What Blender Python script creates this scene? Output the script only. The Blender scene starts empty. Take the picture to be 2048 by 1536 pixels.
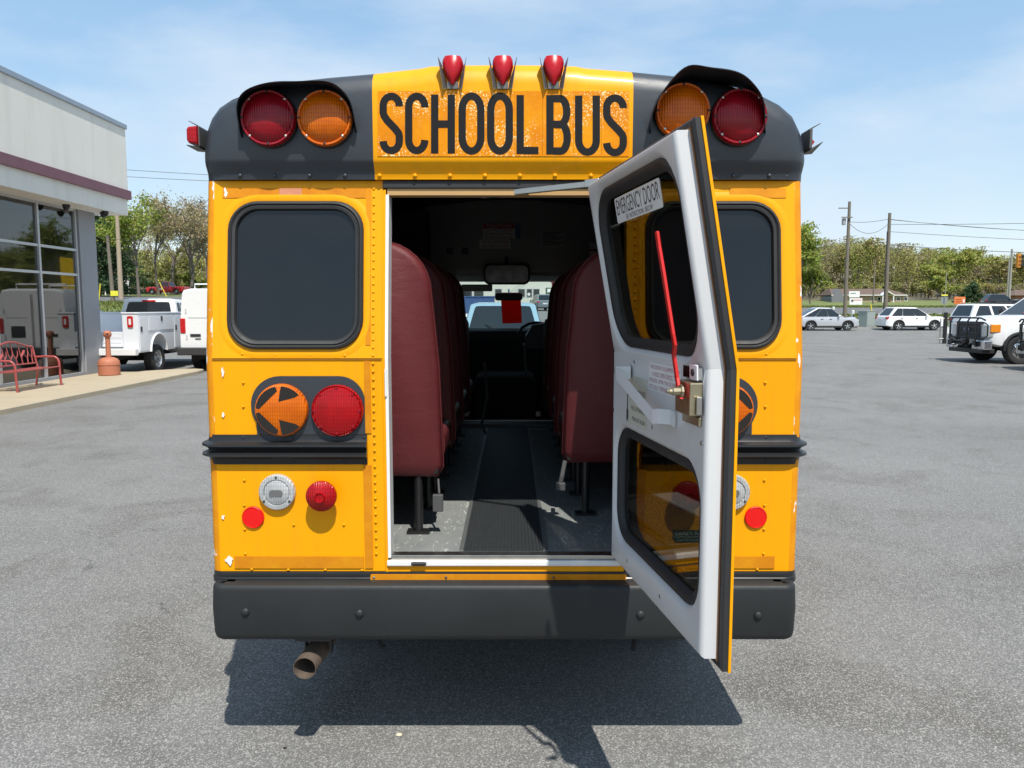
import bpy, bmesh, math, random
import numpy as np
from mathutils import Vector, Matrix
random.seed(11); rng = np.random.default_rng(5)
SC = bpy.context.scene
COL = SC.collection
R_ = math.radians
# ------------------------------------------------------------------ camera
F, CX, CY, CAMH, HOR = 1539.0, 1024.0, 768.0, 1.84, 615.0      # photo pixels (2048x1536)
PITCH = math.atan((CY - HOR) / F)
cam_d = bpy.data.cameras.new('camera'); cam = bpy.data.objects.new('camera', cam_d); COL.objects.link(cam)
cam_d.sensor_width = 36.0; cam_d.lens = 36.0 * F / 2048.0
cam_d.clip_start = 0.05; cam_d.clip_end = 4000
cam.location = (0, 0, CAMH); cam.rotation_euler = (math.pi / 2 - PITCH, 0, 0)
SC.camera = cam
SC.render.resolution_x, SC.render.resolution_y = 1024, 768
# ------------------------------------------------------------------ light
SUN = Vector((0.175, -0.56, 1.0)).normalized()
sun_d = bpy.data.lights.new('sun', 'SUN'); sun_d.energy = 4.4; sun_d.angle = R_(0.53); sun_d.color = (1.0, 0.955, 0.88)
sun = bpy.data.objects.new('sun', sun_d); COL.objects.link(sun)
sun.rotation_euler = SUN.to_track_quat('Z', 'Y').to_euler(); sun.location = (8, -20, 30)
world = bpy.data.worlds.new('World'); SC.world = world; world.use_nodes = True
wt = world.node_tree; wt.nodes.clear()
w_out = wt.nodes.new('ShaderNodeOutputWorld'); w_bg = wt.nodes.new('ShaderNodeBackground')
w_sky = wt.nodes.new('ShaderNodeTexSky'); w_sky.sky_type = 'NISHITA'; w_sky.sun_disc = False
w_sky.sun_elevation = math.asin(SUN.z); w_sky.sun_rotation = math.atan2(SUN.x, SUN.y)
w_sky.air_density = 1.0; w_sky.dust_density = 0.0; w_sky.ozone_density = 2.0
w_bg.inputs['Strength'].default_value = 0.138
# thin high cloud: the same soft noise all round the sky
w_tc = wt.nodes.new('ShaderNodeTexCoord'); w_map = wt.nodes.new('ShaderNodeMapping'); w_map.inputs['Scale'].default_value = (0.9, 1.7, 3.2); w_map.inputs['Rotation'].default_value = (0.25, 0.35, 0.5)
w_map.inputs['Location'].default_value = (0.3, 0.1, 0.2)
w_no = wt.nodes.new('ShaderNodeTexNoise'); w_no.inputs['Scale'].default_value = 2.1; w_no.inputs['Detail'].default_value = 7; w_no.inputs['Roughness'].default_value = 0.55
w_cr = wt.nodes.new('ShaderNodeValToRGB'); w_cr.color_ramp.elements[0].position = 0.40; w_cr.color_ramp.elements[1].position = 0.62
w_cr.color_ramp.elements[0].color = (0, 0, 0, 1); w_cr.color_ramp.elements[1].color = (0.70, 0.70, 0.70, 1)
w_mx = wt.nodes.new('ShaderNodeMix'); w_mx.data_type = 'RGBA'
w_mx.inputs['B'].default_value = (4.1, 4.7, 5.4, 1)
L = wt.links.new
L(w_tc.outputs['Generated'], w_map.inputs['Vector']); L(w_map.outputs[0], w_no.inputs['Vector']); L(w_no.outputs['Fac'], w_cr.inputs[0])
L(w_cr.outputs[0], w_mx.inputs['Factor']); w_ga = wt.nodes.new('ShaderNodeGamma'); w_ga.inputs['Gamma'].default_value = 0.36
w_hs = wt.nodes.new('ShaderNodeHueSaturation'); w_hs.inputs['Saturation'].default_value = 1.9; w_hs.inputs['Value'].default_value = 2.75
L(w_sky.outputs[0], w_ga.inputs['Color']); L(w_ga.outputs[0], w_hs.inputs['Color']); L(w_hs.outputs[0], w_mx.inputs['A']); L(w_mx.outputs['Result'], w_bg.inputs['Color']); L(w_bg.outputs[0], w_out.inputs[0])
SC.view_settings.view_transform = 'Standard'; SC.view_settings.look = 'None'; SC.view_settings.exposure = 0.40; SC.view_settings.gamma = 1.0
SC.view_settings.use_curve_mapping = False
try:
    SC.cycles.max_bounces = 10; SC.cycles.transparent_max_bounces = 24; SC.cycles.caustics_reflective = False; SC.cycles.caustics_refractive = False
except Exception: pass

# ------------------------------------------------------------------ pixel helpers
def ray(px, py):
    a = (px - CX) / F; b = (CY - py) / F
    return Vector((a, math.cos(PITCH) + b * math.sin(PITCH), -math.sin(PITCH) + b * math.cos(PITCH)))
def atY(px, py, Y):
    d = ray(px, py); return Vector((0, 0, CAMH)) + d * (Y / d.y)
def xat(px, Y): return (px - CX) / F * Y       # near eye level
def zat(py, Y): return CAMH + (HOR - py) / F * Y

# ------------------------------------------------------------------ materials
MATS = {}
def nodes_of(m):
    m.use_nodes = True; t = m.node_tree
    return t, t.nodes['Principled BSDF'], t.links.new
def tex(t, kind, scale, **kw):
    n = t.nodes.new(kind); n.inputs['Scale'].default_value = scale
    for k, v in kw.items():
        n.inputs[k].default_value = v
    return n
def pm(name, col, rough=0.5, metal=0.0, var=0.10, vs=6.0, bump=0.0, bs=60.0, coat=0.0, spec=0.5, rvar=0.12, emit=None):
    if name in MATS: return MATS[name]
    m = bpy.data.materials.new(name); t, b, l = nodes_of(m)
    tc = t.nodes.new('ShaderNodeTexCoord')
    n = tex(t, 'ShaderNodeTexNoise', vs, Detail=6.0, Roughness=0.6); l(tc.outputs['Object'], n.inputs['Vector'])
    mx = t.nodes.new('ShaderNodeMix'); mx.data_type = 'RGBA'
    mx.inputs['A'].default_value = (*[max(0, c * (1 - var)) for c in col], 1); mx.inputs['B'].default_value = (*[min(1, c * (1 + var)) for c in col], 1)
    l(n.outputs['Fac'], mx.inputs['Factor']); l(mx.outputs['Result'], b.inputs['Base Color'])
    if rvar:
        mr = t.nodes.new('ShaderNodeMapRange'); mr.inputs['To Min'].default_value = max(0.02, rough - rvar); mr.inputs['To Max'].default_value = min(1, rough + rvar)
        n2 = tex(t, 'ShaderNodeTexNoise', vs * 2.7, Detail=5.0); l(tc.outputs['Object'], n2.inputs['Vector'])
        l(n2.outputs['Fac'], mr.inputs['Value']); l(mr.outputs[0], b.inputs['Roughness'])
    else: b.inputs['Roughness'].default_value = rough
    b.inputs['Metallic'].default_value = metal; b.inputs['Coat Weight'].default_value = coat; b.inputs['Coat Roughness'].default_value = 0.06
    b.inputs['Specular IOR Level'].default_value = spec
    if bump:
        n3 = tex(t, 'ShaderNodeTexNoise', bs, Detail=4.0); l(tc.outputs['Object'], n3.inputs['Vector'])
        bp = t.nodes.new('ShaderNodeBump'); bp.inputs['Strength'].default_value = bump; bp.inputs['Distance'].default_value = 0.01
        l(n3.outputs['Fac'], bp.inputs['Height']); l(bp.outputs[0], b.inputs['Normal'])
    MATS[name] = m; return m
def ramp2(t, l, src, p0, p1, c0, c1):
    r = t.nodes.new('ShaderNodeValToRGB'); e = r.color_ramp.elements
    e[0].position, e[1].position = p0, p1; e[0].color = (*c0, 1); e[1].color = (*c1, 1); l(src, r.inputs[0]); return r
def mixc(t, l, fac, a, b, blend='MIX'):
    m = t.nodes.new('ShaderNodeMix'); m.data_type = 'RGBA'; m.blend_type = blend
    for k, v in (('Factor', fac), ('A', a), ('B', b)):
        if hasattr(v, 'links') or isinstance(v, bpy.types.NodeSocket): l(v, m.inputs[k])
        elif k == 'Factor': m.inputs[k].default_value = v
        else: m.inputs[k].default_value = (*v, 1)
    return m.outputs['Result']
def glass(name, tint, rough=0.03, ior=1.45):
    if name in MATS: return MATS[name]
    m = bpy.data.materials.new(name); m.use_nodes = True; t = m.node_tree; t.nodes.clear(); l = t.links.new
    o = t.nodes.new('ShaderNodeOutputMaterial'); mx = t.nodes.new('ShaderNodeMixShader'); fr = t.nodes.new('ShaderNodeFresnel'); fr.inputs['IOR'].default_value = ior
    ge = t.nodes.new('ShaderNodeNewGeometry'); mr = t.nodes.new('ShaderNodeMapRange'); mr.inputs['To Min'].default_value = ior; mr.inputs['To Max'].default_value = 1 / ior; l(ge.outputs['Backfacing'], mr.inputs['Value']); l(mr.outputs[0], fr.inputs['IOR'])
    tr = t.nodes.new('ShaderNodeBsdfTransparent'); tr.inputs['Color'].default_value = (*tint, 1)
    gl = t.nodes.new('ShaderNodeBsdfGlossy'); gl.inputs['Roughness'].default_value = rough; gl.inputs['Color'].default_value = (1, 1, 1, 1)
    l(fr.outputs[0], mx.inputs[0]); l(tr.outputs[0], mx.inputs[1]); l(gl.outputs[0], mx.inputs[2]); l(mx.outputs[0], o.inputs[0])
    MATS[name] = m; return m

def bus_yellow():
    m = bpy.data.materials.new('bus_yellow'); t, b, l = nodes_of(m); tc = t.nodes.new('ShaderNodeTexCoord')
    n = tex(t, 'ShaderNodeTexNoise', 3.0, Detail=8.0, Roughness=0.62); l(tc.outputs['Object'], n.inputs['Vector'])
    c = mixc(t, l, n.outputs['Fac'], (0.82, 0.325, 0.0), (0.87, 0.375, 0.0))
    # faint rain streaks running down, and dust specks
    mp = t.nodes.new('ShaderNodeMapping'); mp.inputs['Scale'].default_value = (26, 26, 0.9); l(tc.outputs['Object'], mp.inputs['Vector'])
    n2 = tex(t, 'ShaderNodeTexNoise', 1.0, Detail=5.0); l(mp.outputs[0], n2.inputs['Vector'])
    r2 = ramp2(t, l, n2.outputs['Fac'], 0.52, 0.80, (0, 0, 0), (0.26, 0.26, 0.26))
    c = mixc(t, l, r2.outputs[0], c, (0.50, 0.22, 0.02))
    l(c, b.inputs['Base Color']); b.inputs['Roughness'].default_value = 0.42; b.inputs['Specular IOR Level'].default_value = 0.2; b.inputs['Coat Weight'].default_value = 0.08; b.inputs['Coat Roughness'].default_value = 0.12
    n3 = tex(t, 'ShaderNodeTexNoise', 5.0, Detail=3.0); l(tc.outputs['Object'], n3.inputs['Vector'])
    bp = t.nodes.new('ShaderNodeBump'); bp.inputs['Strength'].default_value = 0.12; bp.inputs['Distance'].default_value = 0.02; l(n3.outputs['Fac'], bp.inputs['Height']); l(bp.outputs[0], b.inputs['Normal'])
    return m
def tape_mat(name, base, glint, chips):
    m = bpy.data.materials.new(name); t, b, l = nodes_of(m); tc = t.nodes.new('ShaderNodeTexCoord')
    n = tex(t, 'ShaderNodeTexNoise', 7.0, Detail=8.0, Roughness=0.7); l(tc.outputs['Object'], n.inputs['Vector'])
    c = mixc(t, l, ramp2(t, l, n.outputs['Fac'], 0.35, 0.7, (0, 0, 0), (1, 1, 1)).outputs[0], base, tuple(x * k for x, k in zip(base, (0.82, 0.62, 0.9))))
    if glint:     # glints of tiny prism cells, painted as pale spots into the base colour
        v = tex(t, 'ShaderNodeTexVoronoi', 250.0); l(tc.outputs['Object'], v.inputs['Vector'])
        sx = t.nodes.new('ShaderNodeSeparateXYZ'); l(v.outputs['Color'], sx.inputs[0])
        n4 = tex(t, 'ShaderNodeTexNoise', 5.5, Detail=3.0); l(tc.outputs['Object'], n4.inputs['Vector'])
        ad = t.nodes.new('ShaderNodeMath'); ad.operation = 'ADD'; l(sx.outputs[0], ad.inputs[0]); l(n4.outputs['Fac'], ad.inputs[1])
        g = ramp2(t, l, ad.outputs[0], 0.0, 1.0, (0, 0, 0), (0, 0, 0)); g.color_ramp.elements[0].position = 0.0
        mr = t.nodes.new('ShaderNodeMapRange'); mr.inputs['From Min'].default_value = 1.38; mr.inputs['From Max'].default_value = 1.58; l(ad.outputs[0], mr.inputs['Value'])
        c = mixc(t, l, mr.outputs[0], c, (0.98, 0.80, 0.42))
    if chips:     # paint flaked off to the white primer, with its own ragged shapes
        mp = t.nodes.new('ShaderNodeMapping'); mp.inputs['Scale'].default_value = (1.0, 1.0, 0.34); l(tc.outputs['Object'], mp.inputs['Vector'])
        n5 = tex(t, 'ShaderNodeTexNoise', 15.0, Detail=7.0, Roughness=0.55); l(mp.outputs[0], n5.inputs['Vector'])
        mr = t.nodes.new('ShaderNodeMapRange'); mr.inputs['From Min'].default_value = chips; mr.inputs['From Max'].default_value = chips + 0.012; l(n5.outputs['Fac'], mr.inputs['Value'])
        c = mixc(t, l, mr.outputs[0], c, (0.80, 0.79, 0.76))
    l(c, b.inputs['Base Color']); b.inputs['Roughness'].default_value = 0.45; b.inputs['Specular IOR Level'].default_value = 0.2
    bp = t.nodes.new('ShaderNodeBump'); bp.inputs['Strength'].default_value = 0.15; bp.inputs['Distance'].default_value = 0.004; l(n.outputs['Fac'], bp.inputs['Height']); l(bp.outputs[0], b.inputs['Normal'])
    return m
def lens_mat(name, col, dark):
    m = bpy.data.materials.new(name); t, b, l = nodes_of(m); tc = t.nodes.new('ShaderNodeTexCoord')
    w = tex(t, 'ShaderNodeTexWave', 34.0, Distortion=0.0); w.wave_type = 'BANDS'; w.bands_direction = 'X'; l(tc.outputs['Object'], w.inputs['Vector'])
    w2 = tex(t, 'ShaderNodeTexWave', 20.0, Distortion=0.6); w2.bands_direction = 'Z'; l(tc.outputs['Object'], w2.inputs['Vector'])
    n = tex(t, 'ShaderNodeTexNoise', 16.0, Detail=3.0); l(tc.outputs['Object'], n.inputs['Vector'])
    c = mixc(t, l, n.outputs['Fac'], dark, col)
    c = mixc(t, l, ramp2(t, l, w.outputs['Fac'], 0.2, 0.9, (0, 0, 0), (0.45, 0.45, 0.45)).outputs[0], c, dark)
    c = mixc(t, l, ramp2(t, l, w2.outputs['Fac'], 0.6, 0.95, (0, 0, 0), (0.35, 0.35, 0.35)).outputs[0], c, dark)
    l(c, b.inputs['Base Color']); b.inputs['Roughness'].default_value = 0.30; b.inputs['Specular IOR Level'].default_value = 0.25; b.inputs['Coat Weight'].default_value = 0.22; b.inputs['Coat Roughness'].default_value = 0.05
    b.inputs['Subsurface Weight'].default_value = 0.0
    bp = t.nodes.new('ShaderNodeBump'); bp.inputs['Strength'].default_value = 0.5; bp.inputs['Distance'].default_value = 0.004; l(w.outputs['Fac'], bp.inputs['Height']); l(bp.outputs[0], b.inputs['Normal'])
    return m
def asphalt(name, base, speck, cracks=True):
    m = bpy.data.materials.new(name); t, b, l = nodes_of(m); tc = t.nodes.new('ShaderNodeTexCoord'); P = tc.outputs['Object']
    big = tex(t, 'ShaderNodeTexNoise', 0.35, Detail=6.0, Roughness=0.6); l(P, big.inputs['Vector'])
    c = mixc(t, l, ramp2(t, l, big.outputs['Fac'], 0.3, 0.72, (0, 0, 0), (1, 1, 1)).outputs[0], tuple(x * 0.86 for x in base), tuple(x * 1.10 for x in base))
    mid = tex(t, 'ShaderNodeTexNoise', 2.6, Detail=8.0, Roughness=0.68); l(P, mid.inputs['Vector'])
    c = mixc(t, l, ramp2(t, l, mid.outputs['Fac'], 0.52, 0.74, (0, 0, 0), (0.38, 0.38, 0.38)).outputs[0], c, tuple(x * 0.52 for x in base))
    st = tex(t, 'ShaderNodeTexNoise', 0.9, Detail=7.0, Roughness=0.6); st.inputs['Distortion'].default_value = 0.8; l(P, st.inputs['Vector'])
    c = mixc(t, l, ramp2(t, l, st.outputs['Fac'], 0.50, 0.66, (0, 0, 0), (0.62, 0.62, 0.62)).outputs[0], c, tuple(x * k for x, k in zip(base, (0.50, 0.47, 0.42))))
    # long tyre-polished sweeps
    mp = t.nodes.new('ShaderNodeMapping'); mp.inputs['Rotation'].default_value = (0, 0, 0.5); mp.inputs['Scale'].default_value = (0.05, 0.6, 1); l(P, mp.inputs['Vector'])
    sw = tex(t, 'ShaderNodeTexNoise', 1.0, Detail=5.0, Distortion=0.6); l(mp.outputs[0], sw.inputs['Vector'])
    c = mixc(t, l, ramp2(t, l, sw.outputs['Fac'], 0.50, 0.62, (0, 0, 0), (0.25, 0.25, 0.25)).outputs[0], c, tuple(x * 0.66 for x in base))
    v = tex(t, 'ShaderNodeTexVoronoi', 175.0); l(P, v.inputs['Vector']); sx = t.nodes.new('ShaderNodeSeparateXYZ'); l(v.outputs['Color'], sx.inputs[0])
    c = mixc(t, l, ramp2(t, l, sx.outputs[0], 0.0, 0.5, (0.42, 0.42, 0.42), (0, 0, 0)).outputs[0], c, tuple(x * 0.28 for x in base))
    c = mixc(t, l, ramp2(t, l, sx.outputs[1], 0.60, 1.0, (0, 0, 0), (0.70, 0.70, 0.70)).outputs[0], c, speck)
    hgt = sx.outputs[0]
    if cracks:
        vd = t.nodes.new('ShaderNodeTexVoronoi'); vd.feature = 'DISTANCE_TO_EDGE'; vd.inputs['Scale'].default_value = 0.33
        wn = tex(t, 'ShaderNodeTexNoise', 1.6, Detail=6.0); l(P, wn.inputs['Vector'])
        va = t.nodes.new('ShaderNodeVectorMath'); va.operation = 'SCALE'; va.inputs['Scale'].default_value = 1.3; l(wn.outputs['Color'], va.inputs[0])
        vb = t.nodes.new('ShaderNodeVectorMath'); vb.operation = 'ADD'; l(P, vb.inputs[0]); l(va.outputs[0], vb.inputs[1]); l(vb.outputs[0], vd.inputs['Vector'])
        mr = t.nodes.new('ShaderNodeMapRange'); mr.inputs['From Min'].default_value = 0.0008; mr.inputs['From Max'].default_value = 0.0026; mr.inputs['To Min'].default_value = 0.5; mr.inputs['To Max'].default_value = 0.0
        l(vd.outputs['Distance'], mr.inputs['Value'])
        msk = tex(t, 'ShaderNodeTexNoise', 0.5, Detail=3.0); l(P, msk.inputs['Vector'])
        mm = t.nodes.new('ShaderNodeMath'); mm.operation = 'MULTIPLY'; l(mr.outputs[0], mm.inputs[0])
        l(ramp2(t, l, msk.outputs['Fac'], 0.52, 0.60, (0, 0, 0), (1, 1, 1)).outputs[0], mm.inputs[1])
        c = mixc(t, l, mm.outputs[0], c, (0.03, 0.03, 0.03))
    l(c, b.inputs['Base Color']); b.inputs['Roughness'].default_value = 0.88; b.inputs['Specular IOR Level'].default_value = 0.3
    bp = t.nodes.new('ShaderNodeBump'); bp.inputs['Strength'].default_value = 0.45; bp.inputs['Distance'].default_value = 0.006; l(hgt, bp.inputs['Height']); l(bp.outputs[0], b.inputs['Normal'])
    return m
def leaf_mat(name, col, trans=0.25):
    m = bpy.data.materials.new(name); t, b, l = nodes_of(m)
    g = t.nodes.new('ShaderNodeNewGeometry'); n = tex(t, 'ShaderNodeTexNoise', 0.9, Detail=4.0)
    tc = t.nodes.new('ShaderNodeTexCoord'); l(tc.outputs['Object'], n.inputs['Vector'])
    c = mixc(t, l, ramp2(t, l, g.outputs['Random Per Island'], 0, 1, (0, 0, 0), (1, 1, 1)).outputs[0], tuple(x * 0.62 for x in col), tuple(min(1, x * 1.35) for x in col))
    c = mixc(t, l, ramp2(t, l, n.outputs['Fac'], 0.35, 0.7, (0, 0, 0), (0.5, 0.5, 0.5)).outputs[0], c, tuple(x * k for x, k in zip(col, (1.25, 1.1, 0.7))))
    l(c, b.inputs['Base Color']); b.inputs['Roughness'].default_value = 0.75; b.inputs['Specular IOR Level'].default_value = 0.25
    tr = t.nodes.new('ShaderNodeBsdfTranslucent'); l(c, tr.inputs['Color'])
    mx = t.nodes.new('ShaderNodeMixShader'); mx.inputs[0].default_value = trans
    l(b.outputs[0], mx.inputs[1]); l(tr.outputs[0], mx.inputs[2]); l(mx.outputs[0], t.nodes['Material Output'].inputs[0])
    return m
def grass_mat():
    m = bpy.data.materials.new('grass_ground'); t, b, l = nodes_of(m); tc = t.nodes.new('ShaderNodeTexCoord'); P = tc.outputs['Object']
    n = tex(t, 'ShaderNodeTexNoise', 0.12, Detail=8.0, Roughness=0.7); l(P, n.inputs['Vector'])
    c = mixc(t, l, ramp2(t, l, n.outputs['Fac'], 0.3, 0.7, (0, 0, 0), (1, 1, 1)).outputs[0], (0.10, 0.13, 0.030), (0.19, 0.21, 0.060))
    n2 = tex(t, 'ShaderNodeTexNoise', 3.0, Detail=6.0); l(P, n2.inputs['Vector'])
    c = mixc(t, l, ramp2(t, l, n2.outputs['Fac'], 0.45, 0.7, (0, 0, 0), (0.5, 0.5, 0.5)).outputs[0], c, (0.06, 0.085, 0.02))
    l(c, b.inputs['Base Color']); b.inputs['Roughness'].default_value = 0.95
    return m
def ribbed_seat(name, col):
    m = pm(name, col, rough=0.42, var=0.12, vs=9, bump=0.25, bs=420, spec=0.3, rvar=0.08)
    t, b, l = nodes_of(m); tc = t.nodes.new('ShaderNodeTexCoord'); mp = t.nodes.new('ShaderNodeMapping'); mp.inputs['Scale'].default_value = (2.2, 2.2, 7.0); l(tc.outputs['Object'], mp.inputs['Vector'])
    n = tex(t, 'ShaderNodeTexNoise', 1.4, Detail=5.0, Distortion=0.7); l(mp.outputs[0], n.inputs['Vector']); bp = t.nodes.new('ShaderNodeBump'); bp.inputs['Strength'].default_value = 0.16; bp.inputs['Distance'].default_value = 0.02
    l(n.outputs['Fac'], bp.inputs['Height']); old = b.inputs['Normal'].links[0].from_node; l(old.outputs[0], bp.inputs['Normal']); l(bp.outputs[0], b.inputs['Normal'])
    return m

YEL = bus_yellow()
TAPE = tape_mat('reflective_tape', (0.66, 0.27, 0.008), False, 0)
TAPEC = tape_mat('reflective_tape_chipped', (0.72, 0.30, 0.006), False, 0.63)
SIGNM = tape_mat('reflective_sign_sheet', (0.76, 0.285, 0.0), True, 0)
BLKP = pm('black_cap_paint', (0.029, 0.035, 0.044), 0.45, var=0.30, vs=3, bump=0.1, bs=18, coat=0.12)
BLKG = pm('black_gloss', (0.014, 0.014, 0.0145), 0.36, var=0.3, coat=0.08, spec=0.4)
BUMP = pm('bumper_grey_paint', (0.0175, 0.0195, 0.0205), 0.55, var=0.42, vs=2.2, bump=0.10, bs=24, coat=0.0, spec=0.4)
RUB = pm('black_rubber', (0.022, 0.022, 0.023), 0.62, var=0.25, vs=12)
LETM = pm('sign_black', (0.014, 0.0135, 0.014), 0.6, spec=0.15, var=0.15, vs=10)
WHT = pm('white_paint', (0.76, 0.77, 0.78), 0.35, var=0.04, vs=5, coat=0.2)
WHTG = pm('door_liner_paint', (0.62, 0.615, 0.61), 0.42, var=0.05, vs=4, coat=0.1)
RED_L = lens_mat('red_lens', (0.60, 0.004, 0.008), (0.20, 0.001, 0.003))
RED_D = lens_mat('red_warning_lens', (0.46, 0.004, 0.014), (0.15, 0.002, 0.008))
AMB_L = lens_mat('amber_lens', (0.88, 0.20, 0.0), (0.42, 0.07, 0.0))
CLR_L = lens_mat('clear_lens', (0.62, 0.63, 0.62), (0.28, 0.29, 0.29))
REFL = pm('red_reflector', (0.72, 0.008, 0.006), 0.3, var=0.12, vs=60, bump=0.2, bs=300, coat=0.1, spec=0.3)
CHR = pm('chrome', (0.72, 0.72, 0.72), 0.14, metal=1.0, var=0.06)
ZINC = pm('zinc_steel', (0.48, 0.46, 0.42), 0.34, metal=1.0, var=0.15, vs=12)
BRASS = pm('zinc_yellow_steel', (0.42, 0.36, 0.24), 0.36, metal=0.9, var=0.25, vs=14)
RUST = pm('rusty_pipe', (0.13, 0.098, 0.075), 0.75, metal=0.4, var=0.45, vs=18, bump=0.3, bs=60)
REDH = pm('red_handle_paint', (0.66, 0.018, 0.016), 0.32, var=0.08, coat=0.4)
GLASSD = pm('privacy_glass', (0.010, 0.0105, 0.011), 0.05, var=0.2, rvar=0.03, spec=0.52)
DGL = glass('tinted_door_glass', (0.30, 0.31, 0.29))
TINT = glass('dark_side_glass', (0.22, 0.23, 0.23))
WSG = glass('windshield_glass', (0.70, 0.80, 0.79))
CARG = pm('car_glass', (0.012, 0.016, 0.018), 0.05, var=0.1, rvar=0.02, spec=0.9)
SEAT = ribbed_seat('maroon_vinyl', (0.118, 0.020, 0.022))
FLOORM = None
TYRE = pm('tyre_rubber', (0.020, 0.020, 0.021), 0.78, var=0.25, vs=14, bump=0.2, bs=60)
RIMM = pm('alloy_rim', (0.62, 0.63, 0.64), 0.28, metal=0.9, var=0.08)
DARKP = pm('dark_plastic', (0.022, 0.022, 0.024), 0.55, var=0.2)
UNDER = pm('underbody_black', (0.010, 0.010, 0.010), 0.85, var=0.3)
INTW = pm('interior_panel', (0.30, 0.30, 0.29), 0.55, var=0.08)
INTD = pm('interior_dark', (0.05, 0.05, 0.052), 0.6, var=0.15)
PALE = pm('pale_plastic', (0.70, 0.70, 0.68), 0.5, var=0.05)

# ------------------------------------------------------------------ mesh helpers
class MB:
    def __init__(s): s.v = []; s.f = []; s.m = []
    def add(s, vs, fs, m=0):
        o = len(s.v); s.v += [tuple(p) for p in vs]; s.f += [tuple(i + o for i in f) for f in fs]; s.m += [m] * len(fs); return s
    def box(s, x0, x1, y0, y1, z0, z1, m=0):
        return s.add([(x0, y0, z0), (x1, y0, z0), (x1, y1, z0), (x0, y1, z0), (x0, y0, z1), (x1, y0, z1), (x1, y1, z1), (x0, y1, z1)],
                     [(0, 3, 2, 1), (4, 5, 6, 7), (0, 1, 5, 4), (1, 2, 6, 5), (2, 3, 7, 6), (3, 0, 4, 7)], m)
    def hexa(s, b, t, m=0):
        return s.loops([b, t], m)
    def loops(s, Ls, m=0, caps=True, wrap=False, closed=True):
        n = len(Ls[0]); vs = [p for l in Ls for p in l]; fs = []
        K = len(Ls)
        for k in range(K if wrap else K - 1):
            a = k * n; b = ((k + 1) % K) * n
            for i in range(n if closed else n - 1):
                j = (i + 1) % n; fs.append((a + i, a + j, b + j, b + i))
        if caps and not wrap: fs += [tuple(range(n))[::-1], tuple((K - 1) * n + i for i in range(n))]
        return s.add(vs, fs, m)
    def tube(s, pts, r, n=8, m=0, caps=True, flat=None):
        pts = [Vector(p) for p in pts]; Ls = []; N = len(pts)
        rr = r if isinstance(r, (list, tuple)) else [r] * N
        up = None
        for i, p in enumerate(pts):
            d = (pts[min(i + 1, N - 1)] - pts[max(i - 1, 0)]).normalized()
            if up is None: up = Vector((0, 0, 1)) if abs(d.z) < 0.9 else Vector((1, 0, 0))
            a = d.cross(up).normalized(); up = a.cross(d).normalized()
            fa, fb = (1, 1) if flat is None else flat
            Ls.append([p + (a * math.cos(t) * fa + up * math.sin(t) * fb) * rr[i] for t in [2 * math.pi * k / n for k in range(n)]])
        return s.loops(Ls, m, caps)
    def lathe(s, c, ax, prof, n=20, m=0, caps=True):
        c = Vector(c); ax = Vector(ax).normalized(); a = ax.orthogonal().normalized(); b = ax.cross(a)
        return s.loops([[c + ax * h + (a * math.cos(t) + b * math.sin(t)) * max(r, 1e-4) for t in [2 * math.pi * k / n for k in range(n)]] for r, h in prof], m, caps)
    def build(s, name, mats, parent=None, smooth=None, bevel=0, seg=2, recalc=True):
        me = bpy.data.meshes.new(name); me.from_pydata(s.v, [], s.f)
        mats = mats if isinstance(mats, (list, tuple)) else [mats]
        for x in mats: me.materials.append(x)
        if len(mats) > 1: me.polygons.foreach_set('material_index', s.m)
        if recalc:
            bm = bmesh.new(); bm.from_mesh(me); bmesh.ops.recalc_face_normals(bm, faces=bm.faces); bm.to_mesh(me); bm.free()
        if smooth:
            me.polygons.foreach_set('use_smooth', [True] * len(me.polygons)); me.set_sharp_from_angle(angle=R_(smooth))
        me.update()
        o = bpy.data.objects.new(name, me); COL.objects.link(o)
        if parent is not None: o.parent = parent
        if bevel:
            b = o.modifiers.new('bevel', 'BEVEL'); b.width = bevel; b.segments = seg; b.limit_method = 'ANGLE'; b.angle_limit = R_(40)
        return o
def inst(name, me, loc, parent, rot=None, scale=None):
    o = bpy.data.objects.new(name, me); COL.objects.link(o); o.location = loc; o.parent = parent
    if rot is not None: o.rotation_euler = rot
    if scale is not None: o.scale = scale
    return o
def tag(o, label=None, cat=None, group=None, kind=None):
    for k, v in (('label', label), ('category', cat), ('group', group), ('kind', kind)):
        if v: o[k] = v
    return o
def thing(name, label, cat, loc=(0, 0, 0), rz=0.0, group=None):
    o = bpy.data.objects.new(name, None); COL.objects.link(o); o.location = loc; o.rotation_euler = (0, 0, rz); o.empty_display_size = 0.3
    return tag(o, label, cat, group)
def copy_tree(o, parent=None):
    c = o.copy(); COL.objects.link(c); c.parent = parent
    for ch in list(o.children): copy_tree(ch, c)
    return c
def rr(x0, z0, x1, z1, r, n=7):
    out = []
    for cx, cz, a0 in ((x1 - r, z1 - r, 0), (x0 + r, z1 - r, 90), (x0 + r, z0 + r, 180), (x1 - r, z0 + r, 270)):
        for k in range(n + 1):
            a = R_(a0 + 90 * k / n); out.append((cx + r * math.cos(a), cz + r * math.sin(a)))
    return out
def arc(cx, cz, rx, rz, a0, a1, n=10):
    return [(cx + rx * math.cos(R_(a0 + (a1 - a0) * k / n)), cz + rz * math.sin(R_(a0 + (a1 - a0) * k / n))) for k in range(n + 1)]
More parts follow.
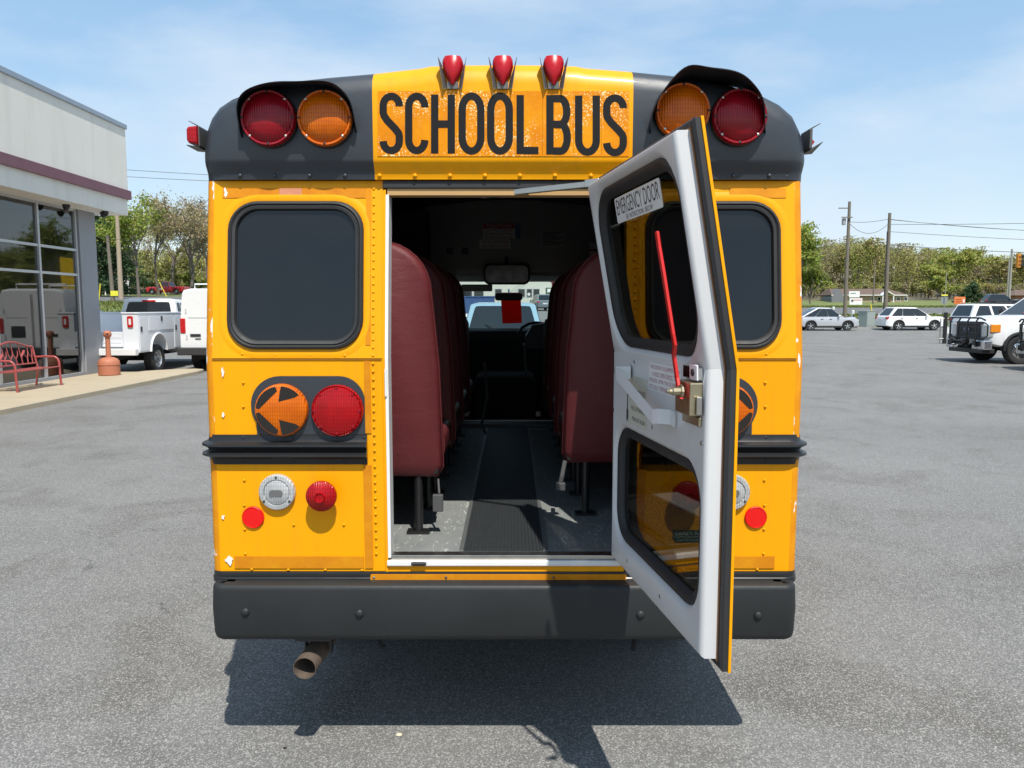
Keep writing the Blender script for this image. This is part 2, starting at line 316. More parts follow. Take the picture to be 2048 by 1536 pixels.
def ribbon(pts, w, closed=False):
    """2D centre line -> left and right edges"""
    N = len(pts); l, r = [], []
    for i in range(N):
        a = pts[(i - 1) % N if closed else max(i - 1, 0)]; b = pts[(i + 1) % N if closed else min(i + 1, N - 1)]
        dx, dz = b[0] - a[0], b[1] - a[1]; q = math.hypot(dx, dz) or 1; nx, nz = -dz / q, dx / q
        l.append((pts[i][0] + nx * w / 2, pts[i][1] + nz * w / 2)); r.append((pts[i][0] - nx * w / 2, pts[i][1] - nz * w / 2))
    return l, r
_txt = {}
def text2d(s):
    if s in _txt: return _txt[s]
    cu = bpy.data.curves.new('t', 'FONT'); cu.body = s; cu.resolution_u = 3
    o = bpy.data.objects.new('t', cu); COL.objects.link(o); dg = bpy.context.evaluated_depsgraph_get()
    me = bpy.data.meshes.new_from_object(o.evaluated_get(dg)); vs = [(v.co.x, v.co.y) for v in me.vertices]; fs = [tuple(p.vertices) for p in me.polygons]
    bpy.data.objects.remove(o); bpy.data.curves.remove(cu); bpy.data.meshes.remove(me)
    x0 = min(v[0] for v in vs); x1 = max(v[0] for v in vs); y0 = min(v[1] for v in vs); y1 = max(v[1] for v in vs)
    _txt[s] = ([((a - x0) / (x1 - x0), (b - y0) / (y1 - y0)) for a, b in vs], fs); return _txt[s]
def put_text(mb, s, o, ux, uy, m=0):
    o, ux, uy = Vector(o), Vector(ux), Vector(uy); vs, fs = text2d(s)
    mb.add([o + ux * a + uy * b for a, b in vs], fs, m)

# ------------------------------------------------------------------ terrain
YK = [(-80, 0), (20, 0), (26, 0.03), (58, 0.15), (68, 1.12), (86, 1.56), (112, 2.08), (200, 3.0), (300, 9.0), (420, 22.0), (700, 34.0), (1500, 36.0)]
def lerpk(K, v):
    if v <= K[0][0]: return K[0][1]
    for (a, za), (b, zb) in zip(K, K[1:]):
        if v <= b: return za + (zb - za) * (v - a) / (b - a)
    return K[-1][1]
def gz(x, y):
    z = lerpk(YK, y)
    if x < -14 and y > 30:       # left side climbs a little sooner
        z += min(1, (-14 - x) / 16) * lerpk([(30, 0), (50, 0.7), (70, 1.0), (112, 1.7), (200, 2.2), (1500, 2.2)], y)
    return z
GX = sorted(set([-1500, -700, -400, -250, -160, -110, -80, -60, -48, -40, -34, -30, -26, -22, -18, -14, -8, 0, 8, 14, 20, 30, 40, 55, 70, 90, 120, 160, 220, 300, 450, 800, 1500]))
GY = sorted(set([-80, -40, -10, 5, 12, 20, 26, 32, 38, 44, 50, 54, 58, 60, 62, 64, 66, 68, 72, 76, 80, 86, 94, 98, 104, 112, 125, 135, 140, 160, 180, 200, 225, 250, 275, 212, 300, 340, 380, 420, 500, 700, 1500]))
def sheet(name, test, dz, mat):
    mb = MB(); idx = {}
    for i in range(len(GX) - 1):
        for j in range(len(GY) - 1):
            if not test((GX[i] + GX[i + 1]) / 2, (GY[j] + GY[j + 1]) / 2): continue
            q = []
            for a, b in ((i, j), (i + 1, j), (i + 1, j + 1), (i, j + 1)):
                if (a, b) not in idx: idx[(a, b)] = len(mb.v); mb.v.append((GX[a], GY[b], gz(GX[a], GY[b]) + dz))
                q.append(idx[(a, b)])
            mb.f.append(tuple(q)); mb.m.append(0)
    return tag(mb.build(name, mat), kind='structure')
ASPH = asphalt('lot_asphalt', (0.168, 0.165, 0.158), (0.43, 0.42, 0.40))
ROAD = asphalt('road_asphalt', (0.135, 0.136, 0.140), (0.26, 0.26, 0.26), cracks=False)
sheet('ground', lambda x, y: True, 0.0, grass_mat())
sheet('parking_lot', lambda x, y: (abs(x) < 110 and y < 60) or (-18 < x < 20 and y < 104), 0.012, ASPH)
sheet('road', lambda x, y: (x > 20 and 72 < y < 98) or (x < -18 and 76 < y < 94), 0.016, ROAD)
sheet('woodland_floor', lambda x, y: y > 212 or (x < -25 and y > 135), 0.02, pm('leaf_litter', (0.11, 0.095, 0.055), 0.95, var=0.3, vs=0.2))
# pale edge line / kerb beyond the verge
mb = MB()
for x0, x1 in ((20, 55), (55, 120)):
    for yy in (71.0,):
        z = gz(30, yy)
        mb.box(x0, x1 - 0.02, yy, yy + 0.9, z - 0.1, z + 0.10)
tag(mb.build('kerb', pm('kerb_concrete', (0.42, 0.42, 0.40), 0.85)), kind='structure')

# ================================================================== SCHOOL BUS (local y = 0 at the rear wall, +y towards the front)
BY = 3.0
bus = thing('school_bus', 'yellow school bus seen from behind with its rear emergency door swung open', 'bus', (0, BY, 0))
XL, XR, XC, RC = -1.205, 1.145, -0.03, 0.035
ZK, SL, ZT, ZB = 1.642, 0.13, 2.335, 0.787
XO, XO2 = -0.487, 0.455
def ys(z): return SL * max(0.0, z - ZK)
def RW(x, z, off=0.0): return Vector((x, ys(z) - off, z))
def s2(px, py):
    p = atY(px, py, BY)
    if p.z > ZK:
        d = ray(px, py); t = (BY + SL * (CAMH - ZK)) / (d.y - SL * d.z); p = Vector((0, 0, CAMH)) + d * t
    return p.x, p.z
def bY(px, py, yl):
    p = atY(px, py, BY + yl); return Vector((p.x, yl, p.z))
def mir(x): return 2 * XC - x
def plate(loop, o0, o1, name, mat, parent=bus, bevel=0, smooth=None):
    m = MB(); m.loops([[RW(x, z, o0) for x, z in loop], [RW(x, z, o1) for x, z in loop]]); return m.build(name, mat, parent, bevel=bevel, smooth=smooth)
def box_loop(x0, z0, x1, z1): return [(x0, z0), (x1, z0), (x1, z1), (x0, z1)]

# ---- rear panels with window openings
wl = s2(457, 402); wr = s2(727, 699)
WX0, WX1, WZ1, WZ0 = wl[0], wr[0], wl[1], wr[1]
for side in (0, 1):
    fx = (lambda x: x) if side == 0 else mir
    xa, xb = (XL + RC, XO - 0.02) if side == 0 else (XO2 + 0.02, XR - RC)
    hx0, hx1 = sorted((fx(WX0), fx(WX1)))
    outer = rr(xa, ZK + 0.001, xb, ZT, 0.001); hole = rr(hx0 + 0.012, WZ0 + 0.012, hx1 - 0.012, WZ1 - 0.012, 0.105)
    m = MB(); m.loops([[RW(x, z, 0.002) for x, z in outer], [RW(x, z, 0.002) for x, z in hole], [RW(x, z, -0.03) for x, z in hole], [RW(x, z, -0.03) for x, z in outer]], wrap=True)
    up = m.build('rear_panel', YEL, bus)
    plate(box_loop(xa, ZB, xb, ZK - 0.001), 0.0, -0.03, 'rear_panel', YEL)
    # rolled corner post, taped
    m = MB(); Ls = []
    for z in (ZB, 1.2, ZK, 2.0, ZT):
        a = [(XL + RC - RC * math.sin(R_(t)), RC - RC * math.cos(R_(t))) for t in range(0, 91, 15)] if side == 0 else [(XR - RC + RC * math.sin(R_(t)), RC - RC * math.cos(R_(t))) for t in range(0, 91, 15)]
        a += [(a[-1][0], 0.13), (a[-1][0] + (0.02 if side == 0 else -0.02), 0.13), (a[0][0], 0.02)]
        Ls.append([Vector((x, y + ys(z), z)) for x, y in a])
    m.loops(Ls).build('corner_post', TAPEC, bus, smooth=40)
    # window: rubber gasket, inner bead, glass
    gk = MB(); pr = ((0.0, 0.001), (0.004, 0.016), (0.012, 0.020), (0.018, 0.013), (0.022, 0.018), (0.032, 0.015), (0.036, 0.004), (0.037, -0.012))
    gk.loops([[RW(x, z, o) for x, z in rr(hx0 + i, WZ0 + i, hx1 - i, WZ1 - i, 0.115 - i * 0.8)] for i, o in pr], caps=False)
    win = gk.build('rear_window', RUB, bus, smooth=50)
    m = MB(); m.loops([[RW(x, z, o) for x, z in rr(hx0 + 0.034, WZ0 + 0.034, hx1 - 0.034, WZ1 - 0.034, 0.085)] for o in (-0.001, -0.008)]); m.build('window_glass', GLASSD, win)
    # pressed rim round the window
    m = MB(); m.loops([[RW(x, z, o) for x, z in rr(hx0 - i, WZ0 - i, hx1 + i, WZ1 + i, 0.115 + i)] for i, o in ((0.034, 0.0022), (0.022, 0.0050), (0.010, 0.0058), (-0.002, 0.0025))], caps=False); m.build('window_rim', YEL, win, smooth=60)
# ---- tape strips and seams
def tape(x0, z0, x1, z1, mat=TAPE, both=True, o=0.0045):
    for k in ((0, 1) if both else (0,)):
        a, b = (x0, x1) if k == 0 else sorted((mir(x0), mir(x1)))
        plate(box_loop(a, z0, b, z1), o, 0.001, 'reflective_tape', mat)
xt0, zt0 = s2(446, 396); xt1, zt1 = s2(732, 377)
PINK = tape_mat('worn_pink_tape', (0.62, 0.30, 0.14), False, 0)
tape(xt0, zt0, s2(559, 390)[0], zt1); tape(s2(559.5, 390)[0], zt0, s2(604, 390)[0], zt1, PINK, False); tape(s2(604.5, 390)[0], zt0, xt1, zt1, TAPE, False)
tape(xt1 + 0.002, s2(730, 545)[1], xt1 + 0.022, zt1, TAPEC, True); tape(xt1 + 0.002, s2(730, 690)[1], xt1 + 0.022, s2(730, 547)[1] - 0.002, TAPE, True)
tape(s2(731, 866)[0], s2(731, 866)[1], s2(743, 866)[0], s2(731, 722)[1]); tape(s2(731, 1136)[0], s2(731, 1136)[1], s2(743, 930)[0], s2(731, 930)[1])
tape(s2(470, 1136)[0], s2(470, 1136)[1], s2(728, 1136)[0], s2(470, 1112)[1])
CHIP = pm('bare_primer', (0.80, 0.79, 0.77), 0.6, var=0.06)
def chip(px, py, w, h, n=17, o=0.0052):
    x, z = s2(px, py); s = 0.00196
    plate([(x + math.cos(2 * math.pi * k / n) * w * s / 2 * random.uniform(0.35, 1.15), z + math.sin(2 * math.pi * k / n) * h * s / 2 * random.uniform(0.4, 1.15)) for k in range(n)], o, 0.002, 'paint_chip', CHIP)
for a in ((459, 1121, 16, 24), (447, 1034, 6, 12), (447, 830, 6, 14), (446, 745, 6, 22), (452, 385, 8, 20)): chip(*a)
# horizontal seam between upper and lower sheet
for x0, x1 in ((XL + RC, XO - 0.022), (XO2 + 0.022, XR - RC)):
    m = MB(); m.box(x0, x1, -0.0045, -0.001, ZK - 0.0045, ZK - 0.001); m.build('panel_seam', pm('seam_shadow', (0.30, 0.12, 0.004), 0.6), bus)
# ---- door frame
m = MB(); Ls = []
for z in (ZB, ZK, 2.30): Ls.append([Vector((XO - 0.019, ys(z) - 0.006, z)), Vector((XO - 0.008, ys(z) - 0.008, z)), Vector((XO - 0.008, ys(z) + 0.05, z)), Vector((XO - 0.019, ys(z) + 0.05, z))])
m.loops(Ls).build('door_jamb', YEL, bus)
m = MB(); Ls = []
for z in (0.845, ZK, 2.28): Ls.append([Vector((XO - 0.0075, ys(z) - 0.010, z)), Vector((XO + 0.004, ys(z) - 0.009, z)), Vector((XO + 0.004, ys(z) + 0.07, z)), Vector((XO - 0.0075, ys(z) + 0.07, z))])
m.loops(Ls).build('door_jamb', pm('scuffed_white_jamb', (0.76, 0.76, 0.74), 0.45, var=0.12, vs=14), bus)
m = MB(); Ls = []
for z in (ZB, ZK, 2.30): Ls.append([Vector((XO2 - 0.006, ys(z) - 0.004, z)), Vector((XO2 + 0.019, ys(z) - 0.004, z)), Vector((XO2 + 0.019, ys(z) + 0.06, z)), Vector((XO2 - 0.006, ys(z) + 0.06, z))])
m.loops(Ls).build('door_jamb', YEL, bus)
m = MB(); m.box(XO - 0.0195, XO2 + 0.0195, ys(2.3) - 0.012, ys(2.3) + 0.05, 2.304, 2.334); m.build('header_seal', RUB, bus, bevel=0.004)
m = MB(); m.box(XO - 0.003, XO2 + 0.003, ys(2.3) - 0.005, ys(2.3) + 0.06, 2.279, 2.3035); m.build('door_header', pm('header_beige', (0.50, 0.30, 0.12), 0.5), bus)
m = MB(); m.box(XO - 0.019, XO2 + 0.019, -0.004, 0.05, ZB, 0.811); m.build('sill_skirt', YEL, bus)
m = MB(); m.box(XO - 0.012, XO2 + 0.012, -0.016, 0.055, 0.8115, 0.834); m.build('door_sill', pm('scuffed_white_sill', (0.76, 0.76, 0.74), 0.45, var=0.14, vs=12), bus, bevel=0.004)
m = MB(); m.box(XO + 0.004, XO2 - 0.006, 0.0, 0.05, 0.8345, 0.852); m.build('threshold_strip', ZINC, bus, bevel=0.002)
m = MB(); m.lathe((XO + 0.115, -0.017, 0.823), (1, 0, 0), ((0.007, -0.03), (0.007, 0.03)), 8); m.box(XO + 0.09, XO + 0.14, -0.022, -0.016, 0.8145, 0.831); m.build('striker_catch', DARKP, bus, bevel=0.002)
m = MB(); m.loops([[Vector((x, y, z)) for x, z in rr(XO - 0.009, s2(0, 792)[1], XO - 0.0005, s2(0, 737)[1], 0.004, 3)] for y in (-0.016, -0.010)]); m.build('strike_plate', PALE, bus)
# ---- rivets
rm = MB(); rm.lathe((0, 0, 0), (0, -1, 0), ((0.0058, 0), (0.0056, 0.0015), (0.0042, 0.0032), (0.0016, 0.0042)), 8); ro = rm.build('rivet', YEL, bus, smooth=60); RIV = ro.data; ro.location = RW(*s2(748, 378), 0.002)
rb = MB(); rb.lathe((0, 0, 0), (0, -1, 0), ((0.0085, 0), (0.008, 0.003), (0.006, 0.0055), (0.002, 0.007)), 10); rbo = rb.build('rivet', BLKP, bus, smooth=60); RIVB = rbo.data
ry = RIV.copy(); 
xr_ = s2(748, 378)[0]
for k in range(1, 47):
    z = s2(748, 378 + 15.85 * k)[1]
    inst('rivet', RIV, RW(xr_, z, 0.002), bus)
for k in range(0, 47, 1):
    z = s2(748, 378 + 15.85 * k)[1]; inst('rivet', RIV, RW(mir(xr_), z, 0.002), bus)
PTS = [(485, 717), (552, 718), (621, 719), (690, 720), (487, 765), (487, 813), (489, 960), (489, 1010), (490, 1058), (491, 1107), (504, 1138), (577, 1139), (651, 1139), (724, 1140), (588, 1049), (688, 1049)]
for px, py in PTS:
    x, z = s2(px, py - (9 if 715 < py < 722 else 0)); inst('rivet', RIV, RW(x, z, 0.002), bus)
    if px not in (588, 688): inst('rivet', RIV, RW(mir(x), z, 0.002), bus)

# ---- wrap-round mouldings (bumper, black trim, rub rail)
def wrap(prof, segs, ry=0.0, r=0.07, side_y=0.55):
    """segs: list of plan points with outward normals"""
    m = MB(); m.loops([[Vector((x + nx * o, y + ny * o, z)) for o, z in prof] for x, y, nx, ny in segs]); return m
def plan(xl, xr, ry, r, left=True, right=True, side_y=0.55):
    s = []
    if left:
        s.append((xl, side_y, -1, 0))
        for t in range(90, -1, -15): s.append((xl + r - r * math.sin(R_(t)), ry + r - r * math.cos(R_(t)), -math.sin(R_(t)), -math.cos(R_(t))))
    else: s.append((xl, ry, 0, -1))
    if right:
        for t in range(0, 91, 15): s.append((xr - r + r * math.sin(R_(t)), ry + r - r * math.cos(R_(t)), math.sin(R_(t)), -math.cos(R_(t))))
        s.append((xr, side_y, 1, 0))
    else: s.append((xr, ry, 0, -1))
    return s
bprof = [(-0.082, 0.757), (-0.012, 0.757), (-0.003, 0.751), (0.0, 0.738), (0.004, 0.66), (0.0, 0.56), (-0.006, 0.541), (-0.018, 0.532), (-0.082, 0.531)]
bumper = wrap(bprof, plan(XL + 0.02, XR - 0.022, -0.085, 0.05)).build('bumper', BUMP, bus, smooth=50)
for px, py in ((491, 1224), (719, 1227), (1281, 1229), (1516, 1231)):
    p = bY(px, py, -0.088); m = MB(); m.lathe((p.x, -0.087, p.z), (0, -1, 0), ((0.017, 0), (0.0165, 0.005), (0.012, 0.010), (0.005, 0.0125)), 14); m.build('bumper_bolt', BUMP, bumper, smooth=60)
tp = [(-0.02, 0.786), (0.004, 0.786), (0.006, 0.781), (0.006, 0.765), (0.010, 0.760), (0.010, 0.742), (-0.02, 0.742)]
trim = wrap(tp, plan(XL, XR, -0.004, 0.055)).build('lower_trim', BLKG, bus, smooth=30)
x0 = bY(741, 1156, -0.016).x; x1 = bY(1252, 1156, -0.016).x
m = MB(); m.loops([[Vector((x, y, z)) for x, z in rr(x0, 0.751, x1, 0.7795, 0.006, 3)] for y in (-0.0185, -0.0145)]); st = m.build('reflective_strip', TAPE, bus)
for px, mt in ((748, CHR), (892, RUST), (1107, RUST)):
    m = MB(); m.lathe((bY(px, 1155, -0.018).x, -0.018, 0.767), (0, -1, 0), ((0.006, 0), (0.005, 0.003), (0.002, 0.004)), 8); m.build('strip_screw', mt, st)
zr1, zr0 = s2(600, 869)[1], s2(600, 928)[1]; hr = zr1 - zr0
rp = [(-0.004, zr1), (0.006, zr1), (0.009, zr1 - hr * 0.2), (0.014, zr1 - hr * 0.24), (0.033, zr1 - hr * 0.30), (0.035, zr1 - hr * 0.37), (0.014, zr1 - hr * 0.47), (0.010, zr1 - hr * 0.52), (0.014, zr1 - hr * 0.57),
      (0.034, zr1 - hr * 0.64), (0.035, zr1 - hr * 0.70), (0.013, zr1 - hr * 0.78), (0.008, zr1 - hr * 0.82), (0.006, zr0), (-0.004, zr0)]
xe = s2(735, 900)[0]
for lf in (True, False):
    rail = wrap(rp, plan(XL, xe, -0.001, 0.055, True, False) if lf else plan(mir(xe), XR, -0.001, 0.055, False, True)).build('rub_rail', BLKG, bus, smooth=40)
    for px, py in ((487, 875), (588, 875), (730, 875), (487, 924), (588, 924), (687, 924), (730, 924)):
        x, z = s2(px, py); m = MB(); x = x if lf else mir(x)
        m.lathe((x, -0.0065, z), (0, -1, 0), ((0.0065, 0), (0.006, 0.002), (0.003, 0.004)), 8); m.build('rail_rivet', BLKG, rail, smooth=60)
# ---- tail lamps
DARKARROW = pm('arrow_mask_black', (0.014, 0.010, 0.007), 0.35, coat=0.1)
def lamp(name, x, z, r, y0, prof, mat, parent=bus, n=36):
    """prof: (radius share, depth)"""
    m = MB(); m.lathe((x, y0, z), (0, -1, 0), [(r * a, d) for a, d in prof], n); return m.build(name, mat, parent, smooth=35)
def tail_cluster(f):
    # black backing plate, flat at the bottom where it meets the rub rail
    a0 = s2(505, 866); a1 = s2(729, 752); x0, x1 = a0[0], a1[0]; z0, z1 = s2(600, 868)[1], a1[1]; rad = 0.10
    lp = [(x0 + 0.02, z0), (x1, z0)] + [(x1, z1 - rad)] + arc(x1 - rad, z1 - rad, rad, rad, 0, 90, 8)[1:] + arc(x0 + 0.115, z1 - 0.115, 0.115, 0.115, 90, 215, 12)
    lp = [(f(x), z) for x, z in lp]
    bp_ = plate(lp, 0.008, 0.001, 'lamp_backing_plate', BLKP)
    (xa, za), (xb, zb) = s2(566, 819), s2(677, 820); ra, rb_ = 0.1035, 0.1015
    prof = ((1.0, 0), (1.0, 0.014), (0.965, 0.022), (0.93, 0.019), (0.90, 0.024), (0.55, 0.033), (0.15, 0.036), (0.02, 0.036))
    ar = lamp('arrow_lamp', f(xa), za, ra, -0.008, ((1.0, 0), (1.0, 0.014), (0.965, 0.024), (0.93, 0.026), (0.90, 0.028), (0.02, 0.028)), AMB_L)
    # black mask leaving the arrow clear
    mk = MB(); sg = 1 if f(1) == 1 else -1
    def dome(u, v):   # share of radius -> point just above the lens
        d = 0.0290
        return (f(xa) + sg * u * ra, -0.008 - d, za + v * ra)
    def sect(a0, a1, inner):
        pts = [(0.925 * math.cos(R_(a0 + (a1 - a0) * k / 8)), 0.925 * math.sin(R_(a0 + (a1 - a0) * k / 8))) for k in range(9)]
        base = inner; vs = [dome(*p) for p in pts] + [dome(*p) for p in base]
        mk.add(vs, [tuple(range(len(vs)))])
    sect(174, 100, [(-0.10, 0.74), (-0.80, 0.06)]); sect(186, 260, [(-0.10, -0.74), (-0.80, -0.06)])
    sect(87, 40, [(0.55, 0.50), (-0.06, 0.34), (0.0, 0.70)]); sect(273, 320, [(0.55, -0.50), (-0.06, -0.34), (0.0, -0.70)])
    mk.build('arrow_mask', DARKARROW, ar, recalc=False)
    rl = lamp('stop_lamp', f(xb), zb, rb_, -0.008, prof, RED_L)
    for host, hx, hz, hr_ in ((ar, f(xa), za, ra), (rl, f(xb), zb, rb_)):
        for k in range(8):
            t = R_(45 * k + 0); m = MB(); m.lathe((hx + 0.865 * hr_ * math.cos(t), -0.029, hz + 0.865 * hr_ * math.sin(t)), (0, -1, 0), ((0.0075, 0), (0.007, 0.005), (0.003, 0.006)), 8); m.build('lens_screw', AMB_L if host is ar else RED_D, host)
    x, z = s2(556, 983); bk = lamp('reversing_lamp', f(x), z, 0.072, -0.001, ((1, 0), (1, 0.014), (0.94, 0.020), (0.74, 0.021), (0.70, 0.016), (0.66, 0.020), (0.3, 0.028), (0.02, 0.029)), CLR_L)
    m = MB(); lp = rr(f(x) - 0.026, z - 0.013, f(x) + 0.026, z + 0.013, 0.0125, 5); m.loops([[Vector((a, y, b)) for a, b in lp] for y in (-0.0315, -0.026)]); m.build('lamp_bulb_mark', pm('bulb_dark', (0.13, 0.13, 0.13), 0.4), bk)
    for t in (90, 215, 325):
        m = MB(); m.lathe((f(x) + 0.061 * math.cos(R_(t)), -0.021, z + 0.061 * math.sin(R_(t))), (0, -1, 0), ((0.005, 0), (0.004, 0.003), (0.002, 0.0035)), 8); m.build('lens_screw', DARKP, bk)
    x, z = s2(649, 986); lamp('turn_lamp', f(x), z, 0.060, -0.001, ((0.55, 0), (0.60, 0.020), (1.0, 0.042), (1.0, 0.056), (0.95, 0.060), (0.35, 0.074), (0.30, 0.082), (0.26, 0.078), (0.05, 0.078)), RED_L)
    x, z = s2(507, 1034); lamp('reflector', f(x), z, 0.044, -0.001, ((1, 0), (1, 0.006), (0.93, 0.009), (0.9, 0.007), (0.02, 0.0072)), REFL)
tail_cluster(lambda x: x); tail_cluster(mir)

# ---- roof end cap: lofted across the bus
CAPF = 0.035
top_px = [(413, 300), (413.6, 283), (415, 262), (420, 243), (432, 224), (450, 205), (475, 189), (520, 172), (580, 157), (660, 148), (751.9, 140), (752.1, 140), (845, 129), (862, 125), (930, 123), (1000, 122), (1090, 123), (1150, 125), (1170, 129),
          (1259.9, 136), (1260.1, 136), (1360, 146), (1440, 160), (1510, 180), (1548, 200), (1575, 222), (1592, 248), (1601, 270), (1605, 290), (1606, 305)]
ZF, ZFL, ZCB = 2.402, 2.372, 2.337
st_ = [(atY(px, py, BY + 0.13).x, atY(px, py, BY + 0.08).z) for px, py in top_px]
xe0, xe1 = st_[0][0], st_[-1][0]
def cap_sec(x, zt):
    e = min(x - xe0, xe1 - x); r = 0.11; q = max(0.0, 1 - e / r); yo = 0.09 * (1 - math.sqrt(max(0, 1 - q * q)))
    yf = CAPF + yo; k = max(0.02, min(1.0, (zt - ZF) / 0.13))
    return [(0.45, zt), (yf + 0.12, zt), (yf + 0.075, zt - 0.006 * k), (yf + 0.035, zt - 0.022 * k), (yf + 0.010, zt - 0.05 * k), (yf, zt - 0.095 * k), (yf, (zt - 0.095 * k + ZF) / 2), (yf + 0.0005, ZF + 0.008), (yf + 0.004, ZF - 0.004),
            (yf + 0.022, ZFL), (yf + 0.026, ZFL - 0.006), (yf + 0.030, ZCB), (0.15, ZCB)]
m = MB(); secs = [[Vector((x, y, z)) for y, z in cap_sec(x, zt)] for x, zt in st_]
n = len(secs[0]); vs = [p for s in secs for p in s]; fs = []; mi = []
for k in range(len(secs) - 1):
    xm = (st_[k][0] + st_[k + 1][0]) / 2; px = CX + xm / atY(1124, 230, BY + 0.13).x * 100
    for i in range(n - 1):
        fs.append((k * n + i, k * n + i + 1, (k + 1) * n + i + 1, (k + 1) * n + i)); mi.append(0 if 752 < px < 1260 else 1)
fs += [tuple(range(n)), tuple((len(secs) - 1) * n + i for i in range(n))]; mi += [1, 1]
m.v = [tuple(p) for p in vs]; m.f = fs; m.m = mi
cap = m.build('roof_end_cap', [YEL, BLKP], bus, smooth=42)
for px in (444, 480, 549, 619, 690): inst('rivet', RIVB, (bY(px, 355, 0.06).x, 0.062 + (0.012 if px < 450 else 0), 2.351), bus)
for px in (1467, 1539, 1575): inst('rivet', RIVB, (bY(px, 352, 0.06).x, 0.062 + (0.012 if px > 1560 else 0), 2.351), bus)
rbo.location = (bY(1400, 352, 0.06).x, 0.062, 2.351)
cy_ = RIVB.copy(); cy_.materials.clear(); cy_.materials.append(YEL)
for px in (759, 830, 900, 970, 1040, 1110, 1182): inst('rivet', cy_, (bY(px, 356, 0.06).x, 0.062, 2.351), bus)
# sign: nine reflective tiles, each with its letter
TX = [755, 808, 860, 913, 971.5, 1029.5, 1085, 1146.5, 1203, 1258]
def cp(px, py, o): q = bY(px, py, CAPF - o); return q
def letter_strokes(ch, x0, y0, x1, y1, w):
    h = w / 2; a, b, c, d = x0 + h, y0 + h * 0.95, x1 - h, y1 - h * 0.95; cx = (a + c) / 2; rx = (c - a) / 2; out = []
    if ch == 'O': out.append((arc(cx, b + rx * 1.45, rx, rx * 1.45, 180, 360, 14) + arc(cx, d - rx * 1.45, rx, rx * 1.45, 0, 180, 14), True))
    elif ch == 'U': out.append(([(c, y0), (c, d - rx * 1.3)] + arc(cx, d - rx * 1.3, rx, rx * 1.3, 0, 180, 14)[1:] + [(a, y0)], False))
    elif ch == 'C': out.append(([(c, b + 22)] + arc(cx, b + rx * 1.3, rx, rx * 1.3, 360, 180, 14) + arc(cx, d - rx * 1.3, rx, rx * 1.3, 180, 0, 14) + [(c, d - 20)], False))
    elif ch == 'S':
        m1 = b + (d - b) * 0.30; m2 = d - (d - b) * 0.27
        P = [(c, b + 20)] + arc(cx, b + rx * 1.15, rx, rx * 1.15, 360, 180, 12) + [(a, m1)] + [(a + 0.05 * (c - a), m1 + (m2 - m1) * 0.13), (a + 0.25 * (c - a), m1 + (m2 - m1) * 0.34), (a + 0.75 * (c - a), m1 + (m2 - m1) * 0.70), (a + 0.95 * (c - a), m1 + (m2 - m1) * 0.88), (c, m2)] + arc(cx, d - rx * 1.15, rx, rx * 1.15, 0, 180, 12) + [(a, d - 18)]
        out.append((P, False))
    elif ch == 'H':
        my = (y0 + y1) / 2; out += [([(a, y0), (a, y1)], False), ([(c, y0), (c, y1)], False), ([(a + h * 0.98, my), (c - h * 0.98, my)], False)]
    elif ch == 'L': out += [([(a, y0), (a, y1)], False), ([(a + h * 0.98, d), (x1, d)], False)]
    elif ch == 'B':
        my = (y0 + y1) / 2 - 1; r1 = (my - b) / 2; r2 = (d - my) / 2; q = rx * 0.75
        out += [([(a, y0), (a, y1)], False), ([(a + h * 0.98, b), (c - q - 1, b)] + arc(c - q - 1, (b + my) / 2, q, r1, -90, 90, 12)[1:] + [(a + h * 0.98, my)], False),
                ([(a + h * 1.5, my + 0.4), (c - q, my + 0.4)] + arc(c - q, (d + my) / 2, q, r2, -90, 90, 12)[1:] + [(a + h * 0.98, d)], False)]
    return out
LB = [('S', 759, 185.5, 806, 308), ('C', 810, 185.5, 857, 308), ('H', 862, 189, 910, 307), ('O', 917, 185, 969, 309), ('O', 974, 185, 1026, 309), ('L', 1033, 190, 1077, 308), ('B', 1092.5, 190, 1142, 309), ('U', 1150, 191, 1200, 311), ('S', 1206, 189, 1254, 312)]
for k, (ch, x0, y0, x1, y1) in enumerate(LB):
    a, b = TX[k] + 0.25, TX[k + 1] - 0.25
    m = MB(); m.loops([[cp(px, py, o) for px, py in ((a, 182), (b, 182), (b, 312.5), (a, 312.5))] for o in (0.0006, 0.0022)]); tile = m.build('sign_tile', SIGNM, bus)
    m = MB(); lev = 0.0030
    for pts, closed in letter_strokes(ch, x0, y0, x1, y1, 14.8):
        l, r = ribbon(pts, 14.8, closed); N = len(l)
        vs = [cp(*p, lev) for p in l] + [cp(*p, lev) for p in r]
        m.add(vs, [(i, (i + 1) % N, N + (i + 1) % N, N + i) for i in range(N if closed else N - 1)]); lev += 0.0002
    m.build('letter', LETM, tile)
# warning lights with hoods
wprof = ((1.0, 0), (1.0, 0.018), (0.965, 0.026), (0.90, 0.024), (0.885, 0.019), (0.84, 0.024), (0.55, 0.038), (0.2, 0.043), (0.02, 0.044))
for px, py, mt in ((541, 240, RED_D), (653, 240, AMB_L), (1362, 226, AMB_L), (1475, 237, RED_D)):
    p = bY(px, py, CAPF); r = 0.104
    lamp('warning_light_base', p.x, p.z, r * 1.035, CAPF + 0.002, ((1, 0), (1, 0.016), (0.97, 0.020), (0.5, 0.020)), BLKG)
    wl_ = lamp('warning_light', p.x, p.z, r, CAPF - 0.016, wprof, mt)
    for k in range(8):
        t = R_(45 * k); m = MB(); m.lathe((p.x + 0.925 * r * math.cos(t), CAPF - 0.0405, p.z + 0.925 * r * math.sin(t)), (0, -1, 0), ((0.0052, 0), (0.0048, 0.002), (0.002, 0.003)), 8)
        m.build('lens_screw', ZINC if k % 2 else DARKP, wl_)
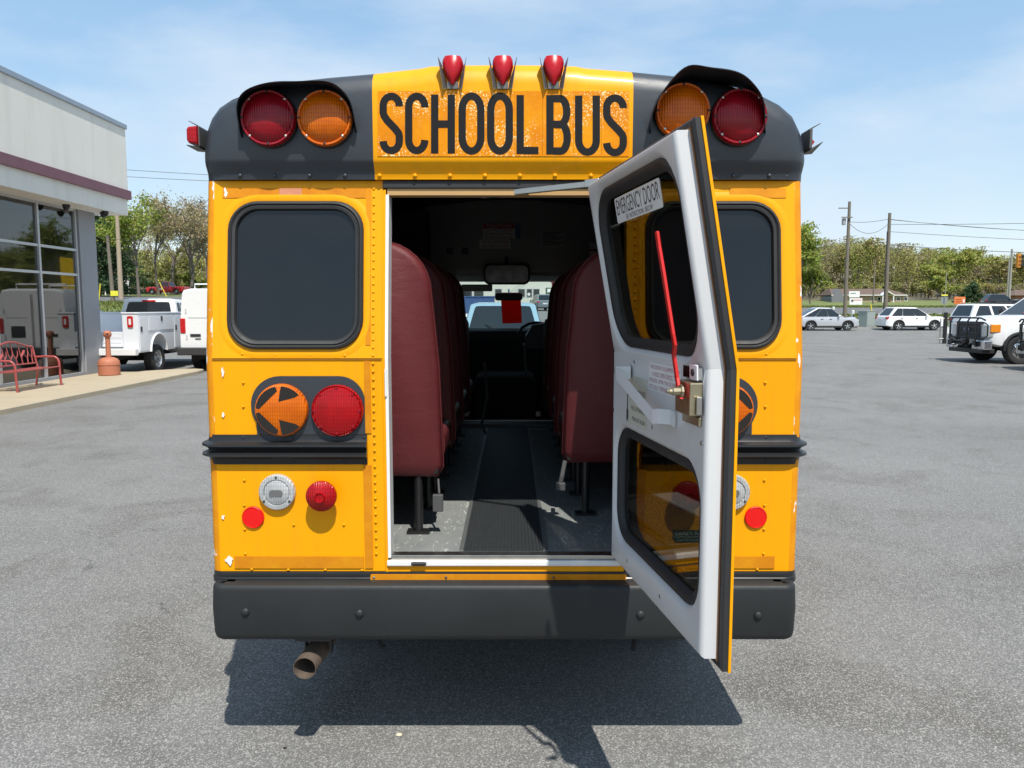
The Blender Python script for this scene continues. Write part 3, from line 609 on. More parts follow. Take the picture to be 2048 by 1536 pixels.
def smooth_path(P, n=5):
    out = []
    for i in range(len(P) - 1):
        p0, p1, p2, p3 = P[max(i - 1, 0)], P[i], P[i + 1], P[min(i + 2, len(P) - 1)]
        for k in range(n):
            t = k / n; out.append(tuple(0.5 * ((2 * b) + (c - a) * t + (2 * a - 5 * b + 4 * c - d) * t * t + (3 * b - a - 3 * c + d) * t ** 3) for a, b, c, d in zip(p0, p1, p2, p3)))
    return out + [P[-1]]
def hood(outer, inner, dmax):
    o = smooth_path(outer); i_ = smooth_path(inner); N = len(o); m = MB(); A, B = [], []
    for k in range(N):
        s = k / (N - 1); dep = dmax * min(1.0, 0.05 + 2.6 * min(s, 1 - s)) ; dep = dmax * max(0.06, math.sin(math.pi * min(1, max(0, s))) ** 0.55)
        A.append(bY(*o[k], CAPF - dep)); B.append(bY(*i_[k], CAPF + 0.004 + 0.09 * math.sin(math.pi * s) ** 1.5))
    th = 0.0035; cen = sum(B, Vector()) / N
    def grow(p, t): d = (p - cen); d.y = 0; d.normalize(); return p + d * t
    A2 = [grow(p, th) for p in A]; B2 = [grow(p, th) for p in B]
    C2 = [(a + b) / 2 + (grow((a + b) / 2, 0.004) - (a + b) / 2) for a, b in zip(A2, B2)]; C1 = [grow(c, -th) for c in C2]
    m.loops([A, C1, B, B2, C2, A2], wrap=True, closed=False); return m.build('light_hood', pm('hood_black', (0.018, 0.021, 0.028), 0.45, coat=0.1), bus, smooth=50)
hood([(481, 262), (474, 215), (488, 184), (530, 167), (590, 163), (645, 162), (676, 174), (700, 205), (712, 262)],
     [(490, 284), (482, 235), (488, 205), (530, 186), (590, 181), (640, 181), (676, 190), (700, 218), (709, 266)], 0.13)
hood([(1301, 262), (1310, 215), (1340, 165), (1378, 132), (1425, 136), (1478, 146), (1510, 172), (1527, 205), (1529, 262)],
     [(1303, 268), (1306, 225), (1328, 190), (1370, 170), (1420, 170), (1475, 176), (1508, 192), (1522, 220), (1528, 268)], 0.16)
# three roof clearance lamps with bright side wings
for px in (905, 1005.5, 1107.5):
    c = bY(px, 140, CAPF - 0.01); zb_, zt_ = bY(px, 170, CAPF - 0.01).z, bY(px, 108, CAPF - 0.03).z; Ls = []
    for s in range(9):
        q = s / 8; z = zb_ + (zt_ - zb_) * q; hw = 0.041 * (0.18 + 0.82 * math.sin(min(1.0, q * 1.25) * math.pi / 2)) * (1 if q < 0.85 else (1 - (q - 0.85) * 1.6)); dp = 0.014 + 0.018 * math.sin(math.pi * min(1, 0.15 + q * 0.8))
        back = 0.03 + 0.10 * max(0.0, q - 0.25) ** 1.5
        Ls.append([Vector((c.x + hw * math.cos(R_(t)), CAPF - dp * math.sin(R_(t)) + (0.0 if 0 < t < 180 else back), z)) for t in range(0, 181, 20)])
    m = MB(); m.loops(Ls); cl = m.build('clearance_lamp', pm('clearance_red', (0.42, 0.004, 0.010), 0.3, var=0.15, vs=30, spec=0.35, coat=0.1), bus, smooth=40)
    w = MB()
    for sg in (-1, 1):
        P = [(sg * 0.016, zb_ - 0.012), (sg * 0.044, zt_ - 0.004), (sg * 0.026, zb_ - 0.034)]
        a = [Vector((c.x + P[0][0], CAPF + 0.006, zb_ - 0.006)), Vector((c.x + sg * 0.043, CAPF + 0.05, zt_ - 0.02)), Vector((c.x + sg * 0.052, CAPF - 0.026, zt_ - 0.010)), Vector((c.x + sg * 0.034, CAPF - 0.020, zb_ - 0.018))]
        w.loops([a, [p + Vector((sg * 0.002, 0, 0)) for p in a]])
    w.box(c.x - 0.021, c.x + 0.021, CAPF - 0.012, CAPF + 0.006, zb_ - 0.014, zb_ + 0.012)
    w.build('lamp_bracket', pm('aged_bracket', (0.16, 0.15, 0.14), 0.45, metal=0.5), cl)
# side marker lamps on the cap flanks (the right one has lost its lens)
for sg, (px, py) in ((-1, (413, 278)), (1, (1606, 283))):
    c = bY(px, py, 0.14); z0 = c.z; xs = c.x
    m = MB(); m.box(min(xs, xs + sg * 0.012), max(xs, xs + sg * 0.012), 0.07, 0.17, z0 - 0.042, z0 + 0.036); br = m.build('marker_lamp', pm('dull_bracket', (0.10, 0.095, 0.09), 0.5, metal=0.3), bus, bevel=0.004)
    m = MB(); a = [Vector((xs + sg * 0.004, 0.07, z0 + 0.034)), Vector((xs + sg * 0.036, 0.06, z0 + 0.050)), Vector((xs + sg * 0.036, 0.17, z0 + 0.050)), Vector((xs + sg * 0.004, 0.17, z0 + 0.034))]; m.loops([a, [p + Vector((0, 0, 0.003)) for p in a]])
    m.build('lamp_bracket', pm('dull_bracket', (0.10, 0.095, 0.09), 0.5, metal=0.3), br); m = MB(); a = [Vector((xs + sg * 0.004, 0.07, z0 - 0.044)), Vector((xs + sg * 0.048, 0.06, z0 - (0.038 if sg < 0 else 0.016))), Vector((xs + sg * 0.048, 0.17, z0 - 0.040)), Vector((xs + sg * 0.004, 0.17, z0 - 0.044))]; m.loops([a, [p - Vector((0, 0, 0.003)) for p in a]]); m.build('lamp_bracket', pm('dull_bracket', (0.10, 0.095, 0.09), 0.5, metal=0.3), br)
    m = MB()
    if sg < 0:
        m.loops([[Vector((xs + sg * d, y, z0 + z)) for y, z in rr(0.05, -0.036 + i, 0.165, 0.032 - i, 0.008, 3)] for d, i in ((0.004, 0), (0.036, 0.003), (0.041, 0.010))])
    else:
        m.add([(xs + 0.012, 0.08, z0 - 0.03), (xs + 0.028, 0.09, z0 - 0.012), (xs + 0.012, 0.08, z0 - 0.002), (xs + 0.012, 0.15, z0 - 0.03), (xs + 0.02, 0.15, z0 - 0.02), (xs + 0.012, 0.15, z0 - 0.006)], [(0, 1, 2), (3, 4, 5), (0, 1, 4, 3), (1, 2, 5, 4)])
    m.build('marker_lens', RED_L, br)

# ---- body shell: side walls with windows, roof, front cab
y0s, y1s = 0.13, 3.60
for x0, x1, out in ((XL, XL + 0.035, -1), (XR - 0.035, XR, 1)):
    m = MB(); m.box(x0, x1, y0s, y1s, 0.70, 1.56); m.box(x0, x1, y0s, y1s, 2.13, 2.36)
    yw = [0.13, 0.42, 1.12, 1.22, 1.92, 2.02, 2.72, 2.82, 3.42, 3.60]
    for k in range(0, 10, 2): m.box(x0, x1, yw[k], yw[k + 1], 1.5601, 2.1299)
    m.build('side_wall', YEL, bus)
    xi = x1 if out < 0 else x0
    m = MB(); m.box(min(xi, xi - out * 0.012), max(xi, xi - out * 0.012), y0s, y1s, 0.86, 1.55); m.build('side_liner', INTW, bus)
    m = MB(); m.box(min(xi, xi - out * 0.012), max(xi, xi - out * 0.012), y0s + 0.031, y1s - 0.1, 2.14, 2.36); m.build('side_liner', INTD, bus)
    for k in range(1, 9, 2):
        m = MB(); xm = (x0 + x1) / 2; m.box(xm - 0.003, xm + 0.003, yw[k] + 0.002, yw[k + 1] - 0.002, 1.562, 2.128); m.build('side_window', TINT, bus)
    for zz in (1.0, 1.28):
        m = MB(); m.box(min(x0 - 0.012, x0) if out < 0 else x1, x0 if out < 0 else x1 + 0.012, 0.56, y1s, zz, zz + 0.05); m.build('side_rail', BLKG, bus, bevel=0.005)
rs = [(x * 0.995, z - 0.012) for x, z in st_]; ri = [(XC + (x - XC) * 0.955, max(2.36, z - 0.062)) for x, z in st_]
prof = [(XL, 2.345)] + rs + [(XR, 2.345)]; inn = [(XL + 0.04, 2.345)] + ri + [(XR - 0.04, 2.345)]
m = MB(); m.loops([[Vector((x, y, z)) for x, z in prof] for y in (0.452, 3.7)], caps=False, closed=False); m.build('roof', WHT, bus, smooth=40)
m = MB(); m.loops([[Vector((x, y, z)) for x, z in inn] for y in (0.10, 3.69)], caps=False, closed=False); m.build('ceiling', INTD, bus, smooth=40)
# inner rear header
m = MB(); m.loops([[Vector((x, y, z)) for x, z in [(XL + 0.045, 2.28)] + [(a, b + 0.004) for a, b in ri] + [(XR - 0.045, 2.28)]] for y in (0.13, 0.16)]); m.build('rear_header_inner', INTD, bus)
for xa, xb in ((XL + 0.036, XO - 0.02), (XO2 + 0.02, XR - 0.036)):
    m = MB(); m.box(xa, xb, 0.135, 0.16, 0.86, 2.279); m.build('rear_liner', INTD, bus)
# floor
def floor_mat():
    m = bpy.data.materials.new('rubber_floor'); t, b, l = nodes_of(m); tc = t.nodes.new('ShaderNodeTexCoord'); P = tc.outputs['Object']
    n = tex(t, 'ShaderNodeTexNoise', 9.0, Detail=8.0, Roughness=0.7); l(P, n.inputs['Vector'])
    c = mixc(t, l, n.outputs['Fac'], (0.115, 0.127, 0.127), (0.25, 0.26, 0.25))
    mp = t.nodes.new('ShaderNodeMapping'); mp.inputs['Scale'].default_value = (40, 12, 1); mp.inputs['Rotation'].default_value = (0, 0, 0.6); l(P, mp.inputs['Vector'])
    n2 = tex(t, 'ShaderNodeTexNoise', 1.0, Detail=4.0, Distortion=2.0); l(mp.outputs[0], n2.inputs['Vector'])
    c = mixc(t, l, ramp2(t, l, n2.outputs['Fac'], 0.60, 0.65, (0, 0, 0), (0.7, 0.7, 0.7)).outputs[0], c, (0.42, 0.43, 0.38))
    l(c, b.inputs['Base Color']); b.inputs['Roughness'].default_value = 0.6; return m
FLOORM = floor_mat()
FZ = 0.85
m = MB(); m.box(XL + 0.036, XR - 0.036, 0.051, 3.56, 0.80, FZ); m.build('floor', FLOORM, bus)
ax0, ax1 = -0.198, 0.128
MATB = pm('aisle_rubber', (0.022, 0.025, 0.027), 0.55, var=0.2, vs=14)
m = MB(); m.box(ax0, ax1, 0.055, 3.30, FZ + 0.0006, FZ + 0.004); am = m.build('aisle_mat', MATB, bus)
for k in range(22):
    x = ax0 + 0.008 + k * (ax1 - ax0 - 0.016) / 21; m = MB(); m.box(x - 0.0042, x + 0.0042, 0.056, 3.295, FZ + 0.0042, FZ + 0.0085); m.build('mat_rib', MATB, am)
for x in (ax0 - 0.018, ax1 + 0.001):
    m = MB(); m.box(x, x + 0.017, 0.055, 3.30, FZ + 0.0006, FZ + 0.006); m.build('floor_trim', pm('worn_aluminium', (0.20, 0.21, 0.21), 0.45, metal=0.6, var=0.2), bus)
for a, b in ((XL + 0.04, ax0 - 0.02), (ax1 + 0.02, XR - 0.04)):
    m = MB(); m.box(a, b, 3.2, 3.22, FZ + 0.0006, FZ + 0.006); m.build('floor_trim', MATS['worn_aluminium'], bus)
m = MB(); m.box(ax0 - 0.3, ax1 + 0.25, 3.30, 3.5, FZ + 0.001, FZ + 0.03); m.build('step_board', pm('step_grey', (0.075, 0.085, 0.09), 0.5), bus)
m = MB(); m.box(ax0 - 0.3, ax1 + 0.25, 3.49, 3.505, FZ + 0.0305, FZ + 0.036); m.build('step_edge', ZINC, bus)
# ---- seats
def seat(xw, xa, y, sg):
    """backrest from wall xw to aisle xa, facing forward"""
    zb0, zt0_ = 1.10, 2.105; x0, x1 = min(xw, xa), max(xw, xa)
    def outline(ins):
        P = [(xw, zb0 + ins), (xa - (0.0) - sg * -0 + (-ins if sg > 0 else ins) * 1, zb0 + ins)]
        r = 0.20; ex = xa + (-ins if sg > 0 else ins)
        P = [(xw, zb0 + 0.01 + ins), (ex - sg * 0.03, zb0 + ins), (ex, zb0 + 0.05 + ins), (ex - sg * 0.010, 1.6), (ex - sg * 0.035, zt0_ - r - ins)]
        for k in range(1, 9):
            t = R_(90 * k / 8); P.append((ex - sg * 0.035 - sg * r * (1 - math.cos(t)), zt0_ - ins - r + r * math.sin(t)))
        P.append((xw, zt0_ - ins + 0.006)); return P
    m = MB(); Ls = []
    for dy, ins in ((0.0, 0.018), (0.012, 0.004), (0.03, 0.0), (0.10, 0.0), (0.125, 0.004), (0.137, 0.018)):
        Ls.append([Vector((x, y + dy - 0.16 * (z - 1.1), z)) for x, z in outline(ins)])
    m.loops(Ls); root = m.build('seat', SEAT, bus, smooth=50)
    w = MB(); w.tube([(x, y + 0.0335 - 0.16 * (z - 1.1), z) for x, z in outline(-0.002)[1:]], 0.004, 6); w.build('seat_piping', SEAT, root, smooth=60)
    c = MB(); c.loops([[Vector((x, yy, z)) for x, z in rr(x0 + 0.01 + i, 1.16 + i, x1 - 0.0 - i, 1.29 - i, 0.04, 4)] for yy, i in ((y + 0.11, 0.0), (y + 0.50, 0.0), (y + 0.53, 0.012), (y + 0.545, 0.04))]); c.build('cushion', SEAT, root, smooth=40)
    for lx in (xa - sg * 0.11, xa - sg * 0.50):
        for ly in (y + 0.02, y + 0.42):
            l = MB(); l.tube([(lx, ly, FZ + 0.012), (lx, ly + 0.01, 1.16)], 0.020, 10); l.box(lx - 0.05, lx + 0.05, ly - 0.03, ly + 0.03, FZ + 0.0005, FZ + 0.012); l.build('leg', BLKG, root, smooth=40)
    l = MB(); l.tube([(xa - sg * 0.11, y + 0.02, 0.93), (xa - sg * 0.11, y + 0.40, 1.14)], 0.010, 6); l.box(x0 + 0.02, x1 - 0.02, y + 0.0, y + 0.5, 1.12, 1.1595); l.build('seat_frame', BLKG, root)
    return root
for k in range(4): seat(XL + 0.05, -0.302, 0.30 + 0.72 * k, 1)
for k in range(4): seat(XR - 0.05, 0.242, 0.60 + 0.72 * k, -1)
BEIGE = pm('belt_webbing', (0.07, 0.07, 0.07), 0.6)
m = MB(); m.tube([(-0.325, 0.33, 1.09), (-0.318, 0.30, 1.03)], 0.006, 6); m.box(-0.345, -0.300, 0.275, 0.30, 0.955, 1.03); m.build('seat_belt_buckle', BEIGE, bus, bevel=0.004)
m = MB(); m.tube([(0.25, 0.58, 1.12), (0.235, 0.56, 1.05), (0.225, 0.56, 1.00)], 0.012, 6); m.box(0.205, 0.25, 0.54, 0.57, 0.985, 1.02); m.build('seat_belt_buckle', BEIGE, bus, bevel=0.003)
m = MB(); m.tube([(-0.20, 2.55, 1.45), (-0.18, 2.55, 1.2), (-0.22, 2.55, 1.0), (-0.19, 2.55, 0.92)], 0.012, 6); m.build('seat_belt', BEIGE, bus)
# ---- front bulkhead with notices
BHY = 3.50
m = MB(); zb1 = atY(1000, 545, BY + BHY).z; m.loops([[Vector((x, y, z)) for x, z in [(XL + 0.045, zb1)] + [(a, b + 0.004) for a, b in ri] + [(XR - 0.045, zb1)]] for y in (BHY, BHY + 0.03)]); bh = m.build('front_bulkhead', INTW, bus)
def q(px, py, y=BHY): p = atY(px, py, BY + y); return p.x, p.z
def notice(px0, py0, px1, py1, mat, name='notice', y=BHY, parent=None):
    a, b = q(px0, py1, y), q(px1, py0, y); m = MB(); m.box(a[0], b[0], y - 0.004, y - 0.0012, a[1], b[1]); return m.build(name, mat, parent or bh), a, b
PAPER = pm('paper_white', (0.70, 0.68, 0.66), 0.6, var=0.05); INK = pm('ink_dark', (0.05, 0.04, 0.04), 0.6); INKR = pm('ink_red', (0.45, 0.03, 0.04), 0.5); BLUE = pm('notice_blue', (0.03, 0.10, 0.26), 0.5)
nt, a, b = notice(966, 447, 1030, 478, PAPER)
hd = MB(); za = q(0, 457)[1]; hd.box(a[0], b[0], BHY - 0.0056, BHY - 0.0042, za, b[1]); hd.build('notice_band', INKR, bh)
tx = MB(); put_text(tx, 'CAUTION', (a[0] + 0.03, BHY - 0.0062, za + 0.008), (b[0] - a[0] - 0.06, 0, 0), (0, 0, b[1] - za - 0.016)); tx.build('lettering', PAPER, bh, recalc=False)
tx = MB(); hh = (za - a[1]) / 3
for k, s in enumerate(('DO NOT DRIVE', 'UNLESS SEATED', 'THIS VEHICLE')): put_text(tx, s, (a[0] + 0.02, BHY - 0.0048, za - hh * (k + 0.85)), (b[0] - a[0] - 0.04, 0, 0), (0, 0, hh * 0.6))
tx.build('lettering', INKR, bh, recalc=False)
notice(1030.5, 447, 1041, 477, BLUE)
nt, a, b = notice(959, 479, 1021, 497, PAPER); hh = (b[1] - a[1]) / 2; tx = MB()
for k, s in enumerate(('NO CELL PHONE USE', 'CALL DISPATCH ONLY')): put_text(tx, s, (a[0] + 0.02, BHY - 0.0048, b[1] - hh * (k + 0.8)), (b[0] - a[0] - 0.04, 0, 0), (0, 0, hh * 0.55))
tx.build('lettering', INKR, bh, recalc=False)
nt, a, b = notice(1083, 462, 1128, 493, pm('paper_grey', (0.36, 0.36, 0.35), 0.6)); tx = MB(); hh = (b[1] - a[1]) / 9
for k in range(8): tx.box(a[0] + 0.01, b[0] - 0.01 - 0.03 * (k % 3), BHY - 0.0052, BHY - 0.0045, b[1] - hh * (k + 1), b[1] - hh * (k + 0.6))
tx.build('printed_lines', INK, bh)
notice(893, 495, 906, 509, INTD, 'switch_plate'); notice(923, 495, 937, 509, INTD, 'switch_plate')
notice(1179, 485, 1196, 498, PAPER); notice(1179, 502, 1196, 512, PAPER); notice(1179, 498.5, 1196, 501.5, INKR)
m = MB(); m.box(XL + 0.05, q(862, 500)[0], BHY - 0.35, BHY - 0.005, 2.12, 2.62); m.build('overhead_cabinet', INTD, bus, bevel=0.03)
# big inside mirror
m = MB(); a = q(967, 569, 3.3); b = q(1060, 527, 3.3); m.loops([[Vector((x, y, z)) for x, z in rr(a[0] + i, a[1] + i, b[0] - i, b[1] - i, 0.05, 5)] for y, i in ((3.36, 0.02), (3.34, 0), (3.31, 0), (3.30, 0.012))]); mi_ = m.build('interior_mirror', DARKP, bus, smooth=40)
m = MB(); m.loops([[Vector((x, y, z)) for x, z in rr(a[0] + 0.016, a[1] + 0.016, b[0] - 0.016, b[1] - 0.016, 0.04, 5)] for y in (3.2995, 3.2975)]); m.build('mirror_glass', pm('mirror_face', (0.012, 0.014, 0.016), 0.25), mi_)
m = MB(); m.tube([((a[0] + b[0]) / 2, 3.35, b[1] - 0.01), ((a[0] + b[0]) / 2, 3.48, b[1] + 0.06), ((a[0] + b[0]) / 2, 3.51, b[1] + 0.06)], 0.012, 6); m.build('mirror_arm', DARKP, mi_)
notice(913, 538, 965, 552, pm('paper_dim', (0.42, 0.42, 0.42), 0.6), 'notice', 3.42, bus)
# ---- cab
CY0, CY1 = 3.53, 5.35
zc = 2.13
m = MB()
m.loops([[Vector((x, y, z)) for x, y, z in ((XC - 1.0, CY0, zb1), (XC + 1.0, CY0, zb1), (XC + 0.86, 5.05, zc), (XC - 0.86, 5.05, zc))], [Vector((x, y, z)) for x, y, z in ((XC - 1.0, CY0, zb1 + 0.05), (XC + 1.0, CY0, zb1 + 0.05), (XC + 0.86, 5.10, zc + 0.05), (XC - 0.86, 5.10, zc + 0.05))]])
m.build('cab_roof', WHT, bus)
m = MB(); m.loops([[Vector((XC + s * 0.8, y, z)) for s, y, z in ((-1, 3.6, zb1 - 0.004), (1, 3.6, zb1 - 0.004), (1, 5.02, zc - 0.006), (-1, 5.02, zc - 0.006))], [Vector((XC + s * 0.8, y, z - 0.02)) for s, y, z in ((-1, 3.6, zb1 - 0.004), (1, 3.6, zb1 - 0.004), (1, 5.02, zc - 0.006), (-1, 5.02, zc - 0.006))]]); m.build('headliner', pm('headliner_grey', (0.30, 0.30, 0.29), 0.8), bus)
for s in (-1, 1):
    m = MB(); xs = XC + s * 0.98; m.box(min(xs, xs - s * 0.05), max(xs, xs - s * 0.05), CY0, 6.35, 0.55, 1.58); m.build('cab_side', WHT, bus, bevel=0.02)
    m = MB(); m.tube([(XC + s * 0.92, 5.72, 1.57), (XC + s * 0.84, 5.07, zc + 0.01)], 0.035, 8); m.build('windshield_pillar', DARKP, bus)
    m = MB(); m.box(min(xs, xs - s * 0.05), max(xs, xs - s * 0.05), CY0, CY0 + 0.12, 1.5801, zb1 + 0.02); m.build('cab_pillar', WHT, bus)
    m = MB(); m.add([(xs - s * 0.03, CY0 + 0.12, 1.582), (xs - s * 0.03, 5.6, 1.582), (xs - s * 0.10, 5.08, zc), (xs - s * 0.06, CY0 + 0.12, zb1)], [(0, 1, 2, 3)]); m.build('cab_window', TINT, bus, recalc=False)
m = MB(); m.add([(XC - 0.90, 5.72, 1.57), (XC + 0.90, 5.72, 1.57), (XC + 0.83, 5.07, zc + 0.03), (XC - 0.83, 5.07, zc + 0.03)], [(0, 1, 2, 3)]); m.build('windshield', WSG, bus, recalc=False)
zd = atY(1000, 656, BY + 5.1).z
m = MB(); m.loops([[Vector((x, y, z)) for y, z in ((4.75, 1.0), (4.72, zd - 0.12), (4.80, zd - 0.02), (5.0, zd), (5.70, zd - 0.03), (5.70, 1.0))] for x in (XC - 0.90, XC + 0.90)]); m.build('dashboard', UNDER, bus, bevel=0.02)
m = MB(); m.box(XC - 0.93, XC + 0.93, 3.56, 5.3, 0.62, 0.66); m.build('cab_floor', UNDER, bus)
m = MB(); m.box(XC - 0.93, XC + 0.93, 5.705, 5.74, 0.66, 1.56); m.build('firewall', UNDER, bus)
m = MB(); m.box(-0.35, 0.22, 4.0, 4.7, 0.661, 1.22); m.build('engine_cover', UNDER, bus, bevel=0.06)
for sx in (-0.62, 0.52):
    m = MB(); m.box(sx - 0.24, sx + 0.24, 3.72, 3.86, 0.9, 1.75); m.box(sx - 0.24, sx + 0.24, 3.861, 4.25, 0.9, 1.05); m.box(sx - 0.15, sx + 0.15, 3.9, 4.1, 0.661, 0.8995); m.build('cab_seat', INTD, bus, bevel=0.05)
# fare/console box with the curved grab rim on the right of the dash
a, b = q(1052, 700, 4.2), q(1094, 646, 4.2); m = MB(); m.loops([[Vector((x, y, z)) for x, z in ((a[0], a[1]), (b[0], a[1]), (b[0] - 0.005, b[1]), (a[0] + 0.06, b[1] - 0.02), (a[0], b[1] - 0.12))] for y in (4.2, 4.5)]); m.build('console_box', pm('console_dark', (0.016, 0.018, 0.026), 0.5), bus, bevel=0.012)
m = MB(); m.tube([(q(x, y, 4.45)[0], 4.45, q(x, y, 4.45)[1]) for x, y in ((1036, 668), (1044, 655), (1056, 648), (1072, 645), (1088, 647))], 0.013, 8); m.build('steering_wheel_rim', DARKP, bus)
m = MB(); m.tube([(0.18, 4.3, 0.9), (0.13, 4.25, 1.25), (0.11, 4.22, 1.5)], 0.012, 6); m.box(0.05, 0.2, 4.1995, 4.26, 0.661, 0.92); m.build('door_control_lever', ZINC, bus)
# sun visor, cab mirror and the red card
m = MB(); a, b = q(923, 583, 4.95), q(985, 569, 4.95); m.box(a[0], b[0], 4.90, 4.93, a[1], b[1]); m.build('sun_visor', pm('visor_grey', (0.30, 0.30, 0.29), 0.8), bus, bevel=0.012)
a, b = q(990, 601, 5.1), q(1045, 586, 5.1); m = MB(); m.loops([[Vector((x, y, z)) for x, z in rr(a[0], a[1], b[0], b[1], 0.025, 4)] for y in (5.08, 5.12)]); cm = m.build('cab_mirror', DARKP, bus, bevel=0.006)
m = MB(); m.tube([((a[0] + b[0]) / 2, 5.12, b[1] - 0.01), ((a[0] + b[0]) / 2, 5.20, b[1] + 0.05)], 0.010, 6); m.build('mirror_stem', PALE, cm)
cA = [q(x, y, 5.14) for x, y in ((1001, 585), (1041, 585), (1044, 646), (1005, 647))]
m = MB(); m.loops([[Vector((x, y, z)) for x, z in cA] for y in (5.14, 5.1415)]); m.build('hanging_card', leaf_mat('card_red', (0.85, 0.040, 0.012), 0.55), bus)
# hood, chassis, wheels, exhaust
m = MB(); Ls = []
for y, w, z in ((5.741, 0.86, 1.45), (6.2, 0.84, 1.38), (6.6, 0.80, 1.26), (6.72, 0.74, 1.05)): Ls.append([Vector((XC + s * w * k, y, zz)) for s, k, zz in ((-1, 1, 0.55), (-1, 1, z - 0.1), (-1, 0.85, z), (1, 0.85, z), (1, 1, z - 0.1), (1, 1, 0.55))])
m.loops(Ls).build('engine_hood', WHT, bus, smooth=40)
m = MB()
for x in (-0.42, 0.36): m.box(x - 0.04, x + 0.04, 0.0, 6.5, 0.56, 0.70)
m.box(-0.46, 0.40, 0.25, 0.31, 0.5605, 0.6995); m.box(XL + 0.05, XR - 0.05, 0.06, 3.55, 0.72, 0.7995); m.build('chassis_frame', UNDER, bus)
m = MB(); m.tube([(XC - 0.8, 1.35, 0.38), (XC - 0.14, 1.35, 0.38)], 0.05, 8); m.tube([(XC + 0.14, 1.35, 0.38), (XC + 0.8, 1.35, 0.38)], 0.05, 8); m.lathe((XC - 0.14, 1.35, 0.38), (1, 0, 0), ((0.06, 0), (0.15, 0.07), (0.17, 0.14), (0.15, 0.21), (0.06, 0.28)), 14); m.build('rear_axle', UNDER, bus)
def wheel_mesh(Rw, w, parent, name='wheel', rim=RIMM, spokes=5, loc=(0, 0, 0), axis_sign=1, rr_=0.62, axis='y'):
    """axis along y, outer face towards axis_sign"""
    A = Vector((0, axis_sign, 0)) if axis == 'y' else Vector((axis_sign, 0, 0)); c = Vector(loc)
    m = MB(); m.lathe(c, A, ((Rw * rr_, -w / 2), (Rw * 0.93, -w / 2), (Rw * 0.985, -w * 0.40), (Rw, -w * 0.25), (Rw, w * 0.25), (Rw * 0.985, w * 0.40), (Rw * 0.93, w / 2), (Rw * (rr_ + 0.06), w / 2), (Rw * rr_, w * 0.44), (Rw * rr_, -w * 0.4)), 28, caps=False); tyre = m.build(name, TYRE, parent, smooth=40)
    m = MB(); m.lathe(c, A, ((Rw * rr_ * 1.02, w * 0.45), (Rw * rr_, w * 0.38), (Rw * rr_ * 0.93, w * 0.30), (Rw * rr_ * 0.9, -w * 0.1)), 28, caps=False)
    if spokes:
        a = A.orthogonal().normalized(); b = A.cross(a)
        for k in range(spokes):
            t = 2 * math.pi * k / spokes + 0.3; d = a * math.cos(t) + b * math.sin(t); e = A.cross(d)
            lo = [c + d * r + e * s * hw + A * h for r, s, hw, h in ((Rw * 0.06, -1, Rw * 0.07, w * 0.34), (Rw * 0.06, 1, Rw * 0.07, w * 0.34), (Rw * rr_ * 0.96, 1, Rw * 0.11, w * 0.36), (Rw * rr_ * 0.96, -1, Rw * 0.11, w * 0.36))]
            m.loops([lo, [p - A * w * 0.12 for p in lo]])
        m.lathe(c, A, ((Rw * 0.13, w * 0.2), (Rw * 0.13, w * 0.36), (Rw * 0.10, w * 0.40), (0.01, w * 0.40)), 12)
    else:
        m.lathe(c, A, ((Rw * rr_ * 0.93, w * 0.22), (Rw * rr_ * 0.75, w * 0.30), (Rw * rr_ * 0.55, w * 0.16), (Rw * rr_ * 0.36, w * 0.18), (Rw * rr_ * 0.34, w * 0.36), (Rw * rr_ * 0.2, w * 0.42), (0.01, w * 0.42)), 24, caps=False)
    m.build('rim', rim, tyre, smooth=35)
    m = MB(); m.lathe(c, A, ((Rw * rr_ * 0.97, -w * 0.12), (0.01, -w * 0.12)), 20, caps=False); m.build('brake_drum', UNDER, tyre)
    return tyre
for s in (-1, 1):
    wheel_mesh(0.38, 0.22, bus, loc=(XC + s * 0.94, 1.35, 0.38), axis_sign=s, axis='x', spokes=0)
    wheel_mesh(0.38, 0.22, bus, loc=(XC + s * 0.69, 1.35, 0.38), axis_sign=s, axis='x', spokes=0)
    wheel_mesh(0.38, 0.22, bus, loc=(XC + s * 0.83, 5.55, 0.38), axis_sign=s, axis='x', spokes=0)
e0 = bY(609, 1337, -0.07); P = [Vector((e0.x, -0.07, e0.z)), Vector((e0.x + 0.012, 0.0, e0.z + 0.012)), Vector((e0.x + 0.03, 0.10, e0.z + 0.03)), Vector((e0.x + 0.04, 0.3, e0.z + 0.045)), Vector((e0.x + 0.04, 1.0, e0.z + 0.05))]
m = MB(); Ls = []
ro_, ri_ = 0.046, 0.0435
for rad, seq in ((ro_, P[::-1]), (ri_, P[:3])):
    for i, p in enumerate(seq):
        d = Vector((0.02, 1, 0.05)).normalized(); a = d.cross(Vector((0, 0, 1))).normalized(); u = a.cross(d)
        Ls.append([p + (a * math.cos(t) + u * math.sin(t)) * rad + (d * (-0.035 * math.sin(t)) * 0 ) for t in [2 * math.pi * k / 20 for k in range(20)]])
m.loops(Ls, caps=False); ex = m.build('exhaust_pipe', RUST, bus, smooth=40)
m = MB(); m.box(e0.x - 0.04, e0.x + 0.105, -0.055, 0.0, 0.518, 0.5305); m.box(e0.x - 0.022, e0.x - 0.016, 0.02, 0.05, e0.z + 0.02, 0.56); m.box(e0.x + 0.082, e0.x + 0.088, 0.02, 0.05, e0.z + 0.02, 0.56); m.build('exhaust_hanger', DARKP, ex)
m = MB(); c = bY(757, 1300, -0.02); m.tube([(c.x, 0.02, 0.56), (c.x, 0.0, 0.50), (c.x + 0.012, -0.01, 0.475), (c.x + 0.02, 0.01, 0.47)], 0.008, 6); m.build('tow_hook', UNDER, bus)
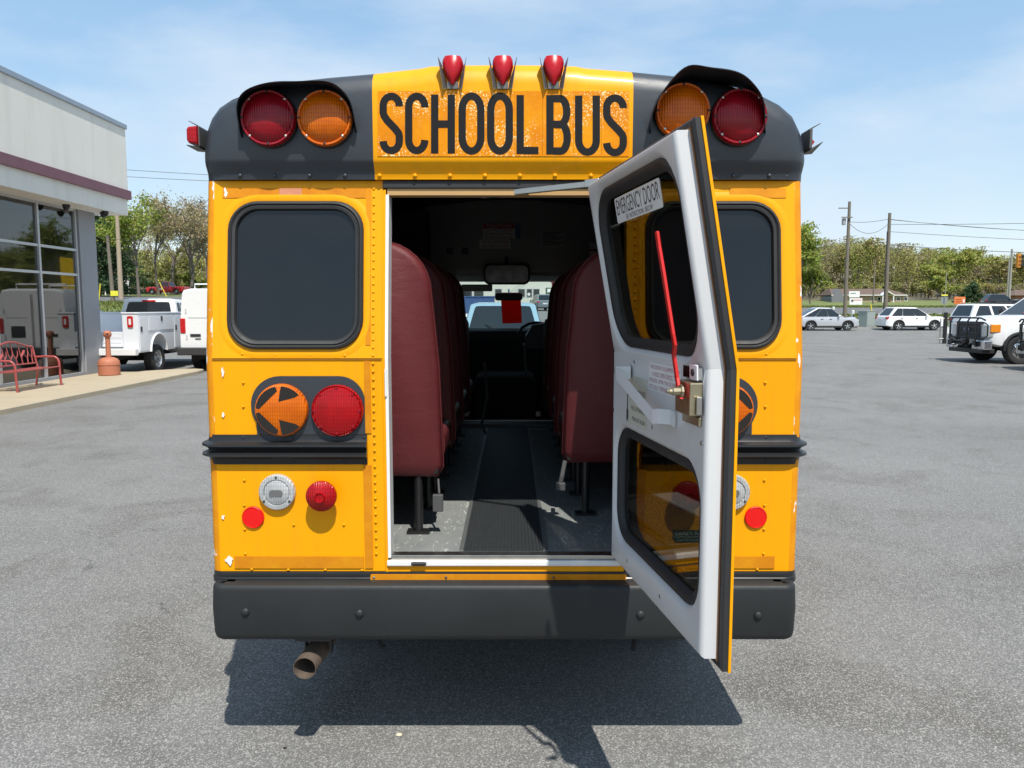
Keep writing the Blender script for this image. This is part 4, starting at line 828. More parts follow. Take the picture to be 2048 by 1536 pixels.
c = bY(1268, 1305, 0.0); m = MB(); m.tube([(c.x, 0.04, 0.58), (c.x + 0.006, 0.02, 0.50), (c.x - 0.004, 0.0, 0.455)], 0.011, 6); m.build('tow_hook', UNDER, bus)

# ---- emergency door, open past the right angle
TH = R_(98.7); HX, HY, DW, DK, DSL = 0.458, -0.012, 0.965, 1.675, 0.18
DU = Vector((-math.cos(TH), -math.sin(TH), 0)); DN = Vector((math.sin(TH), -math.cos(TH), 0)); DH = Vector((HX, HY, 0))
def DR(u, z, w): return DH + DU * u + DN * (w - DSL * max(0.0, z - DK)) + Vector((0, 0, z))
def dpx(px, py, w):
    d = ray(px, py); rel = Vector((0, -BY, CAMH)) - DH; t = (w - rel.dot(DN)) / d.dot(DN); p = rel + d * t
    if p.z > DK: t = (w - rel.dot(DN) - DSL * (CAMH - DK)) / (d.dot(DN) + DSL * d.z); p = rel + d * t
    return p.dot(DU), p.z
DZ0, DZ1 = 0.836, 2.326
UW = (0.085, 1.715, 0.885, 2.240); LW = (0.085, 0.985, 0.875, 1.383)    # window openings u0 z0 u1 z1
def ring2(prof, u0, u1, z0, z1, name, mat, parent, smooth=40):
    """upper + lower halves round the two window openings"""
    m = MB()
    for half, (hole, rad) in enumerate(((UW, 0.13), (LW, 0.10))):
        Ls = []
        for kind, w, ins in prof:
            if kind == 'o':
                b = (u0 + ins, DK, u1 - ins, z1 - ins) if half == 0 else (u0 + ins, z0 + ins, u1 - ins, DK)
                Ls.append([DR(u, z, w) for u, z in rr(*b, 0.0008)])
            else:
                Ls.append([DR(u, z, w) for u, z in rr(hole[0] - ins, hole[1] - ins, hole[2] + ins, hole[3] + ins, rad + ins)])
        m.loops(Ls, caps=False)
    return m.build(name, mat, parent, smooth=smooth)
door = ring2([('h', 0.0, 0.02), ('o', 0.0, 0.0), ('o', -0.008, 0.0), ('h', -0.008, 0.02)], 0.0, DW, DZ0, DZ1, 'emergency_door', YEL, bus, 30)
ring2([('o', -0.0085, 0.003), ('o', -0.023, 0.003), ('o', -0.029, 0.010), ('o', -0.026, 0.031)], 0.0, DW, DZ0, DZ1, 'door_seal', RUB, door, 35)
tape_edge = pm('bare_rusty_edge', (0.30, 0.14, 0.06), 0.8, var=0.4, vs=30)
ring2([('o', -0.0255, 0.025), ('o', -0.0305, 0.024), ('o', -0.031, 0.030)], 0.0, DW, DZ0, DZ1, 'seal_edge', tape_edge, door, 35)
ring2([('o', -0.020, 0.029), ('o', -0.064, 0.031), ('o', -0.072, 0.036), ('o', -0.076, 0.046), ('h', -0.076, 0.036), ('h', -0.074, 0.030), ('h', -0.064, 0.020), ('h', -0.055, 0.014), ('h', -0.030, 0.010)], 0.0, DW, DZ0, DZ1, 'door_liner', WHTG, door, 40)
for (u0, z0, u1, z1), rad in ((UW, 0.13), (LW, 0.10)):
    m = MB(); pr = ((0.016, -0.050), (0.016, -0.062), (0.006, -0.067), (-0.006, -0.062), (-0.018, -0.054), (-0.020, -0.038), (-0.012, -0.020), (0.012, 0.012), (0.020, 0.002))
    m.loops([[DR(u, z, w) for u, z in rr(u0 - i, z0 - i, u1 + i, z1 + i, rad + i)] for i, w in pr], caps=False); m.build('window_gasket', RUB, door, smooth=50)
    m = MB(); m.loops([[DR(u, z, w) for u, z in rr(u0 + 0.014, z0 + 0.014, u1 - 0.014, z1 - 0.014, rad - 0.014)] for w in (-0.044, -0.039)]); m.build('door_glass', DGL, door)
def dplate(u0, z0, u1, z1, w, th, name, mat, r=0.004):
    m = MB(); m.loops([[DR(u, z, ww) for u, z in rr(u0, z0, u1, z1, r, 3)] for ww in (w, w - th)]); return m.build(name, mat, door)
def dtext(s, u0, u1, zt, zb, w, mat):
    """reads along +u, as seen from inside"""
    m = MB(); vs, fs = text2d(s); m.add([DR(u0 + (u1 - u0) * x, zb + (zt - zb) * y, w) for x, y in vs], fs)
    return m.build('lettering', mat, door, recalc=False)
STK = pm('sticker_white', (0.72, 0.72, 0.70), 0.5, var=0.05); AGED = pm('sticker_aged', (0.54, 0.53, 0.44), 0.55, var=0.1); TEAL = pm('sticker_teal', (0.020, 0.075, 0.070), 0.5); TPR = pm('sticker_print', (0.55, 0.62, 0.60), 0.6)
dplate(0.248, 2.130, 0.706, 2.214, -0.0445, 0.0012, 'window_sticker', STK, 0.008)
dtext('EMERGENCY DOOR', 0.262, 0.692, 2.207, 2.156, -0.0461, INK)
dtext('SEE  INSTRUCTIONS  BELOW', 0.35, 0.62, 2.150, 2.135, -0.0461, INK)
dplate(0.458, 1.572, 0.745, 1.662, -0.0765, 0.0008, 'door_notice', STK, 0.003)
RINK = pm('notice_red_ink', (0.42, 0.16, 0.24), 0.6)
for k, (s, a, b) in enumerate((('THIS DOOR IS EQUIPPED WITH', 0.468, 0.735), ('A HOLD OPEN DEVICE. TO', 0.490, 0.71), ('RELEASE, OPEN THE DOOR TO', 0.468, 0.735), ('ITS FULLY OPENED POSITION', 0.468, 0.735))):
    dtext(s, a, b, 1.656 - 0.0215 * k, 1.641 - 0.0215 * k, -0.0777, RINK)
dplate(0.246, 1.430, 0.440, 1.600, -0.0765, 0.0008, 'door_notice', AGED, 0.003)
dtext('EMERGENCY DOOR', 0.262, 0.425, 1.556, 1.536, -0.0777, INK)
dtext('PULL UP HANDLE', 0.275, 0.428, 1.496, 1.480, -0.0777, INK); dtext('PUSH OUT DOOR', 0.285, 0.425, 1.458, 1.443, -0.0777, INK)
m = MB(); m.loops([[DR(u, z, w) for u, z in ((0.222, 1.60), (0.230, 1.60), (0.230, 1.475), (0.236, 1.475), (0.236, 1.43), (0.226, 1.445), (0.216, 1.43), (0.216, 1.475), (0.222, 1.475))] for w in (-0.0764, -0.0772)]); m.build('arrow_mark', INK, door)
# dealer sticker on the rear panel, seen through the lower pane
sx0, sz1 = s2(1344, 1060); sx1, sz0 = s2(1443, 1084)
lp = [(sx0 + 0.012, sz0), (sx1, sz0), (sx1 + 0.006, (sz0 + sz1) / 2), (sx1, sz1), (sx0, sz1), (sx0 + 0.005, (sz0 + sz1) / 2 + 0.004), (sx0 + 0.001, (sz0 + sz1) / 2 - 0.006)]
ds = plate(lp, 0.0022, 0.0006, 'dealer_sticker', TEAL)
hh = sz1 - sz0
for s_, a, b, z0_, z1_ in (("Eddie's Auto Sales", 0.014, 0.006, 0.58, 0.92), ('WWW.EDDIESAUTOSALES.COM', 0.010, 0.008, 0.36, 0.50), ('AUTO SALES & SERVICE', 0.022, 0.012, 0.10, 0.24)):
    m = MB(); put_text(m, s_, (sx0 + a, -0.0027, sz0 + hh * z0_), (sx1 - sx0 - a - b, 0, 0), (0, 0, hh * (z1_ - z0_))); m.build('lettering', TPR, ds, recalc=False)
# red release lever: a bent flat bar standing off the liner
m = MB(); Ls = []
for px, py, w in ((1318, 463, -0.128), (1322, 492, -0.128), (1331, 545, -0.130), (1350, 668, -0.132), (1354, 690, -0.130), (1352, 712, -0.126), (1358, 755, -0.122), (1364, 792, -0.122), (1366, 797, -0.122)):
    u, z = dpx(px, py, w); hw = 0.012
    Ls.append([DR(u - hw, z, w), DR(u + hw, z, w - 0.003), DR(u + hw, z, w - 0.012), DR(u - hw, z, w - 0.009)])
m.loops(Ls).build('release_lever', REDH, door, bevel=0.002)
def dbox(u0, u1, z0, z1, w0, w1, name, mat, bevel=0.002):
    m = MB(); m.loops([[DR(u, z, w) for u, z in ((u0, z0), (u1, z0), (u1, z1), (u0, z1))] for w in (w0, w1)]); return m.build(name, mat, door, bevel=bevel)
lu0, lu1 = dpx(1351, 800, -0.112)[0], dpx(1381, 800, -0.112)[0]; lz1, lz0 = dpx(1366, 762, -0.112)[1], dpx(1366, 828, -0.112)[1]
dbox(lu0, lu1, lz0, lz1, -0.0765, -0.114, 'latch_case', BRASS, 0.004)
dbox(0.785, 0.905, lz1 + 0.006, lz1 + 0.040, -0.0765, -0.088, 'latch_plate', CHR, 0.002); dbox(0.850, 0.905, lz1 + 0.004, lz1 + 0.048, -0.0885, -0.094, 'latch_plate', pm('latch_white', (0.78, 0.78, 0.77), 0.4), 0.004)
dbox(0.780, 0.905, lz0 - 0.030, lz0 - 0.004, -0.0765, -0.086, 'latch_plate', BRASS, 0.003); dbox(lu1 + 0.003, lu1 + 0.012, lz0 + 0.004, lz0 + 0.055, -0.082, -0.098, 'latch_bolt', ZINC, 0.003)
m = MB(); c = DR(*dpx(1364, 782, -0.135), -0.135); m.lathe(c, -DN, ((0.018, 0), (0.018, 0.006), (0.012, 0.0065), (0.012, 0.026), (0.008, 0.030), (0.008, 0.036), (0.003, 0.044)), 8); m.build('lever_bolt', BRASS, door)
m = MB(); m.lathe(DR(0.878, lz1 + 0.026, -0.094), -DN, ((0.010, 0), (0.010, 0.004), (0.003, 0.006)), 12); m.build('latch_screw', DARKP, door)
for u, z in ((0.055, 1.60), (0.055, 1.45), (0.905, 1.47), (0.50, 1.452), (0.30, 1.652), (0.60, 0.92), (0.25, 0.92), (0.055, 1.68)):
    m = MB(); m.lathe(DR(u, z, -0.0762), -DN, ((0.007, 0), (0.006, 0.002), (0.002, 0.0025)), 8); m.build('liner_screw', ZINC, door)
# grab bar of bent flat strap
m = MB(); Ls = []
for px, py, w in ((1256, 724, -0.0768), (1262, 733, -0.084), (1233, 733, -0.135), (1270, 776, -0.135), (1306, 818, -0.135), (1318, 817, -0.130), (1342, 819, -0.095), (1352, 825, -0.0785)):
    u, z = dpx(px, py, w); Ls.append([DR(u, z, w), DR(u + 0.004, z, w - 0.003), DR(u + 0.004, z - 0.045, w - 0.003), DR(u, z - 0.045, w)])
m.loops(Ls).build('grab_handle', WHT, door, bevel=0.001)
# check strap from header to door top
a = bY(966, 394, 0.20); m = MB()
def beam(m, p, q_, wy, wz):
    p, q_ = Vector(p), Vector(q_); d = (q_ - p).normalized(); s = d.cross(Vector((0, 0, 1))).normalized(); u = s.cross(d)
    m.loops([[c + s * i * wy + u * j * wz for i, j in ((-1, -1), (1, -1), (1, 1), (-1, 1))] for c in (p, q_)])
e_ = bY(1178, 369, -0.06)
beam(m, (a.x, 0.16, a.z), e_, 0.010, 0.011); m.build('hold_open_strap', ZINC, bus, bevel=0.003)
m = MB(); beam(m, e_ + Vector((-0.012, 0, 0)), (e_.x + 0.04, e_.y - 0.02, e_.z + 0.004), 0.018, 0.014); m.build('strap_bracket', ZINC, door, bevel=0.003)
for z in (0.98, 1.45, 2.15):
    m = MB(); m.tube([DR(0.0, z - 0.04, 0.006), DR(0.0, z + 0.04, 0.006)], 0.009, 8); m.build('door_hinge', YEL, door)

# ================================================================== SHOWROOM ON THE LEFT
WXB = -11.0; BYE = 20.4                       # glass wall plane, far end
bld = thing('showroom', 'cream stucco showroom with a maroon fascia band and tall shop windows', 'building', (-14, 12, 0))
BO = Vector((14, -12, 0))
def bb(x0, x1, y0, y1, z0, z1, name, mat, bevel=0, parent=None):
    m = MB(); m.box(x0 + 14, x1 + 14, y0 - 12, y1 - 12, z0, z1); return m.build(name, mat, parent or bld, bevel=bevel)
def stucco():
    m = bpy.data.materials.new('cream_stucco'); t, b, l = nodes_of(m); tc = t.nodes.new('ShaderNodeTexCoord')
    n = tex(t, 'ShaderNodeTexNoise', 0.9, Detail=8.0, Roughness=0.65); l(tc.outputs['Object'], n.inputs['Vector'])
    c = mixc(t, l, n.outputs['Fac'], (0.72, 0.69, 0.62), (0.80, 0.775, 0.71))
    mp = t.nodes.new('ShaderNodeMapping'); mp.inputs['Scale'].default_value = (3, 3, 0.35); l(tc.outputs['Object'], mp.inputs['Vector'])
    n2 = tex(t, 'ShaderNodeTexNoise', 1.0, Detail=6.0); l(mp.outputs[0], n2.inputs['Vector'])
    c = mixc(t, l, ramp2(t, l, n2.outputs['Fac'], 0.5, 0.75, (0, 0, 0), (0.45, 0.45, 0.45)).outputs[0], c, (0.60, 0.57, 0.51))
    l(c, b.inputs['Base Color']); b.inputs['Roughness'].default_value = 0.9
    n3 = tex(t, 'ShaderNodeTexNoise', 60.0, Detail=4.0); l(tc.outputs['Object'], n3.inputs['Vector']); bp = t.nodes.new('ShaderNodeBump'); bp.inputs['Strength'].default_value = 0.3; bp.inputs['Distance'].default_value = 0.01
    l(n3.outputs['Fac'], bp.inputs['Height']); l(bp.outputs[0], b.inputs['Normal']); return m
STU = stucco(); MAR = pm('maroon_band', (0.17, 0.075, 0.095), 0.6, var=0.2, vs=3); PIL = pm('grey_pier_paint', (0.27, 0.28, 0.30), 0.7, var=0.06, vs=2)
ALU = pm('aluminium_frame', (0.50, 0.51, 0.53), 0.4, metal=0.5, var=0.05); COPE = pm('roof_coping', (0.34, 0.38, 0.43), 0.4, metal=0.5)
bb(-22, -10.3, 3, 21.05, 4.95, 6.56, 'fascia_wall', STU)
bb(-22, -10.24, 3, 21.11, 4.72, 4.9495, 'fascia_band', MAR)
bb(-22, -10.32, 3, 21.03, 4.30, 4.7195, 'soffit_beam', STU)
bb(-22, -10.26, 3, 21.09, 6.5605, 6.68, 'roof_coping', COPE, 0.01)
bb(-11.35, -10.93, 19.72, 20.5, 0.12, 4.2995, 'corner_pier', PIL, 0.01)
bb(-22, -11.3505, 20.1, 20.4, 0.0, 4.2995, 'end_wall', STU)
bb(-22, -21.7, 3, 20.0995, 0.0, 4.2995, 'back_wall', pm('room_grey', (0.25, 0.25, 0.25), 0.8))
bb(-21.699, -11.2, 3, 20.0995, 0.0, 0.06, 'room_floor', pm('room_tile', (0.22, 0.20, 0.18), 0.4))
bb(-11.12, -10.94, 3, 19.7195, 0.121, 0.20, 'window_sill', PIL)
MY = [3.0, 5.1, 6.72, 8.34, 9.96, 11.58, 13.2, 14.85, 16.48, 18.10, 19.66]
ZR = [0.20, 2.66, 3.28, 4.28]
SHOPG = glass('shop_glass', (0.34, 0.36, 0.37), 0.02, 1.75)
for y in MY: bb(-11.08, -10.97, y - 0.035, y + 0.035, 0.2005, 4.2995, 'mullion', ALU)
for z in ZR[1:3]:
    for a, b in zip(MY, MY[1:]): bb(-11.07, -10.98, a + 0.036, b - 0.036, z - 0.03, z + 0.03, 'transom', ALU)
for a, b in zip(MY, MY[1:]):
    bb(-11.07, -10.98, a + 0.036, b - 0.036, 4.24, 4.2995, 'transom', ALU)
    for z0, z1 in ((0.2005, 2.63), (2.69, 3.25), (3.31, 4.24)): bb(-11.03, -11.02, a + 0.0355, b - 0.0355, z0, z1, 'window_pane', SHOPG)
# yellow flag out on the lot beyond the van: the photograph shows it only as a reflection in the shop glass
ban = thing('promotional_flag', 'yellow flag with black print mirrored in the shop window', 'flag', (-5.25, 29.0, 0.012))
YB = pm('banner_yellow', (0.80, 0.52, 0.01), 0.7)
m = MB(); m.tube([(0, 0.03, 0), (0, 0.03, 2.2), (0.02, 0.03, 3.75)], [0.035, 0.025, 0.015], 8); m.build('flag_pole', ZINC, ban)
m = MB(); m.lathe((0, 0.03, 0), (0, 0, 1), ((0.35, 0), (0.35, 0.04), (0.06, 0.09)), 16); m.build('flag_base', DARKP, ban)
P = [(0.06, 3.70), (-1.28, 3.55), (-1.22, 2.95), (-0.75, 2.88), (-0.70, 2.35), (0.0, 2.32), (0.06, 2.9)]
m = MB(); m.loops([[Vector((x, y - 0.05 * math.sin(3 * x), z)) for x, z in P] for y in (0.0, 0.01)]); bo_ = m.build('flag_cloth', YB, ban)
for Q in (((-0.15, 3.5), (-0.35, 3.3), (-0.75, 3.42), (-0.6, 3.15), (-0.7, 2.95), (-0.35, 3.02), (-0.2, 2.9), (-0.25, 3.2)), ((-0.1, 2.78), (-0.35, 2.82), (-0.55, 2.6), (-0.25, 2.5))):
    m = MB(); m.loops([[Vector((x, y - 0.05 * math.sin(3 * x), z)) for x, z in Q] for y in (-0.008, -0.0005)]); m.build('flag_print', INK, bo_)
# dome cameras under the soffit
for k, (y, x, lb) in enumerate(((20.35, -10.62, 'small black dome camera under the eaves beside the corner pier'), (20.1, -10.45, 'small black dome camera at the outer edge of the eaves'), (18.8, -10.7, 'small black dome camera under the eaves above the shop window'))):
    t = thing('dome_camera', lb, 'camera', (x, y, 4.30), group='dome cameras under the eaves')
    m = MB(); m.lathe((0, 0, -0.0005), (0, 0, -1), ((0.085, 0), (0.085, 0.05), (0.08, 0.06)), 16); m.build('camera_base', DARKP, t); m = MB(); m.lathe((0, 0, -0.0605), (0, 0, -1), ((0.075, 0), (0.065, 0.045), (0.035, 0.075), (0.01, 0.08)), 16); m.build('camera_dome', BLKG, t, smooth=50)
# walkway with kerb
def conc(name, c, var=0.14):
    return pm(name, c, 0.88, var=var, vs=2.2, bump=0.2, bs=80)
CON = conc('walkway_concrete', (0.40, 0.335, 0.235))
m = MB(); out = [(-22, 3), (-8.78, 3), (-8.72, 12), (-8.66, 18), (-8.60, 21.0), (-8.66, 21.55), (-8.95, 21.75), (-9.5, 21.5), (-10.2, 20.75), (-11.0, 20.62), (-22, 20.6)]
m.loops([[Vector((x, y, 0.0125)) for x, y in out], [Vector((x, y, 0.10)) for x, y in out], [Vector((x - 0.02, y - 0.01, 0.12)) for x, y in out]]); tag(m.build('walkway', CON), kind='structure')
# bench
bench = thing('park_bench', 'red metal bench with cast twig and bird back by the shop window', 'bench', (-10.2, 16.3, 0.12), 0)
BR = pm('bench_red', (0.34, 0.065, 0.060), 0.4, var=0.15, vs=10, coat=0.2)
# local: +x to the road (front), y along; seat 1.45 long
hy_ = 0.76
def bt(pts, r, name, n=8, **k): m = MB(); m.tube(pts, r, n, **k); return m.build(name, BR, bench, smooth=50)
for s in (-1, 1):
    y = s * hy_
    bt([(0.16, y, 0), (0.14, y, 0.30), (0.135, y, 0.52), (0.10, y, 0.60), (0.04, y, 0.635), (-0.20, y, 0.64), (-0.38, y, 0.625)], 0.025, 'arm')
    bt([(-0.40, y, 0), (-0.36, y, 0.22), (-0.345, y, 0.40)], 0.022, 'leg')
    bt([(-0.345, y, 0.40), (-0.40, y, 0.66), (-0.44, y, 0.86)], 0.022, 'back_post')
for x, z in ((0.12, 0.42), (0.02, 0.405), (-0.08, 0.40), (-0.18, 0.40), (-0.28, 0.405)):
    m = MB(); m.box(x - 0.04, x + 0.04, -hy_ + 0.02, hy_ - 0.02, z - 0.012, z + 0.012); m.build('seat_slat', BR, bench, bevel=0.008)
bt([(-0.44, y, 0.86 + 0.13 * math.sin(math.pi * (y + hy_) / (2 * hy_)) ** 2) for y in [-hy_ + 2 * hy_ * k / 14 for k in range(15)]], 0.022, 'top_rail')
bt([(-0.37, -hy_, 0.50), (-0.37, hy_, 0.50)], 0.018, 'back_rail')
def bk(y, z): return (-0.37 - 0.19 * (z - 0.5), y, z)
rnd = random.Random(4)
for y0 in (-0.62, -0.44, -0.25, -0.05, 0.12, 0.30, 0.48, 0.64):
    d = rnd.uniform(-0.10, 0.10); top = 0.86 + 0.13 * math.sin(math.pi * (y0 + d + hy_) / (2 * hy_)) ** 2
    bt([bk(y0, 0.50), bk(y0 + d * 0.2, 0.62), bk(y0 + d * 0.9, 0.74), bk(y0 + d, top)], [0.012, 0.011, 0.010, 0.009], 'twig', 6)
    bt([bk(y0 + d * 0.2, 0.62), bk(y0 + 0.07 * (1 if d < 0 else -1), 0.70), bk(y0 + 0.09 * (1 if d < 0 else -1), 0.80)], [0.010, 0.009, 0.006], 'twig', 6)
for y0, z0 in ((0.38, 0.70), (-0.35, 0.66)):
    m = MB(); m.tube([bk(y0 - 0.10, z0 - 0.05), bk(y0 - 0.05, z0 - 0.01), bk(y0, z0 + 0.03), bk(y0 + 0.045, z0 + 0.065), bk(y0 + 0.06, z0 + 0.085), bk(y0 + 0.085, z0 + 0.085)], [0.008, 0.022, 0.030, 0.022, 0.020, 0.004], 8); m.build('bird_ornament', BR, bench, smooth=50)
# smokers' post
ash = thing('smokers_post', 'terracotta plastic cigarette post on a round drum base beside the grey pier', 'ash bin', (xat(216, 19.6), 19.6, 0.12))
TER = pm('terracotta_plastic', (0.43, 0.155, 0.085), 0.6, var=0.12, vs=6)
m = MB(); m.lathe((0, 0, 0), (0, 0, 1), ((0.235, 0), (0.255, 0.02), (0.255, 0.26), (0.265, 0.265), (0.265, 0.285), (0.255, 0.29), (0.25, 0.36), (0.20, 0.42), (0.12, 0.455), (0.065, 0.46)), 28); m.build('drum_base', TER, ash, smooth=40)
m = MB(); m.lathe((0, 0, 0.4605), (0, 0, 1), ((0.068, 0), (0.060, 0.1), (0.058, 0.50)), 18); m.build('stem', TER, ash, smooth=50)
m = MB(); m.lathe((0, 0, 0.9605), (0, 0, 1), ((0.058, 0), (0.088, 0.03), (0.098, 0.085), (0.088, 0.14), (0.05, 0.17), (0.01, 0.175)), 18); hd_ = m.build('head', TER, ash, smooth=50)
m = MB(); m.lathe((0.045, -0.092, 1.05), (0.42, -0.9, 0.0), ((0.040, -0.02), (0.036, 0.010), (0.028, 0.012), (0.022, -0.004), (0.01, -0.006)), 14); m.build('ash_hole', TER, hd_, smooth=50)
m = MB(); m.lathe((0.0455, -0.0935, 1.05), (0.42, -0.9, 0.0), ((0.021, 0.002), (0.01, 0.0025)), 12); m.build('hole_dark', UNDER, hd_)

# ================================================================== VEHICLES (local: +x forward, +y left)
def paint(name, c, metal=0.0): return pm(name, c, 0.28, metal=metal, var=0.03, vs=1.5, coat=0.7, rvar=0.05)
PW, PSIL, PBLK, PRED, PBLU, PGRY = paint('car_white', (0.78, 0.78, 0.77)), paint('car_silver', (0.50, 0.51, 0.53), 0.35), paint('car_black', (0.012, 0.013, 0.016)), paint('car_red', (0.48, 0.015, 0.018)), paint('car_light_blue', (0.30, 0.45, 0.54), 0.2), paint('car_grey', (0.16, 0.18, 0.20), 0.3)
TLR = pm('tail_red', (0.48, 0.010, 0.010), 0.15, coat=0.6); HLC = pm('head_clear', (0.62, 0.65, 0.66), 0.12, metal=0.5, coat=0.6); TAMB = pm('turn_amber', (0.75, 0.25, 0.02), 0.2, coat=0.5)
def pl(K, v): return lerpk(K, v)
def loft_body(root, Lh, top, hw, gc, wheels, Rw, paintm, name='body', end=0.10, plan_r=0.5, tum=0.94, crown=0.02):
    """top: [(x,z)]; wheels: x positions; cross sections along x"""
    xs = set(np.round(np.linspace(-Lh, Lh, 46), 4)); Ra = Rw * 1.14
    for w in wheels:
        for k in range(13): xs.add(round(w + Ra * math.cos(math.pi * k / 12), 4))
        xs.add(round(w - Ra - 0.005, 4)); xs.add(round(w + Ra + 0.005, 4))
    for x, _ in top: xs.add(round(x, 4))
    xs = sorted(x for x in xs if -Lh <= x <= Lh); Ls = []
    for x in xs:
        e = min(x + Lh, Lh - x); q = max(0, 1 - e / plan_r); h = hw * (1 - 0.16 * q * q * q); zt = pl(top, x); zb = gc + 0.10 * max(0, 1 - e / 0.45)
        arch = False
        for w in wheels:
            if abs(x - w) < Ra: zb = max(zb, Rw + math.sqrt(max(0, Ra * Ra - (x - w) ** 2))); arch = True
        zb = min(zb, zt - 0.05); zm = zb + (zt - zb) * 0.55
        Ls.append([Vector((x, s * h * k, z)) for s, k, z in ((1, 0.90, zb), (1, 0.985, zb + (0.01 if arch else 0.05)), (1, 1.0, max(zb + 0.02, min(zm, 0.72))), (1, 0.985, zt - 0.10 if zt - 0.10 > zb + 0.03 else zb + 0.03), (1, 0.95, zt - 0.025), (1, 0.86, zt), (1, 0.4, zt + crown), (-1, 0.4, zt + crown), (-1, 0.86, zt), (-1, 0.95, zt - 0.025),
                 (-1, 0.985, zt - 0.10 if zt - 0.10 > zb + 0.03 else zb + 0.03), (-1, 1.0, max(zb + 0.02, min(zm, 0.72))), (-1, 0.985, zb + (0.01 if arch else 0.05)), (-1, 0.90, zb))])
    m = MB(); m.loops(Ls); return m.build(name, paintm, root, smooth=35)
def cabin(root, A, B, C, D, zb, zr, hw, hr, paintm, wins, rear=True, glassm=None, zbr=None):
    """A rear base, B roof rear, C roof front, D windscreen base (x); wins: [(s0,s1)] shares along the side"""
    glassm = glassm or CARG; zbr = zb if zbr is None else zbr
    base = [Vector((A, hw, zbr)), Vector((D, hw, zb)), Vector((D, -hw, zb)), Vector((A, -hw, zbr))]; roof = [Vector((B, hr, zr)), Vector((C, hr, zr - 0.02)), Vector((C, -hr, zr - 0.02)), Vector((B, -hr, zr))]
    def mid(t, bow):  # rings up the cabin, with rounding near the roof
        return [b.lerp(r, t) for b, r in zip(base, roof)]
    m = MB(); rr0 = [b.lerp(r, 1.0) for b, r in zip(base, roof)]
    top = [Vector((x * 0.5 + (B + C) / 2 * 0.5 + (0.32 * (x - (B + C) / 2)), y * 0.80, z + 0.035)) for x, y, z in rr0]
    m.loops([[b - Vector((0, 0, 0.06)) for b in base], base, rr0, top]); cb = m.build('cabin', paintm, root, bevel=0.05, seg=3)
    def face(a, b, c, d, s0, s1, t0, t1, name, out):
        p = []
        for s, t in ((s0[0], t0), (s1[0], t0), (s1[1], t1), (s0[1], t1)):
            p.append(a.lerp(b, s).lerp(d.lerp(c, s), t) + out * 0.012)
        mm = MB(); cen = sum(p, Vector()) / 4
        q_ = []
        for i in range(4):   # softened corners
            a_, b_, c_ = p[i - 1], p[i], p[(i + 1) % 4]; q_ += [b_.lerp(a_, 0.10), b_.lerp(a_, 0.03).lerp(b_.lerp(c_, 0.03), 0.5), b_.lerp(c_, 0.10)]
        mm.loops([q_, [v - out * 0.02 for v in q_]]); return mm.build(name, glassm, cb)
    for sg in (1, -1):
        i0, i1 = (0, 1) if sg > 0 else (3, 2); n_ = Vector((0, sg, 0.25)).normalized()
        for s0, s1 in wins: face(base[i0], base[i1], roof[i1], roof[i0], s0, s1, 0.06, 0.90, 'side_glass', n_)
    face(base[1], base[2], roof[2], roof[1], (0.06, 0.08), (0.94, 0.92), 0.04, 0.94, 'windshield', Vector((1, 0, 0.6)).normalized())
    if rear: face(base[0], base[3], roof[3], roof[0], (0.08, 0.10), (0.92, 0.90), 0.12, 0.92, 'rear_glass', Vector((-1, 0, 0.4)).normalized())
    return cb
def cbox(root, x0, x1, y0, y1, z0, z1, name, mat, bevel=0.015):
    m = MB(); m.box(x0, x1, y0, y1, z0, z1); return m.build(name, mat, root, bevel=bevel)
def arch_trim(root, wx, Rw, hw, sg, mat=DARKP, r=0.045):
    m = MB(); Ra = Rw * 1.17; pts = [(wx + Ra * math.cos(R_(t)), sg * (hw - 0.012), Rw + Ra * math.sin(R_(t)) * 1.0) for t in range(-12, 193, 12)]
    m.tube(pts, r, 6, flat=(1, 1)); m.build('wheel_arch_trim', mat, root, smooth=50)
